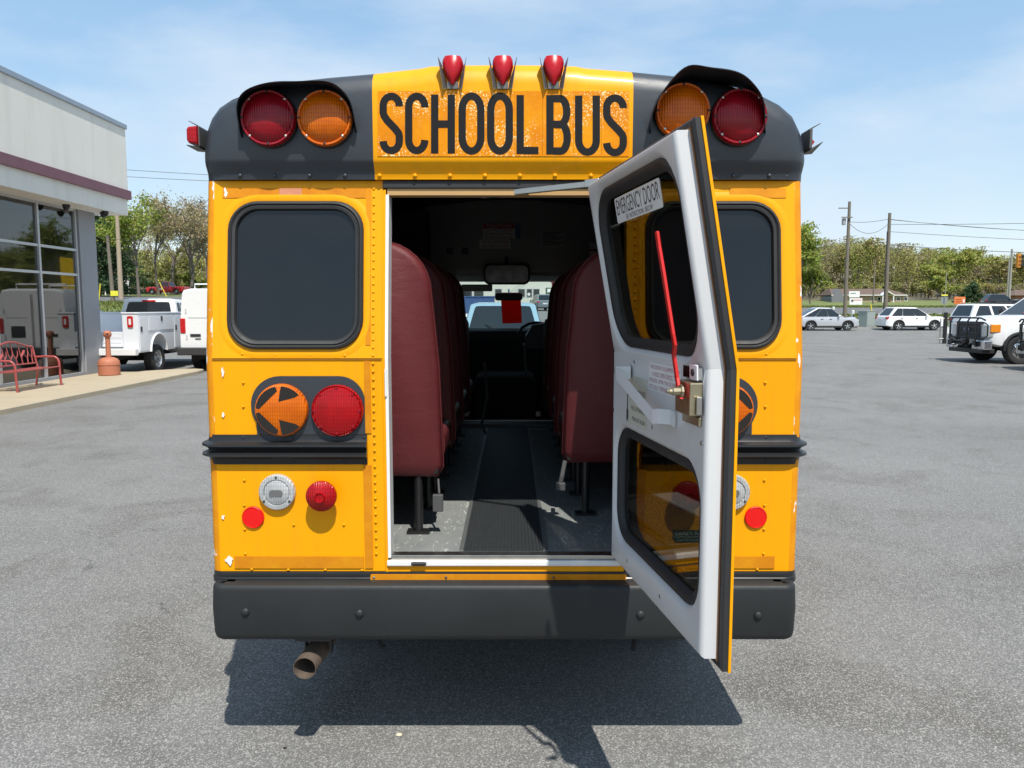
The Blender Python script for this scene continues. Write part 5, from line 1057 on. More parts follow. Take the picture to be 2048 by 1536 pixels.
def crossover(name, label, loc, rz, p, Lh, hw, zb, zr, Rw, wx, top, cab, wins, trim=True, group=None, cat='car', rim=RIMM, roofrail=False, grille=True):
    r = thing(name, label, cat, loc, rz, group)
    loft_body(r, Lh, top, hw, 0.24, wx, Rw, p); cb = cabin(r, *cab, zb, zr, hw * 0.93, hw * 0.74, p, wins)
    cbox(r, -Lh + 0.12, Lh - 0.12, -hw * 0.80, hw * 0.80, 0.22, 0.55, 'underbody', UNDER)
    for sg in (1, -1):
        for w in wx: wheel_mesh(Rw, 0.23, r, loc=(w, sg * (hw - 0.125), Rw), axis_sign=sg, rim=rim)
        if trim:
            for w in wx: arch_trim(r, w, Rw, hw, sg)
            cbox(r, wx[0] + Rw * 1.15, wx[1] - Rw * 1.15, sg * hw - 0.035, sg * hw + 0.008, 0.22, 0.36, 'sill_trim', DARKP)
        cbox(r, Lh - 0.42, Lh - 0.06, sg * hw * 0.80 - 0.13, sg * hw * 0.80 + 0.10, pl(top, Lh - 0.2) - 0.24, pl(top, Lh - 0.2) - 0.06, 'headlight', HLC, 0.04)
        cbox(r, -Lh + 0.015, -Lh + 0.36, sg * hw * 0.80 - 0.12, sg * hw * 0.80 + 0.12, zb - 0.20, zb - 0.03, 'tail_light', TLR, 0.03)
        m = MB(); m.lathe((cab[3] - 0.42, sg * (hw + 0.08), zb + 0.07), (1, 0, 0), ((0.03, -0.08), (0.09, -0.05), (0.10, 0.02), (0.05, 0.07)), 10); m.tube([(cab[3] - 0.42, sg * (hw + 0.04), zb + 0.05), (cab[3] - 0.42, sg * (hw * 0.90), zb + 0.02)], 0.025, 6); m.build('mirror', p, r, smooth=50)
        for hx in (cab[1] + (cab[2] - cab[1]) * 0.25, cab[1] + (cab[2] - cab[1]) * 0.95): cbox(r, hx - 0.09, hx + 0.09, sg * hw - 0.02, sg * hw + 0.022, zb - 0.16, zb - 0.125, 'door_handle', DARKP if trim else p, 0.008)
        if roofrail:
            m = MB(); m.tube([(cab[1] + 0.1, sg * hw * 0.66, zr + 0.02), (cab[1] + 0.2, sg * hw * 0.66, zr + 0.07), (cab[2] - 0.2, sg * hw * 0.66, zr + 0.065), (cab[2] - 0.1, sg * hw * 0.66, zr + 0.01)], 0.018, 6); m.build('roof_rail', DARKP, r)
    cbox(r, Lh - 0.10, Lh - 0.012, -hw * 0.55, hw * 0.55, 0.38, 0.66, 'grille', DARKP); cbox(r, -Lh + 0.008, -Lh + 0.12, -hw * 0.78, hw * 0.78, 0.30, 0.50, 'rear_bumper_trim', DARKP, 0.03)
    cbox(r, -Lh - 0.006, -Lh + 0.05, -0.26, 0.26, zb - 0.34, zb - 0.20, 'number_plate', PALE, 0.004)
    return r
def suv_top(Lh, zb, nose=0.72, cowl=None, tail=None):
    tail = tail or zb - 0.02
    return [(-Lh, zb - 0.30), (-Lh + 0.06, zb - 0.05), (-Lh + 0.25, tail), (Lh - 1.30, zb - 0.0), (Lh - 0.9, zb - 0.06), (Lh - 0.35, nose + 0.12), (Lh - 0.10, nose - 0.05), (Lh, nose - 0.30)]
W3 = [((0.05, 0.12), (0.315, 0.33)), ((0.323, 0.338), (0.632, 0.632)), ((0.640, 0.640), (0.965, 0.975))]
def gnd(x, y): return gz(x, y) + 0.012
def placeX(px, Y): return xat(px, Y)
# silver coupe-crossover and white crossover waiting at the far kerb
x = xat(1648, 57.0); crossover('crossover', 'silver coupe-style crossover waiting by the grass verge behind the bus corner', (x, 57.0, gnd(x, 57)), 0.0, PSIL, 2.20, 0.90, 0.98, 1.66, 0.345, (-1.36, 1.32), suv_top(2.2, 0.98, 0.86), (-2.08, -0.80, 0.10, 1.05), W3)
x = xat(1818, 57.5); crossover('crossover', 'white crossover with rear side showing beside the grey utility cabinet', (x, 57.5, gnd(x, 57.5)), 0.05, PW, 2.28, 0.91, 1.02, 1.68, 0.355, (-1.36, 1.33), suv_top(2.28, 1.02, 0.88), (-2.10, -1.55, 0.05, 1.1), W3)
x = xat(2006, 41.0); crossover('estate_car', 'white large estate car with roof rails behind the grille guard truck', (x, 41.0, gnd(x, 41)), 0.06, PW, 2.55, 0.98, 1.22, 1.90, 0.39, (-1.5, 1.45), suv_top(2.55, 1.22, 1.05), (-2.48, -2.18, 0.25, 1.15), [((0.06, 0.10), (0.32, 0.30)), ((0.36, 0.35), (0.62, 0.62)), ((0.66, 0.66), (0.95, 0.97))], trim=False, roofrail=True)
x = xat(1996, 100.0); crossover('crossover', 'black crossover parked high beyond the road near the brick house', (x, 100.0, gz(x, 100) + 0.02), -0.12, PBLK, 2.25, 0.91, 1.0, 1.68, 0.35, (-1.36, 1.33), suv_top(2.25, 1.0, 0.88), (-2.05, -1.5, 0.05, 1.05), W3, trim=False)
x = xat(206, 48.0); crossover('sedan_car', 'white car half hidden behind the grey pier past the service truck', (x - 1.2, 48.0, gnd(x, 48)), 0.15, PW, 2.3, 0.88, 0.92, 1.50, 0.32, (-1.38, 1.35), suv_top(2.3, 0.92, 0.80), (-1.95, -1.0, 0.2, 1.1), W3, trim=False)
x = xat(1081.5, 84.0); crossover('crossover', 'grey crossover seen tail-on through the bus windshield', (x, 84.0, gnd(x, 84)), R_(100), PGRY, 2.2, 0.92, 1.0, 1.68, 0.35, (-1.36, 1.33), suv_top(2.2, 1.0, 0.88), (-2.05, -1.5, 0.05, 1.05), W3)
x = xat(938, 21.0); crossover('hatchback_car', 'white car nose-on beside the pale blue pickup in front of the bus', (x - 0.55, 22.5, gnd(x, 22)), R_(-84), PW, 2.1, 0.88, 0.98, 1.60, 0.33, (-1.3, 1.3), suv_top(2.1, 0.98, 0.86), (-1.95, -1.3, 0.0, 1.0), W3, trim=False)
# pickups
def pickup(name, label, loc, rz, p, hood=1.12, zr=1.82, group=None, bed=1.08):
    r = thing(name, label, 'pickup truck', loc, rz, group); Lh, hw, Rw = 2.75, 0.97, 0.38; wx = (-1.75, 1.75)
    top = [(-Lh, 0.75), (-Lh + 0.03, bed), (0.0 - 0.72, bed), (-0.70, bed + 0.02), (1.05, bed + 0.03), (1.25, hood), (2.3, hood - 0.06), (2.62, hood - 0.14), (Lh, hood - 0.42)]
    loft_body(r, Lh, top, hw, 0.32, wx, Rw, p); cabin(r, -0.78, -0.55, 0.45, 1.18, bed + 0.02, zr, hw * 0.94, hw * 0.78, p, [((0.08, 0.10), (0.38, 0.36)), ((0.42, 0.40), (0.94, 0.97))])
    cbox(r, -Lh + 0.15, Lh - 0.15, -0.75, 0.75, 0.30, 0.62, 'underbody', UNDER)
    for sg in (1, -1):
        for w in wx: wheel_mesh(Rw, 0.25, r, loc=(w, sg * (hw - 0.13), Rw), axis_sign=sg)
        cbox(r, Lh - 0.22, Lh - 0.02, sg * 0.72 - 0.14, sg * 0.72 + 0.14, hood - 0.40, hood - 0.18, 'headlight', HLC, 0.03); cbox(r, -Lh - 0.006, -Lh + 0.10, sg * 0.85 - 0.08, sg * 0.85 + 0.08, 0.72, 1.02, 'tail_light', TLR, 0.02)
        m = MB(); m.lathe((0.95, sg * (hw + 0.14), bed + 0.14), (1, 0, 0), ((0.04, -0.08), (0.11, -0.05), (0.11, 0.03), (0.05, 0.06)), 8); m.tube([(0.95, sg * (hw + 0.06), bed + 0.12), (0.95, sg * hw * 0.9, bed + 0.06)], 0.025, 6); m.build('mirror', DARKP, r)
    cbox(r, Lh - 0.12, Lh - 0.008, -0.55, 0.55, hood - 0.46, hood - 0.16, 'grille', DARKP); cbox(r, Lh - 0.08, Lh + 0.10, -hw * 0.9, hw * 0.9, 0.45, 0.65, 'front_bumper', CHR, 0.03); cbox(r, -Lh - 0.14, -Lh - 0.007, -hw * 0.9, hw * 0.9, 0.45, 0.62, 'rear_bumper', CHR, 0.03)
    cbox(r, -2.66, -0.80, -0.78, 0.78, bed + 0.001, bed + 0.012, 'bed_cover', DARKP, 0)
    return r
pk = pickup('pickup_truck', 'pale blue pickup facing the front of the bus seen through its windshield', (xat(1004, 16.2), 18.6, 0.012), R_(-90), PBLU, 1.22, 1.92, bed=1.20)
for sg in (1, -1):
    m = MB(); m.tube([(1.22, sg * 0.10 + 0.1, 1.26), (0.98, sg * 0.50 + 0.1, 1.46)], 0.012, 5); m.build('wiper', DARKP, pk)
x = xat(340, 108); rp_ = pickup('pickup_truck', 'small red pickup parked up the slope beyond the service truck', (x, 108, gz(x, 108) + 0.02), R_(176), PRED, 1.05, 1.70)
cbox(rp_, 0.25, 0.85, 0.968, 0.985, 0.62, 0.88, 'door_sign', PALE, 0)
# white van
van = thing('cargo_van', 'white cargo van with rear doors towards the lot beside the service truck', 'van', (xat(362, 22.0) + 1.02, 24.6, 0.012), R_(90))
Ls = []
for x, w, z0, z1, top_in in ((-2.70, 0.98, 0.58, 2.30, 0.16), (-2.62, 1.01, 0.52, 2.36, 0.15), (-1.5, 1.02, 0.50, 2.38, 0.15), (1.0, 1.02, 0.50, 2.36, 0.16), (1.35, 1.00, 0.50, 2.20, 0.18), (1.95, 0.98, 0.50, 1.42, 0.10), (2.75, 0.92, 0.50, 1.22, 0.12), (2.85, 0.86, 0.55, 0.95, 0.10)):
    Ls.append([Vector((x, s * y, z)) for s, y, z in ((1, w * 0.96, z0), (1, w, z0 + 0.12), (1, w, min(1.25, z1 - 0.2)), (1, w - top_in * 0.55, z1 - 0.14), (1, w - top_in, z1 - 0.04), (1, w - top_in - 0.2, z1), (-1, w - top_in - 0.2, z1), (-1, w - top_in, z1 - 0.04), (-1, w - top_in * 0.55, z1 - 0.14), (-1, w, min(1.25, z1 - 0.2)), (-1, w, z0 + 0.12), (-1, w * 0.96, z0))])
m = MB(); m.loops(Ls).build('body', PW, van, smooth=35)
for sg in (1, -1):
    for wx_ in (-1.62, 1.75): wheel_mesh(0.37, 0.24, van, loc=(wx_, sg * 0.88, 0.37), axis_sign=sg, spokes=0)
    cbox(van, -2.725, -2.60, sg * 0.90 - 0.075, sg * 0.90 + 0.075, 1.10, 1.52, 'tail_light', TLR, 0.02)
    cbox(van, -2.712, -2.6995, sg * 0.02 - 0.012 if sg < 0 else 0.008, -0.008 if sg < 0 else 0.032, 0.70, 2.2, 'door_seam', pm('seam_grey', (0.35, 0.35, 0.35), 0.6), 0)
    for zz in (0.92, 1.66): cbox(van, -2.715, -2.69, sg * 0.80 - 0.02, sg * 0.80 + 0.02, zz, zz + 0.14, 'door_hinge', pm('hinge_grey', (0.5, 0.5, 0.5), 0.5), 0.005)
    cbox(van, -2.708, -2.699, sg * 0.45 - 0.30, sg * 0.45 + 0.30, 1.535, 1.545, 'panel_crease', MATS['seam_grey'], 0)
    m = MB(); m.box(-0.02, 1.3, sg * 0.99 - 0.02, sg * 0.99 + 0.02, 1.45, 1.9); m.build('side_glass', CARG, van)
cbox(van, -2.716, -2.70, 0.40, 0.70, 1.00, 1.08, 'vent_louvre', DARKP, 0.005); cbox(van, -2.716, -2.70, 0.40, 0.56, 0.93, 0.955, 'name_badge', DARKP, 0)
cbox(van, -2.716, -2.70, -0.62, -0.22, 0.98, 1.30, 'number_plate_recess', DARKP, 0.01)
cbox(van, -2.90, -2.71, -1.02, 1.02, 0.48, 0.70, 'rear_bumper', pm('van_bumper', (0.035, 0.035, 0.037), 0.5), 0.03)
cbox(van, -2.5, 2.6, -0.7, 0.7, 0.34, 0.52, 'underbody', UNDER)
m = MB(); m.tube([(-2.2, -0.72, 2.36), (-2.2, -0.72, 2.50), (-2.2, 0.72, 2.50), (-2.2, 0.72, 2.36)], 0.02, 6); m.build('ladder_rack', PALE, van); m = MB(); m.tube([(-0.6, -0.72, 2.36), (-0.6, -0.72, 2.50), (-0.6, 0.72, 2.50), (-0.6, 0.72, 2.36)], 0.02, 6); m.build('ladder_rack', PALE, van)
# service truck
sv = thing('service_truck', 'white service body truck with side lockers parked by the end of the walkway', 'truck', (-11.0, 23.45, 0.012), R_(90))
SVW = pm('locker_white', (0.70, 0.72, 0.75), 0.35, var=0.04, coat=0.4)
def svside(sg):
    P = [(-2.90, 0.62)] + [(-1.75 - 0.47 * math.cos(R_(t)), 0.62 + 0.47 * math.sin(R_(t))) for t in range(0, 181, 15)] + [(-0.20, 0.62), (-0.20, 1.66), (-2.90, 1.66)]
    m = MB(); m.loops([[Vector((x, y, z)) for x, z in P] for y in (sg * 0.62, sg * 1.045)]); sd = m.build('locker_side', SVW, sv, bevel=0.008)
    o0, o1 = sorted((sg * 1.0455, sg * 1.062))
    for x0, x1, z0, z1 in ((-2.87, -2.37, 0.66, 1.60), (-2.33, -0.78, 1.20, 1.60), (-0.74, -0.24, 0.66, 1.60)):
        d = cbox(sv, x0, x1, o0, o1, z0, z1, 'locker_door', SVW, 0.008)
        lx, lz = (x0 + 0.10, 1.25) if x1 - x0 < 1 else ((x0 + x1) / 2, 1.52)
        m = MB(); a0, a1 = sorted((sg * 1.0625, sg * 1.075)); m.box(lx - 0.045, lx + 0.045, a0, a1, lz - 0.07, lz + 0.07); m.build('locker_latch', DARKP, d, bevel=0.01)
    cbox(sv, -2.92, -0.18, min(sg * 0.60, sg * 1.07), max(sg * 0.60, sg * 1.07), 1.6605, 1.70, 'locker_lid', SVW, 0.01)
    m = MB(); m.tube([(-1.75 - 0.49 * math.cos(R_(t)), sg * 1.052, 0.62 + 0.49 * math.sin(R_(t))) for t in range(0, 181, 15)], 0.028, 8); m.build('fender_ring', PW, sv, smooth=50)
    m = MB(); m.loops([[Vector((x, y, z)) for y, z in rr(sg * 0.84 - 0.075, 1.30, sg * 0.84 + 0.075, 1.60, 0.04, 4)] for x in (-2.9005, -2.93)]); tl = m.build('tail_light', TLR, sv)
    m = MB(); m.loops([[Vector((x, y, z)) for y, z in rr(sg * 0.84 - 0.03, 1.37, sg * 0.84 + 0.03, 1.53, 0.015, 3)] for x in (-2.9305, -2.936)]); m.build('reverse_lens', PALE, tl)
    for wx_ in (-1.75, 2.0): wheel_mesh(0.40, 0.26, sv, loc=(wx_, sg * 0.90, 0.40), axis_sign=sg, spokes=0)
svside(1); svside(-1)
cbox(sv, -2.85, -0.25, -0.6195, 0.6195, 0.70, 0.78, 'bed_floor', SVW, 0); cbox(sv, -2.91, -2.86, -0.615, 0.615, 0.7805, 1.18, 'tailgate', SVW, 0.01)
for z in (0.88, 1.02): cbox(sv, -2.917, -2.9105, -0.58, 0.58, z, z + 0.05, 'tailgate_rib', SVW, 0.003)
cbox(sv, -0.30, -0.21, -0.6195, 0.6195, 0.7805, 1.66, 'bed_headboard', SVW, 0)
cbox(sv, -3.10, -2.912, -1.03, 1.03, 0.56, 0.74, 'step_bumper', PW, 0.015)
loft_body(sv, 1.55, [(-1.55, 1.18), (0.1, 1.2), (0.2, 1.28), (1.1, 1.22), (1.40, 1.12), (1.55, 0.8)], 0.99, 0.45, (0.45,), 0.40, PW, 'cab_body').location.x = 1.55
cb = cabin(sv, -0.16, 0.02, 0.95, 1.72, 1.22, 2.06, 0.93, 0.76, PW, [((0.10, 0.12), (0.30, 0.28)), ((0.36, 0.34), (0.94, 0.97))])
cbox(cb, -0.03, 0.04, -0.2, 0.2, 2.00, 2.055, 'brake_light', TLR, 0.01)
cbox(sv, -2.8, 2.9, -0.42, 0.42, 0.42, 0.60, 'chassis', UNDER, 0.02); m = MB(); m.tube([(-1.75, -0.75, 0.40), (-1.75, 0.75, 0.40)], 0.06, 8); m.lathe((-1.75, -0.14, 0.40), (0, 1, 0), ((0.07, 0), (0.18, 0.08), (0.18, 0.2), (0.07, 0.28)), 12); m.build('rear_axle', UNDER, sv)
cbox(sv, -3.18, -3.101, -0.06, 0.06, 0.42, 0.58, 'tow_hitch', UNDER, 0.01)
# truck with the grille guard on the right
def guard_truck(name, label, loc, full=True):
    r = thing(name, label, 'truck', loc, math.pi); hw, Rw = 1.03, 0.46; Lh = 3.0
    top = [(-Lh, 1.0), (-0.3, 1.44), (1.3, 1.46), (1.6, 1.56), (2.2, 1.53), (2.78, 1.44), (2.92, 1.32), (3.0, 1.05)]
    loft_body(r, Lh, top, hw, 0.55, (1.98,), Rw * 1.04, PW if full else PBLK); cbn = cabin(r, -1.1, -0.9, 0.70, 1.62, 1.46, 2.20, hw * 0.92, hw * 0.76, PW if full else PBLK, [((0.06, 0.08), (0.44, 0.44)), ((0.48, 0.48), (0.95, 0.97))])
    for sg in (1, -1):
        t = wheel_mesh(Rw, 0.30, r, loc=(1.95, sg * 0.93, Rw), axis_sign=sg, rim=CHR, spokes=0, rr_=0.60)
        for k in range(8):
            a = 2 * math.pi * k / 8; m = MB(); m.lathe((1.95 + 0.105 * math.cos(a), sg * 1.0, Rw + 0.105 * math.sin(a)), (0, sg, 0), ((0.018, 0), (0.016, 0.05), (0.006, 0.055)), 6); m.build('lug_nut', CHR, t)
        for k in range(4):
            a = 2 * math.pi * k / 4 + 0.5; m = MB(); m.lathe((1.95 + 0.195 * math.cos(a), sg * (0.93 + 0.088), Rw + 0.195 * math.sin(a)), (0, sg, 0), ((0.030, -0.01), (0.028, 0.003), (0.01, 0.0035)), 10); m.build('rim_hole', UNDER, t)
        wheel_mesh(Rw, 0.30, r, loc=(-2.2, sg * 0.93, Rw), axis_sign=sg, rim=CHR, spokes=0)
        m = MB(); Ra = Rw * 1.26
        P = [(1.95 + Ra * math.cos(R_(t_)), Rw + 0.02 + Ra * math.sin(R_(t_))) for t_ in range(-5, 186, 10)]; Q = [(1.95 + Rw * 1.10 * math.cos(R_(t_)), Rw + 0.02 + Rw * 1.10 * math.sin(R_(t_))) for t_ in range(-5, 186, 10)]
        Ls = [[Vector((P[i][0], sg * (hw - 0.10), P[i][1])), Vector((P[i][0] * 0.7 + Q[i][0] * 0.3, sg * (hw + 0.065), P[i][1] * 0.7 + Q[i][1] * 0.3)), Vector((Q[i][0], sg * (hw + 0.07), Q[i][1])), Vector((Q[i][0], sg * (hw - 0.10), Q[i][1]))] for i in range(len(P))]
        m.loops(Ls).build('fender_flare', DARKP, r, smooth=45)
        cbox(r, 2.80, 3.015, sg * 0.80 - 0.17, sg * 0.80 + 0.20, 0.86, 1.26, 'headlight', HLC, 0.03); cbox(r, 2.60, 2.92, sg * 0.985 - 0.03, sg * 0.985 + 0.045, 1.02, 1.28, 'turn_lamp', TAMB, 0.02)
        bmp = cbox(r, 2.85, 3.16, min(sg * 0.42, sg * 1.06), max(sg * 0.42, sg * 1.06), 0.46, 0.78, 'front_bumper', pm('bumper_satin', (0.55, 0.55, 0.56), 0.25, metal=0.9), 0.05)
        cbox(bmp, 3.1605, 3.17, min(sg * 0.60, sg * 0.92), max(sg * 0.60, sg * 0.92), 0.57, 0.72, 'fog_recess', UNDER, 0.02)
        m = MB(); m.lathe((1.15, sg * (hw + 0.25), 1.68), (1, 0, 0), ((0.06, -0.08), (0.14, -0.05), (0.14, 0.03), (0.06, 0.07)), 8); m.tube([(1.15, sg * (hw + 0.14), 1.64), (1.15, sg * hw * 0.92, 1.55)], 0.03, 6); m.build('mirror', DARKP, r)
    cbox(r, 2.9, 3.06, -0.66, 0.66, 0.80, 1.36, 'grille', DARKP, 0.03)
    for z in (0.88, 0.98, 1.18, 1.28): cbox(r, 3.061, 3.075, -0.62, 0.62, z, z + 0.028, 'grille_bar', pm('grille_bar_grey', (0.06, 0.06, 0.065), 0.35), 0.004)
    m = MB(); m.loops([[Vector((xx, 0.17 * s * math.cos(a), 1.10 + 0.072 * s * math.sin(a))) for a in [2 * math.pi * k / 20 for k in range(20)]] for xx, s in ((3.0755, 1.0), (3.09, 0.98))]); em = m.build('oval_badge', CHR, r)
    m = MB(); m.loops([[Vector((xx, 0.155 * math.cos(a), 1.10 + 0.060 * math.sin(a))) for a in [2 * math.pi * k / 20 for k in range(20)]] for xx in (3.0905, 3.094)]); m.build('badge_field', pm('badge_blue', (0.01, 0.03, 0.14), 0.3), em)
    m = MB(); put_text(m, 'Ford', (3.0945, -0.10, 1.07), (0, 0.20, 0), (0, 0, 0.07)); m.build('lettering', CHR, em, recalc=False)
    # black tubular grille guard and winch
    for y in (-0.72, -0.25, 0.25, 0.72):
        m = MB(); m.tube([(3.18, y, 0.55), (3.22, y, 0.80), (3.22, y, 1.36), (3.14, y, 1.48)], 0.028, 8); m.build('guard_upright', BLKG, r, smooth=50)
    for z, yy in ((1.48, 0.76), (0.84, 0.72)):
        m = MB(); m.tube([(3.10, -1.02, z - 0.07), (3.16, -0.86, z), (3.15 if z > 1 else 3.22, 0, z), (3.16, 0.86, z), (3.10, 1.02, z - 0.07)], 0.028, 8); m.build('guard_rail', BLKG, r, smooth=50)
    for sg in (1, -1):
        m = MB(); m.tube([(3.16, sg * 0.74, 1.34), (3.10, sg * 0.98, 1.33), (3.04, sg * 1.06, 1.26), (3.04, sg * 1.06, 0.92), (3.10, sg * 0.98, 0.84), (3.16, sg * 0.74, 0.84)], 0.022, 8); m.build('headlight_hoop', BLKG, r, smooth=50)
    cbox(r, 3.165, 3.42, -0.36, 0.36, 0.58, 0.64, 'winch_tray', BLKG, 0.01); m = MB(); m.lathe((3.31, -0.28, 0.72), (0, 1, 0), ((0.07, 0), (0.075, 0.02), (0.05, 0.03), (0.05, 0.53), (0.075, 0.54), (0.07, 0.56)), 14); m.build('winch_drum', DARKP, r, smooth=40)
    for sg in (1, -1): cbox(r, 3.21, 3.41, min(sg * 0.285, sg * 0.42), max(sg * 0.285, sg * 0.42), 0.6405, 0.82, 'winch_motor', BLKG, 0.03)
    m = MB(); m.tube([(3.42, -0.10, 0.62), (3.50, -0.10, 0.60), (3.54, -0.06, 0.57), (3.52, -0.02, 0.53), (3.47, -0.03, 0.53)], 0.018, 6); m.build('winch_hook', CHR, r)
    cbox(r, 2.7, 3.12, -0.95, 0.95, 0.34, 0.495, 'air_dam', DARKP, 0.03); cbox(r, -2.9, 2.7, -0.5, 0.5, 0.42, 0.62, 'chassis', UNDER, 0.02)
    m = MB(); m.tube([(1.95, -0.8, 0.46), (1.95, 0.8, 0.46)], 0.07, 8); m.build('front_axle', UNDER, r)
    m = MB(); a = Vector((1.45, 0.30, 1.64)); m.loops([[a + Vector((0.02, 0, 0)) * k + v for v in (Vector((0, 0, 0)), Vector((0, 0.36, 0)), Vector((-0.32, 0.34, 0.30)), Vector((-0.32, 0.02, 0.30)))] for k in (0, 0.3)]); m.build('windshield_card', pm('card_red2', (0.55, 0.06, 0.05), 0.6), r)
    return r
guard_truck('grille_guard_truck', 'white truck with black grille guard, front winch and chromed wheel', (15.15 + 3.0, 25.55, 0.025))
guard_truck('grille_guard_truck', 'dark truck nose at the edge beside the white grille guard truck', (15.05 + 3.12, 21.9, 0.012), False)

# ================================================================== ROADSIDE
WOODP = pm('weathered_pole', (0.17, 0.145, 0.115), 0.9, var=0.3, vs=4, bump=0.3, bs=30); WOODL = pm('pale_pole', (0.36, 0.29, 0.205), 0.85, var=0.2, vs=4)
def pole(px, py_top, py_base, Y, r, label, mat=WOODP, arm=True, lean=0.0):
    x = xat(px, Y); z0 = gz(x, Y); zt = zat(py_top, Y); t = thing('utility_pole', label, 'utility pole', (x, Y, z0), 0)
    m = MB(); h = zt - z0; m.tube([(0, 0, -0.3), (lean * 0.5, 0, h * 0.5), (lean, 0, h)], [r, r * 0.85, r * 0.68], 10); m.build('pole_shaft', mat, t, smooth=50)
    return t, x, z0, h
def cross(t, z, w, y=0.0):
    m = MB(); m.box(-w, w, -0.28, -0.16, z - 0.06, z + 0.06); c = m.build('crossarm', WOODP, t)
    for s in (-0.9, -0.35, 0.4, 0.9):
        m = MB(); m.lathe((s * w, -0.22, z + 0.06), (0, 0, 1), ((0.05, 0), (0.06, 0.05), (0.03, 0.12), (0.01, 0.15)), 8); m.build('insulator', pm('insulator_grey', (0.35, 0.36, 0.36), 0.3), c)
pA, xA, zA, hA = pole(1687, 408, 640, 66, 0.17, 'tall weathered pole with small transformer behind the silver crossover')
m = MB(); m.lathe((-0.42, 0, hA * 0.80), (0, 0, 1), ((0.02, 0), (0.16, 0.03), (0.17, 0.5), (0.16, 0.55), (0.02, 0.6)), 12); m.build('transformer', pm('transformer_grey', (0.30, 0.31, 0.31), 0.5), pA, smooth=40)
m = MB(); m.box(-0.9, -0.12, -0.05, 0.05, hA * 0.94, hA * 0.94 + 0.08); m.build('crossarm', WOODP, pA); m = MB(); m.box(-0.7, 0.2, -0.28, -0.18, hA * 0.86, hA * 0.86 + 0.08); m.build('crossarm', WOODP, pA)
pB, xB, zB, hB = pole(1767, 430, 625, 68, 0.19, 'tall thick pole rising behind the white crossover')
m = MB(); m.tube([(-0.24, -0.2, 0.2), (-0.24, -0.2, hB * 0.82)], 0.045, 6); m.build('cable_riser', DARKP, pB)
pC, xC_, zC, hC = pole(1742, 519, 607, 150, 0.16, 'thin pole standing before the brown-roofed house', arm=False)
pD, xD, zD, hD = pole(2012, 500, 592, 112, 0.20, 'pole behind the black crossover', pm('grey_pole', (0.30, 0.29, 0.26), 0.85))
m = MB(); m.tube([(-0.32, 0, -0.2), (-0.30, 0, hD * 0.82)], 0.10, 8); m.build('twin_mast', MATS['grey_pole'], pD)
pE, xE, zE, hE = pole(1885, 545, 605, 160, 0.09, 'slim grey mast in front of the wooded hill', MATS['grey_pole'])
pL, xL_, zL, hL = pole(247, 415, 592, 84, 0.27, 'pale smooth pole rising past the eaves corner', WOODL)
pM, xM, zM, hM = pole(231, 473, 603, 76, 0.20, 'shorter dark pole with yellow tag beside the pale pole', WOODP, lean=-0.25)
m = MB(); m.box(-0.12, 0.62, -0.23, -0.21, 0.55, 1.05); m.build('pole_tag', pm('tag_yellow', (0.72, 0.66, 0.05), 0.6), pM)
WIRE = pm('wire_black', (0.03, 0.03, 0.03), 0.6)
def wire(a, b, sag, label, r=0.018, n=14):
    a, b = Vector(a), Vector(b); o = a
    pts = [a.lerp(b, k / n) - Vector((0, 0, sag * 4 * (k / n) * (1 - k / n))) - o for k in range(n + 1)]
    m = MB(); m.tube(pts, r, 5); w = m.build('overhead_wire', WIRE); w.location = o; tag(w, label, 'wire', 'overhead wires'); return w
def tp_(p, z): return Vector((p[0], p[1], z))
PBt = (xB, 68); zb_top = zB + hB
wire((xB, 68, zat(452, 68)), (60, 46, zat(395, 46) + 0.0), 0.5, 'wire climbing to the right from the thick pole')
wire((xB, 68, zat(442, 68)), (62, 60, zat(450, 60)), 0.9, 'uppermost slack wire leaving the thick pole')
wire((xB, 68, zat(443, 68)), (62, 58, zat(478, 58)), 0.5, 'second wire dropping to the right from the thick pole')
wire((xB, 68, zat(466, 68)), (62, 58, zat(490, 58)), 0.4, 'third wire dropping to the right from the thick pole')
sgA = Vector((xB, 68, zat(492, 68))); sgB = Vector((52, 54, zat(509, 54))); wire(sgA, sgB, 0.35, 'span wire carrying the traffic signal', 0.022)
wire((xA, 66, zat(447, 66)), (xB, 68, zat(441, 68)), 0.15, 'upper wire linking the transformer pole and the thick pole'); wire((xA, 66, zat(449, 66)), (xB, 68, zat(449, 68)), 0.9, 'slack lower wire linking the transformer pole and the thick pole')
wire((xL_, 84, zat(425, 84)), (xM + 60, 70, zat(420, 70)), 1.2, 'upper wire running from the pale pole behind the bus'); wire((xL_, 84, zat(436, 84)), (xM + 60, 70, zat(436, 70)), 1.2, 'second wire running from the pale pole behind the bus')
wire((-70, 58, 14.6), (xL_ + 46, 92, zat(386, 92)), 1.0, 'high wire crossing above the trees beside the eaves', 0.022); wire((-70, 58, 15.4), (xL_ + 46, 92, zat(379, 92)), 1.0, 'topmost wire crossing above the trees beside the eaves', 0.022)
wire((xM, 76, zat(480, 76)), (xM + 40, 78, zat(478, 78)), 0.9, 'wire from the shorter dark pole through the trees')
wire((xM, 76, zat(476, 76)), (xM - 20, 62, zat(478, 62)), 0.6, 'wire from the shorter dark pole towards the showroom')
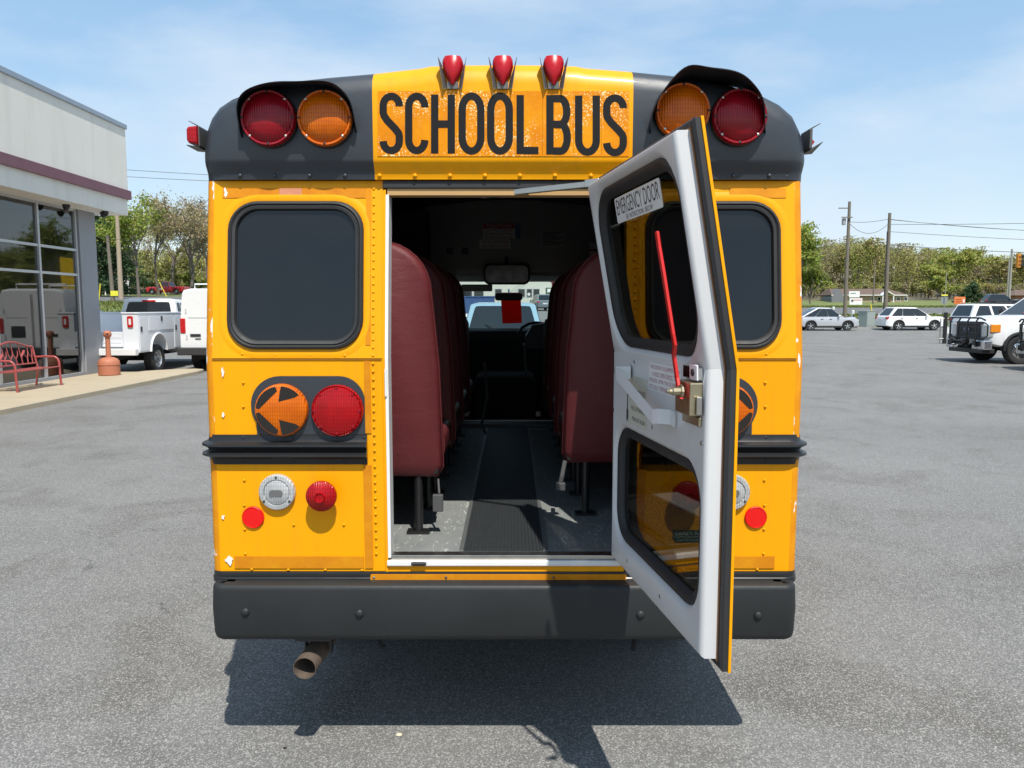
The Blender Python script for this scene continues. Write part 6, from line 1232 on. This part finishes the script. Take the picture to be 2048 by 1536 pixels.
# yellow guy guards
YG = pm('guy_guard_yellow', (0.75, 0.60, 0.04), 0.5)
for (px0, py0, px1, py1, Y, lb) in ((207, 568, 202, 592, 74, 'yellow guy wire guard by the shorter dark pole'), (322, 560, 338, 592, 96, 'yellow guy wire guard before the red pickup'), (1737, 608, 1744, 627, 66, 'yellow guy wire guard above the utility cabinet')):
    a = Vector((xat(px0, Y), Y, zat(py0, Y))); x = xat(px1, Y); b = Vector((x, Y, gz(x, Y) - 0.1)); m = MB(); m.tube([Vector((0, 0, 0)), a - b], 0.05, 8); g = m.build('guy_guard', YG); g.location = b; tag(g, lb, 'guy guard', 'guy wire guards')
# traffic signal hanging on the span wire
k_ = (2026 - CX) / F; t_ = (k_ * sgA.y - sgA.x) / ((sgB.x - sgA.x) - k_ * (sgB.y - sgA.y)); wz = sgA.lerp(sgB, t_); wz = wz.z - 0.35 * 4 * t_ * (1 - t_); YS = sgA.lerp(sgB, t_).y; sx_ = sgA.lerp(sgB, t_).x
ts = thing('traffic_signal', 'yellow traffic signal with three visors hung from the span wire', 'traffic light', (sx_, YS, wz - 1.22), R_(20))
TSY = pm('signal_orange', (0.62, 0.24, 0.02), 0.5)
m = MB(); m.box(-0.17, 0.17, -0.10, 0.12, 0, 1.10); hs = m.build('signal_housing', TSY, ts, bevel=0.02)
m = MB(); m.tube([(0, 0, 1.10), (0, 0, 1.23)], 0.03, 6); m.build('signal_hanger', DARKP, ts)
for k in range(3):
    z = 0.20 + 0.35 * k; m = MB(); m.lathe((0.17, 0, z), (1, 0, 0), ((0.145, 0), (0.15, 0.24)), 16, caps=False); m.build('visor', BLKG, hs); m = MB(); m.lathe((0.17, 0, z), (1, 0, 0), ((0.13, 0.001), (0.09, 0.02), (0.01, 0.03)), 14); m.build('signal_lens', pm('lens_off_%d' % k, ((0.02, 0.10, 0.05), (0.20, 0.12, 0.01), (0.18, 0.01, 0.01))[k], 0.3), hs)
for z in (0.10, 0.40, 0.72): 
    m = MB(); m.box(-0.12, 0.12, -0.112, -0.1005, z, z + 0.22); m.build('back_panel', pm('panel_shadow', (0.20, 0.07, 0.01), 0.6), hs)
# cabinet, marker posts, boundary post
x = xat(1733, 60); uc = thing('utility_cabinet', 'grey-green metal utility cabinet on the grass verge', 'cabinet', (x, 60.2, gz(x, 60.2)), 0.45)
UCG = pm('cabinet_green', (0.30, 0.34, 0.32), 0.5, var=0.05)
m = MB(); m.box(-0.46, 0.46, -0.42, 0.42, -0.15, 1.16); cbd = m.build('cabinet_body', UCG, uc, bevel=0.01); m = MB(); m.box(-0.49, 0.49, -0.45, 0.45, 1.1605, 1.22); m.build('cabinet_lid', UCG, uc, bevel=0.015)
m = MB(); m.box(-0.42, 0.42, -0.435, -0.4205, 0.06, 1.10); m.build('cabinet_door', UCG, uc, bevel=0.006)
for px, py, Y, lb in ((1703, 622, 61, 'white marker post between the silver crossover and the cabinet'), (1664, 615, 66, 'white marker post left of the transformer pole')):
    x = xat(px, Y); t = thing('marker_post', lb, 'marker post', (x, Y, gz(x, Y))); m = MB(); h = zat(py, Y) - gz(x, Y); m.tube([(0, 0, -0.2), (0, 0, h)], 0.11, 10); m.build('post', PALE, t, smooth=50); m = MB(); m.lathe((0, 0, h), (0, 0, 1), ((0.115, -0.02), (0.10, 0.04), (0.02, 0.07)), 10); m.build('post_cap', PALE, t)
    m = MB(); m.box(-0.06, 0.06, -0.125, -0.112, h * 0.45, h * 0.8); m.build('post_label', INK, t)
Y = 37.5; x = xat(1888, Y); t = thing('gate_post', 'black square post with chain brackets before the white estate car', 'post', (x, Y, gz(x, Y) + 0.012)); m = MB(); m.box(-0.07, 0.07, -0.07, 0.07, -0.1, 1.52); m.build('post', BLKG, t, bevel=0.01)
m = MB(); m.tube([(-0.24, -0.02, 0.02), (-0.24, -0.02, 1.20)], 0.025, 6); m.build('gate_rod', ZINC, t)
for z in (0.25, 1.22): m = MB(); m.tube([(-0.28, -0.03, z), (0.12, -0.03, z)], 0.025, 6); m.build('gate_bracket', ZINC, t)
m = MB(); m.tube([(0.1, 0, 1.12), (0.35, 0, 1.0), (0.6, 0, 0.95)], 0.02, 6); m.build('gate_chain', CHR, t)
m = MB(); m.box(0.10, 0.28, -0.02, 0.0, 0.5, 0.8); m.build('post_notice', PALE, t)
# signs
def sign(name, label, px, py0, py1, w_px, Y, mat, texts=(), post=True, ink=INK, cat='sign', base_py=None):
    x = xat(px, Y); z0 = gz(x, Y); t = thing(name, label, cat, (x, Y, z0)); s = Y / F; a, b = zat(py1, Y) - z0, zat(py0, Y) - z0; w = w_px * s / 2
    m = MB(); m.box(-w, w, -0.06, 0.06, a, b); pn = m.build('sign_panel', mat, t, bevel=0.02)
    for xx in ((-w * 0.8, w * 0.8) if w > 0.5 else (0,)):
        m = MB(); m.tube([(xx, 0.10, -0.3), (xx, 0.10, b * 0.98)], 0.05, 6); m.build('sign_post', ZINC, t)
    for k, (tx_, fx0, fx1, fz0, fz1, im) in enumerate(texts):
        m = MB(); put_text(m, tx_, (-w + 2 * w * fx0, -0.066, a + (b - a) * fz0), (2 * w * (fx1 - fx0), 0, 0), (0, 0, (b - a) * (fz1 - fz0))); m.build('lettering', im, pn, recalc=False)
    return t, w, a, b
t, w, a, b = sign('roadside_sign', 'white roadside sign board with a smaller white board beneath it', 1704, 583, 595, 21, 118, PW)
m = MB(); m.box(-w * 0.75, w * 0.30, -0.07, -0.0605, a + (b - a) * 0.58, a + (b - a) * 0.74); m.build('print_line', pm('sign_grey', (0.2, 0.22, 0.24), 0.6), t)
m = MB(); m.box(-w * 0.85, w * 1.55, -0.06, 0.06, a - 1.10, a - 0.12); p2 = m.build('lower_panel', PW, t); m = MB(); m.box(-w * 0.1, w * 1.4, -0.07, -0.0605, a - 0.50, a - 0.30); m.build('print_line', pm('sign_pink', (0.62, 0.35, 0.35), 0.6), t); m = MB(); m.lathe((-w * 0.35, -0.0605, a - 0.52), (0, -1, 0), ((0.22, 0), (0.2, 0.01)), 14); m.build('sign_emblem', pm('emblem_dark', (0.15, 0.14, 0.14), 0.6), t)
t, w, a, b = sign('roadside_sign', 'orange roadside banner sign beside the street name post', 1914, 594, 609, 22, 88, pm('sign_orange', (0.70, 0.20, 0.05), 0.6))
for k, (f0, f1, g0, g1) in enumerate(((0.12, 0.62, 0.62, 0.74), (0.12, 0.70, 0.38, 0.50), (0.12, 0.5, 0.18, 0.28))): m = MB(); m.box(-w + 2 * w * f0, -w + 2 * w * f1, -0.07, -0.0605, a + (b - a) * g0, a + (b - a) * g1); m.build('print_line', pm('sign_brown', (0.35, 0.08, 0.02), 0.6), t)
m = MB(); m.box(w * 0.55, w * 0.85, -0.07, -0.0605, a + (b - a) * 0.25, a + (b - a) * 0.7); m.build('print_patch', PALE, t)
x = xat(1884, 74); t = thing('street_name_post', 'thin post with bright yellow name blade and grey sign back', 'sign', (x, 74, gz(x, 74))); h = zat(592, 74) - gz(x, 74)
m = MB(); m.tube([(0, 0, -0.2), (0, 0, h)], 0.04, 6); m.build('sign_post', ZINC, t); m = MB(); m.box(-0.32, 0.28, -0.02, 0.02, h, h + 0.14); m.build('name_blade', pm('blade_yellow', (0.72, 0.68, 0.10), 0.5), t)
m = MB(); m.box(-0.30, 0.30, 0.05, 0.07, h - 0.72, h - 0.06); m.build('sign_back', pm('sign_back_grey', (0.24, 0.26, 0.26), 0.5), t)
# white rail fence up the slope on the left
Y = 104; f = thing('rail_fence', 'white three-rail fence on the slope behind the dark pole', 'fence', (xat(232, Y), Y, gz(xat(232, Y), Y)))
fz_ = zat(568, Y) - gz(xat(232, Y), Y)
for k in range(3): m = MB(); m.box(-3.4, 2.2, -0.03, 0.03, fz_ + 0.30 * k, fz_ + 0.30 * k + 0.12); m.build('rail', PW, f)
for xx in (-3.2, -2.1, -1.0, 0.1, 1.2, 2.1): m = MB(); m.box(xx - 0.07, xx + 0.07, -0.12, -0.031, -0.3, fz_ + 1.05); m.build('fence_post', PW, f)
# houses
BRICK = pm('house_tan_brick', (0.40, 0.29, 0.20), 0.85, var=0.12, vs=2); SHING = pm('house_shingle', (0.125, 0.085, 0.065), 0.9, var=0.2, vs=1.5); SIDING = pm('house_grey_siding', (0.17, 0.17, 0.18), 0.8)
Y = 205; xh = xat(1733, Y); zh = gz(xh, Y); hs_ = thing('house', 'tan brick house with brown shingle roof and white porch gable', 'house', (xh, Y, zh - 0.05))
s = Y / F; hh = zat(590, Y) - zh; rh = zat(577, Y) - zh
m = MB(); m.box(-9.6, 9.2, 0, 8, -0.8, hh); m.build('wall', BRICK, hs_)
m = MB(); m.loops([[Vector((-10.2, -0.7, hh - 0.1)), Vector((9.9, -0.7, hh - 0.1)), Vector((9.9, 8.7, hh - 0.1)), Vector((-10.2, 8.7, hh - 0.1))], [Vector((-10.2, -0.7, hh + 0.05)), Vector((9.9, -0.7, hh + 0.05)), Vector((9.9, 8.7, hh + 0.05)), Vector((-10.2, 8.7, hh + 0.05))], [Vector((-9.0, 3.6, rh)), Vector((6.6, 3.6, rh)), Vector((6.6, 4.4, rh)), Vector((-9.0, 4.4, rh))]]); rf = m.build('roof', SHING, hs_)
m = MB(); m.box(-10.2, 9.9, -0.76, -0.705, hh - 0.15, hh + 0.06); m.build('gutter', PW, rf)
m = MB(); m.loops([[Vector((x, y, z)) for x, z in ((-10.3, -0.8), (-7.0, -0.8), (-7.0, hh * 0.7), (-8.4, rh - 0.1), (-10.3, hh * 0.6))] for y in (-1.2, 5.0)]); m.build('gable_wing', SIDING, hs_)
gx = xat(1765, Y) - xh
m = MB(); m.loops([[Vector((gx + a, y, z)) for a, z in ((-1.75, hh - 0.25), (0, hh + 0.75), (1.75, hh - 0.25), (1.75, hh - 0.05), (0, hh + 1.0), (-1.75, hh - 0.05))] for y in (-2.0, 0.4)]); m.build('porch_gable', PW, hs_)
for a in (-1.4, 1.4): m = MB(); m.box(gx + a - 0.12, gx + a + 0.12, -1.95, -1.7, -0.8, hh - 0.2); m.build('porch_post', PW, hs_)
for a, w_ in ((-3.2, 0.9), (-1.5, 0.8), (0.0, 0.8), (3.6, 1.2), (5.6, 1.0)):
    m = MB(); m.box(gx + a - w_ / 2, gx + a + w_ / 2, -0.06, -0.002, 0.3, hh * 0.75); wn = m.build('window', PW, hs_); m = MB(); m.box(gx + a - w_ / 2 + 0.1, gx + a + w_ / 2 - 0.1, -0.08, -0.0605, 0.42, hh * 0.70); m.build('pane', CARG, wn)
Y = 150; xh = xat(2052, Y); zh = gz(xh, Y); h2 = thing('house', 'red brick house with low gable roof behind the black crossover', 'house', (xh, Y, zh - 0.05)); hh = zat(589, Y) - zh; rh = zat(580, Y) - zh
m = MB(); m.box(-2.6, 8, 0, 7, -0.8, hh); m.build('wall', pm('house_red_brick', (0.30, 0.13, 0.085), 0.85, var=0.12), h2)
m = MB(); m.loops([[Vector((-3.2, -0.5, hh - 0.15)), Vector((8.5, -0.5, hh - 0.15)), Vector((8.5, 7.5, hh - 0.15)), Vector((-3.2, 7.5, hh - 0.15))], [Vector((-0.6, 3.4, rh + 0.1)), Vector((8.5, 3.4, rh + 0.1)), Vector((8.5, 3.6, rh + 0.1)), Vector((-0.6, 3.6, rh + 0.1))]]); m.build('roof', SHING, h2)
m = MB(); m.box(0.2, 1.4, -0.06, -0.002, 0.6, hh * 0.75); wn = m.build('window', PW, h2); m = MB(); m.box(0.3, 1.3, -0.08, -0.0605, 0.7, hh * 0.7); m.build('pane', CARG, wn)
# storefront beyond the bus
Y = 98; x0, x1 = xat(905, Y), xat(1150, Y); zf = gz(0, Y); sf = thing('storefront', 'long pale storefront across the lot seen through the bus windshield', 'building', ((x0 + x1) / 2, Y, zf)); w = (x1 - x0) / 2
SFW = pm('storefront_cream', (0.62, 0.60, 0.52), 0.8); m = MB(); m.box(-w - 6, w + 4, 0, 14, -0.6, 5.6); m.build('wall', SFW, sf); m = MB(); m.box(-w - 6.3, w + 4.3, -0.5, 14.2, 5.601, 5.9); m.build('roof', COPE, sf)
def sfx(px): return xat(px, Y) - (x0 + x1) / 2
for a, b in ((925, 945), (948, 968), (990, 1004), (1036, 1050), (1053, 1064), (1066, 1079), (1112, 1130)):
    z0_, z1_ = zat(594, Y) - zf, zat(578, Y) - zf; m = MB(); m.box(sfx(a), sfx(b), -0.06, -0.002, z0_, z1_); wn = m.build('shop_window', ALU, sf); m = MB(); m.box(sfx(a) + 0.06, sfx(b) - 0.06, -0.08, -0.0605, z0_ + 0.06, z1_ - 0.06); m.build('pane', CARG, wn)
m = MB(); m.lathe((sfx(1057.5), -0.082, zat(589, Y) - zf), (0, -1, 0), ((0.20, 0), (0.19, 0.01)), 14); m.build('window_emblem', PALE, sf)
m = MB(); m.box(sfx(1091), sfx(1104), -0.06, -0.002, zat(588, Y) - zf, zat(576, Y) - zf); m.build('poster', pm('poster_green', (0.05, 0.10, 0.06), 0.5), sf); m = MB(); m.box(sfx(1094), sfx(1101), -0.07, -0.0605, zat(585, Y) - zf, zat(578, Y) - zf); m.build('poster_print', PALE, sf)
m = MB(); m.box(sfx(1080), sfx(1110), -0.9, -0.3, -0.3, zat(590, Y) - zf); m.build('white_low_wall', PW, sf)
t = thing('red_column', 'red square column by the storefront seen beside the right bus seats', 'column', (xat(1107, 60), 60, gz(0, 60) + 0.012)); m = MB(); m.box(-0.16, 0.16, -0.16, 0.16, 0, 3.4); m.build('column_shaft', pm('column_red', (0.35, 0.04, 0.05), 0.5), t, bevel=0.01); m = MB(); m.box(-0.26, 0.26, -0.26, 0.26, 3.4005, 3.6); m.build('column_cap', pm('column_red', (0.35, 0.04, 0.05), 0.5), t, bevel=0.02)
Y = 72; t = thing('blue_skip', 'long blue steel skip in front of the storefront', 'skip', (xat(955, Y), Y, gz(0, Y) + 0.012)); SK = pm('skip_blue', (0.05, 0.10, 0.24), 0.5, var=0.2); m = MB(); hz = zat(595, Y) - gz(0, Y); m.box(-1.9, 1.6, -0.9, 0.9, 0.1, hz); m.build('skip_body', SK, t, bevel=0.02); m = MB(); m.box(-1.96, 1.66, -0.96, 0.96, hz + 0.0005, hz + 0.10); m.build('skip_rim', SK, t)
for k in range(6): m = MB(); m.box(-1.75 + 0.62 * k, -1.65 + 0.62 * k, -0.97, -0.9005, 0.12, hz - 0.02); m.build('skip_rib', SK, t)
m = MB(); m.box(-1.7, 1.4, -0.8, 0.8, 0, 0.0995); m.build('skip_skid', UNDER, t)
# pebbles on the asphalt
PEB = pm('pebble_pale', (0.55, 0.50, 0.36), 0.8, var=0.2)
for px, py, lb in ((798, 1471, 'pale pebble on the asphalt behind the bus exhaust shadow'), (570, 1497, 'tiny dark stone on the asphalt below the exhaust shadow')):
    d = ray(px, py); p = Vector((0, 0, CAMH)) + d * (-(CAMH - 0.012) / d.z); m = MB(); r = 0.012 if px > 700 else 0.007; m.lathe((0, 0, 0), (0, 0, 1), ((r * 0.6, 0), (r, r * 0.3), (r * 0.8, r * 0.7), (r * 0.2, r * 0.9)), 7); o = m.build('pebble', PEB if px > 700 else UNDER, smooth=60); o.location = p; o.scale = (1.3, 0.9, 1); tag(o, lb, 'pebble')

# ================================================================== TREES
LEAF = [leaf_mat('leaf_fresh', (0.24, 0.33, 0.060), 0.42), leaf_mat('leaf_yellowgreen', (0.40, 0.40, 0.125), 0.38), leaf_mat('leaf_bud', (0.36, 0.285, 0.175), 0.3), leaf_mat('leaf_dark', (0.050, 0.092, 0.042), 0.2), leaf_mat('leaf_olive', (0.26, 0.265, 0.110), 0.38), leaf_mat('twig_grey', (0.30, 0.265, 0.22), 0.2), leaf_mat('leaf_redbud', (0.30, 0.20, 0.155), 0.25)]
BARK = pm('bark', (0.15, 0.125, 0.105), 0.9, var=0.3, vs=3)
def leaf_quads(cent, size, flat=0.0):
    """numpy: random small quads at centres -> verts, faces"""
    n = len(cent); a = rng.normal(size=(n, 3)); a /= np.linalg.norm(a, axis=1)[:, None]; b = rng.normal(size=(n, 3)); b -= (b * a).sum(1)[:, None] * a; b /= np.linalg.norm(b, axis=1)[:, None]
    sz = size * rng.uniform(0.6, 1.3, n)[:, None]; a = a * sz; b = b * sz * 0.7
    v = np.stack([cent - a, cent - b * 0.8 + a * 0.1, cent + a, cent + b], 1).reshape(-1, 3)
    return v
def mesh_np(name, v, mats, mi=None):
    nf = len(v) // 4; me = bpy.data.meshes.new(name); me.vertices.add(len(v)); me.vertices.foreach_set('co', v.astype(np.float32).ravel()); me.loops.add(nf * 4); me.loops.foreach_set('vertex_index', np.arange(nf * 4, dtype=np.int32))
    me.polygons.add(nf); me.polygons.foreach_set('loop_start', np.arange(0, nf * 4, 4, dtype=np.int32)); me.polygons.foreach_set('loop_total', np.full(nf, 4, dtype=np.int32))
    for m in mats: me.materials.append(m)
    if mi is not None: me.polygons.foreach_set('material_index', mi.astype(np.int32))
    me.update(); me.validate(); return me
def tree(name, label, x, Y, h, rad, kind, seed, nleaf=7000, size=0.16, crown0=0.28, conifer=False, group='trees along the left slope'):
    rd = random.Random(seed); z0 = gz(x, Y); t = thing(name, label, 'tree', (x, Y, z0), 0, group)
    m = MB(); tips = []; r0 = h * 0.018
    if conifer:
        m.tube([(0, 0, -0.3), (0, 0, h * 0.5), (0, 0, h)], [r0, r0 * 0.6, 0.02], 8)
        for k in range(60):
            q_ = rd.uniform(0.06, 0.97); L_ = rad * (1 - q_) ** 0.7 * rd.uniform(0.7, 1.1); a = rd.uniform(0, 6.28); z = h * q_
            e = Vector((math.cos(a) * L_, math.sin(a) * L_, z - 0.18 * L_)); m.tube([(0, 0, z), e], [0.04, 0.01], 4, caps=False)
            for j in range(7): tips.append(Vector((0, 0, z)).lerp(e, 0.25 + 0.75 * j / 6))
    else:
        def grow(p, d, L_, r, lev):
            q_ = p + d * L_ * 0.5 + Vector((rd.uniform(-1, 1), rd.uniform(-1, 1), 0)) * L_ * 0.06; e = p + d * L_; m.tube([p, q_, e], [r, r * 0.8, r * 0.6], 6 if lev < 2 else 4, caps=False)
            if lev >= 2: tips.append(q_); tips.append(e)
            if lev == 4: return
            for k in range(3 if lev else 6):
                a = rd.uniform(0, 6.28); sp = rd.uniform(0.35, 0.85); dd = (d + Vector((math.cos(a), math.sin(a), rd.uniform(-0.15, 0.45))) * sp).normalized()
                st = p.lerp(e, rd.uniform(0.45, 1.0)) if lev else p.lerp(e, rd.uniform(crown0 / 0.6 * 0.9, 1.0) if crown0 < 0.55 else 1.0)
                grow(st, dd, L_ * rd.uniform(0.50, 0.72), r * 0.5, lev + 1)
        grow(Vector((0, 0, -0.3)), Vector((rd.uniform(-0.05, 0.05), rd.uniform(-0.05, 0.05), 1)).normalized(), h * 0.56, r0 * 0.95, 0)
        sx = max(0.01, np.percentile([math.hypot(p.x, p.y) for p in tips], 92)); kx = min(1.6, rad / sx); zmx = max(p.z for p in tips); kz = h / zmx
        m.v = [(a * kx if c > h * 0.2 else a, b * kx if c > h * 0.2 else b, c * kz) for a, b, c in m.v]; tips = [Vector((p.x * kx, p.y * kx, p.z * kz)) for p in tips]
    m.build('trunk', BARK, t, smooth=50, recalc=False)
    T = np.array([tuple(p) for p in tips]); keep = rng.random(len(T)) < 0.9; T = T[keep] if keep.sum() > 5 else T
    idx = rng.integers(0, len(T), nleaf); spread = (0.10 if conifer else 0.085) * h * 0.6; c = T[idx] + rng.normal(size=(nleaf, 3)) * np.array([spread, spread, spread * 0.7]) * rng.uniform(0.2, 1.0, (nleaf, 1)); c[:, 2] = np.maximum(c[:, 2], 0.4)
    kinds = kind if isinstance(kind, (list, tuple)) else [kind]
    me = mesh_np('crown', leaf_quads(c, size), [LEAF[k] for k in kinds], rng.integers(0, len(kinds), nleaf)); o = bpy.data.objects.new('crown', me); COL.objects.link(o); o.parent = t
    return t
def ty(px, Y): return xat(px, Y)
def th(py, x, Y): return zat(py, Y) - gz(x, Y)
LT = [('pine_tree', 'dense dark evergreen behind the showroom corner', 205, 96, 425, 5.5, 3, 1, 9000, 0.20, True), ('pine_tree', 'dark evergreen beside the pale pole', 236, 108, 440, 4.6, 3, 2, 8000, 0.20, True),
      ('maple_tree', 'bright green spring tree beside the pale pole', 283, 92, 392, 3.6, [0, 0, 1], 3, 6000, 0.15, False), ('birch_tree', 'thin budding tree with bare twigs next to the bright green tree', 322, 104, 408, 3.4, [2, 5, 1], 4, 3600, 0.12, False),
      ('oak_tree', 'tall russet budding tree beside the bus corner', 385, 98, 388, 5.0, [2, 2, 4, 5], 5, 6000, 0.13, False), ('oak_tree', 'olive budding tree behind the red pickup', 350, 122, 430, 5.5, [4, 1, 5], 6, 6500, 0.15, False),
      ('ash_tree', 'grey bare-twigged tree between the evergreen and the bright tree', 262, 124, 430, 4.6, [5, 5, 2], 7, 4200, 0.12, False), ('ash_tree', 'russet bare-twigged tree rising behind the bus flank', 425, 118, 395, 5.5, [2, 5], 8, 5200, 0.14, False),
      ('shrub', 'low green thicket beneath the budding trees', 300, 118, 545, 4.2, [4, 3], 9, 4200, 0.16, False), ('shrub', 'low olive thicket behind the red pickup bonnet', 345, 126, 535, 5.0, [4, 1], 10, 4200, 0.16, False), ('shrub', 'low dark thicket under the evergreens', 232, 118, 560, 5.0, [3, 4], 12, 4000, 0.16, False), ('shrub', 'low green thicket by the bus flank', 395, 124, 545, 5.0, [4, 0], 13, 4200, 0.16, False)]
for nm, lb, px, Y, pyt, rad, kd, sd, nl, sz, con in LT:
    x = ty(px, Y); tree(nm, lb, x, Y, th(pyt, x, Y), rad, kd, sd, nl, sz, 0.28 if nm != 'shrub' else 0.05, con)
RT = [('maple_tree', 'bright green leafy tree at the right bus corner', 1580, 95, 440, 2.8, [0, 0, 1], 21, 7000, 0.17), ('oak_tree', 'green tree at the foot of the wooded hill beside the bus corner', 1618, 150, 520, 5.5, [0, 4], 22, 6000, 0.24),
      ('maple_tree', 'yellow-green spreading tree on the hill edge behind the orange sign', 1895, 235, 500, 13.0, [1, 1, 0], 23, 9000, 0.34), ('maple_tree', 'yellow-green tree above the brown-roofed house', 1690, 260, 482, 13.0, [1, 4, 2], 24, 8000, 0.36),
      ('pine_tree', 'small blue-green evergreen left of the black crossover', 1938, 180, 565, 4.2, 3, 25, 5000, 0.26), ('oak_tree', 'light green low tree behind the slim mast', 1870, 215, 555, 9.0, [1, 0], 26, 7000, 0.30), ('oak_tree', 'yellow-green tree behind the pole by the brick house', 1990, 240, 515, 10.0, [1, 2, 4], 27, 7000, 0.34)]
for nm, lb, px, Y, pyt, rad, kd, sd, nl, sz in RT:
    x = ty(px, Y); tree(nm, lb, x, Y, th(pyt, x, Y), rad, kd, sd, nl, sz, 0.2, nm == 'pine_tree', group='trees beyond the road')
# wooded hill: one far mass of trunks and leaf clumps
V = []; MI = []; TV = MB(); rd = random.Random(77)
def far_tree(x, Y, h, rad, kinds, n, sz):
    n = int(n * 1.8)
    z0 = gz(x, Y); TV.tube([(x, Y, z0 - 0.5), (x + rd.uniform(-0.4, 0.4), Y, z0 + h * 0.45), (x + rd.uniform(-0.8, 0.8), Y, z0 + h * 0.85)], [0.22, 0.16, 0.06], 5, caps=False)
    for k in range(4):
        a = rd.uniform(0, 6.28); zz = z0 + h * rd.uniform(0.35, 0.7); TV.tube([(x, Y, zz), (x + math.cos(a) * rad * 0.7, Y + math.sin(a) * rad * 0.7, zz + h * 0.25)], [0.10, 0.03], 4, caps=False)
    cl = rng.normal(size=(9, 3)) * np.array([rad * 0.42, rad * 0.42, h * 0.17]) + np.array([x, Y, z0 + h * 0.66]); ci = rng.integers(0, 9, n)
    c = cl[ci] + rng.normal(size=(n, 3)) * np.array([rad * 0.26, rad * 0.26, h * 0.085]); c[:, 2] = np.clip(c[:, 2], z0 + h * 0.12, z0 + h * 1.02)
    V.append(leaf_quads(c, sz * 0.72)); MI.append(np.array(kinds)[rng.integers(0, len(kinds), n)])
PAL = [[2, 5, 4], [1, 4, 4], [4, 4, 1], [5, 4, 2], [0, 1, 4], [2, 4, 1], [1, 1, 4], [4, 0, 3], [4, 1, 5], [4, 4, 4]]
def band(px0, px1, Y0, Y1, n, skyline, h0, h1, num, sz):
    for k in range(n):
        px = px0 + (px1 - px0) * (k + rd.uniform(0, 1)) / n; Y = rd.uniform(Y0, Y1); x = xat(px, Y); h = rd.uniform(h0, h1)
        lim = zat(lerpk(skyline, px) + rd.uniform(-6, 16), Y) - gz(x, Y); h = min(h, max(4.0, lim))
        far_tree(x, Y, h, h * rd.uniform(0.26, 0.38), rd.choice(PAL), num, sz)
SKY_R = [(1400, 470), (1600, 500), (1640, 492), (1690, 480), (1740, 490), (1800, 496), (1860, 500), (1920, 500), (2000, 518), (2048, 512), (2500, 500)]
band(1560, 2300, 255, 290, 60, SKY_R, 16, 24, 620, 0.42); band(1560, 2300, 300, 345, 64, SKY_R, 17, 25, 560, 0.5); band(1560, 2300, 350, 420, 60, SKY_R, 16, 24, 460, 0.6)
SKY_L = [(-300, 520), (150, 500), (300, 505), (450, 500), (1000, 560)]
band(-200, 470, 150, 200, 52, SKY_L, 12, 17, 520, 0.34); band(-200, 900, 215, 270, 60, SKY_L, 12, 17, 460, 0.45)
band(850, 1250, 190, 260, 26, [(800, 575), (1300, 560)], 8, 12, 420, 0.45)
band(1590, 2300, 218, 245, 110, [(1500, 572), (2400, 572)], 4, 7.5, 300, 0.32); band(1590, 2300, 250, 330, 90, [(1500, 560), (2400, 560)], 5, 9, 240, 0.42); band(-200, 470, 138, 160, 60, [(-300, 560), (500, 560)], 3, 5.5, 240, 0.24)
band(440, 1610, 235, 330, 90, [(400, 515), (1000, 530), (1600, 505)], 12, 20, 260, 0.5)
me = mesh_np('far_woodland', np.concatenate(V), LEAF, np.concatenate(MI)); fw = bpy.data.objects.new('far_woodland', me); COL.objects.link(fw); tag(fw, 'mixed spring woodland covering the far hillside', 'woodland', kind='stuff')
o = TV.build('woodland_trunks', BARK, fw, recalc=False); o['kind'] = 'stuff'
# rough grass on the verges
def tufts(name, label, boxes, n, hgt, mat):
    vs = []
    tot = sum((b[1] - b[0]) * (b[3] - b[2]) for b in boxes)
    for b in boxes:
        k = int(n * (b[1] - b[0]) * (b[3] - b[2]) / tot); X = rng.uniform(b[0], b[1], k); Yv = rng.uniform(b[2], b[3], k); Z = np.array([gz(a, c) for a, c in zip(X, Yv)])
        a = rng.uniform(0, 6.28, k); w = hgt * 0.5 * rng.uniform(0.5, 1.2, k); h = hgt * rng.uniform(0.4, 1.3, k); dx, dy = np.cos(a) * w, np.sin(a) * w; lx, ly = rng.normal(size=k) * hgt * 0.3, rng.normal(size=k) * hgt * 0.3
        vs.append(np.stack([np.stack([X - dx, Yv - dy, Z - 0.02], 1), np.stack([X + dx, Yv + dy, Z - 0.02], 1), np.stack([X + dx * 0.3 + lx, Yv + dy * 0.3 + ly, Z + h], 1), np.stack([X - dx * 0.3 + lx, Yv - dy * 0.3 + ly, Z + h], 1)], 1).reshape(-1, 3))
    me = mesh_np(name, np.concatenate(vs), [mat]); o = bpy.data.objects.new(name, me); COL.objects.link(o); tag(o, label, 'grass', kind='stuff')
GR = leaf_mat('grass_blade', (0.135, 0.165, 0.045), 0.2)
tufts('verge_grass', 'rough spring grass on the verge beyond the parking lot', [(20.5, 60, 60.3, 70.8), (-60, -18.5, 60.3, 75.5), (20.5, 70, 98.5, 108)], 26000, 0.16, GR)
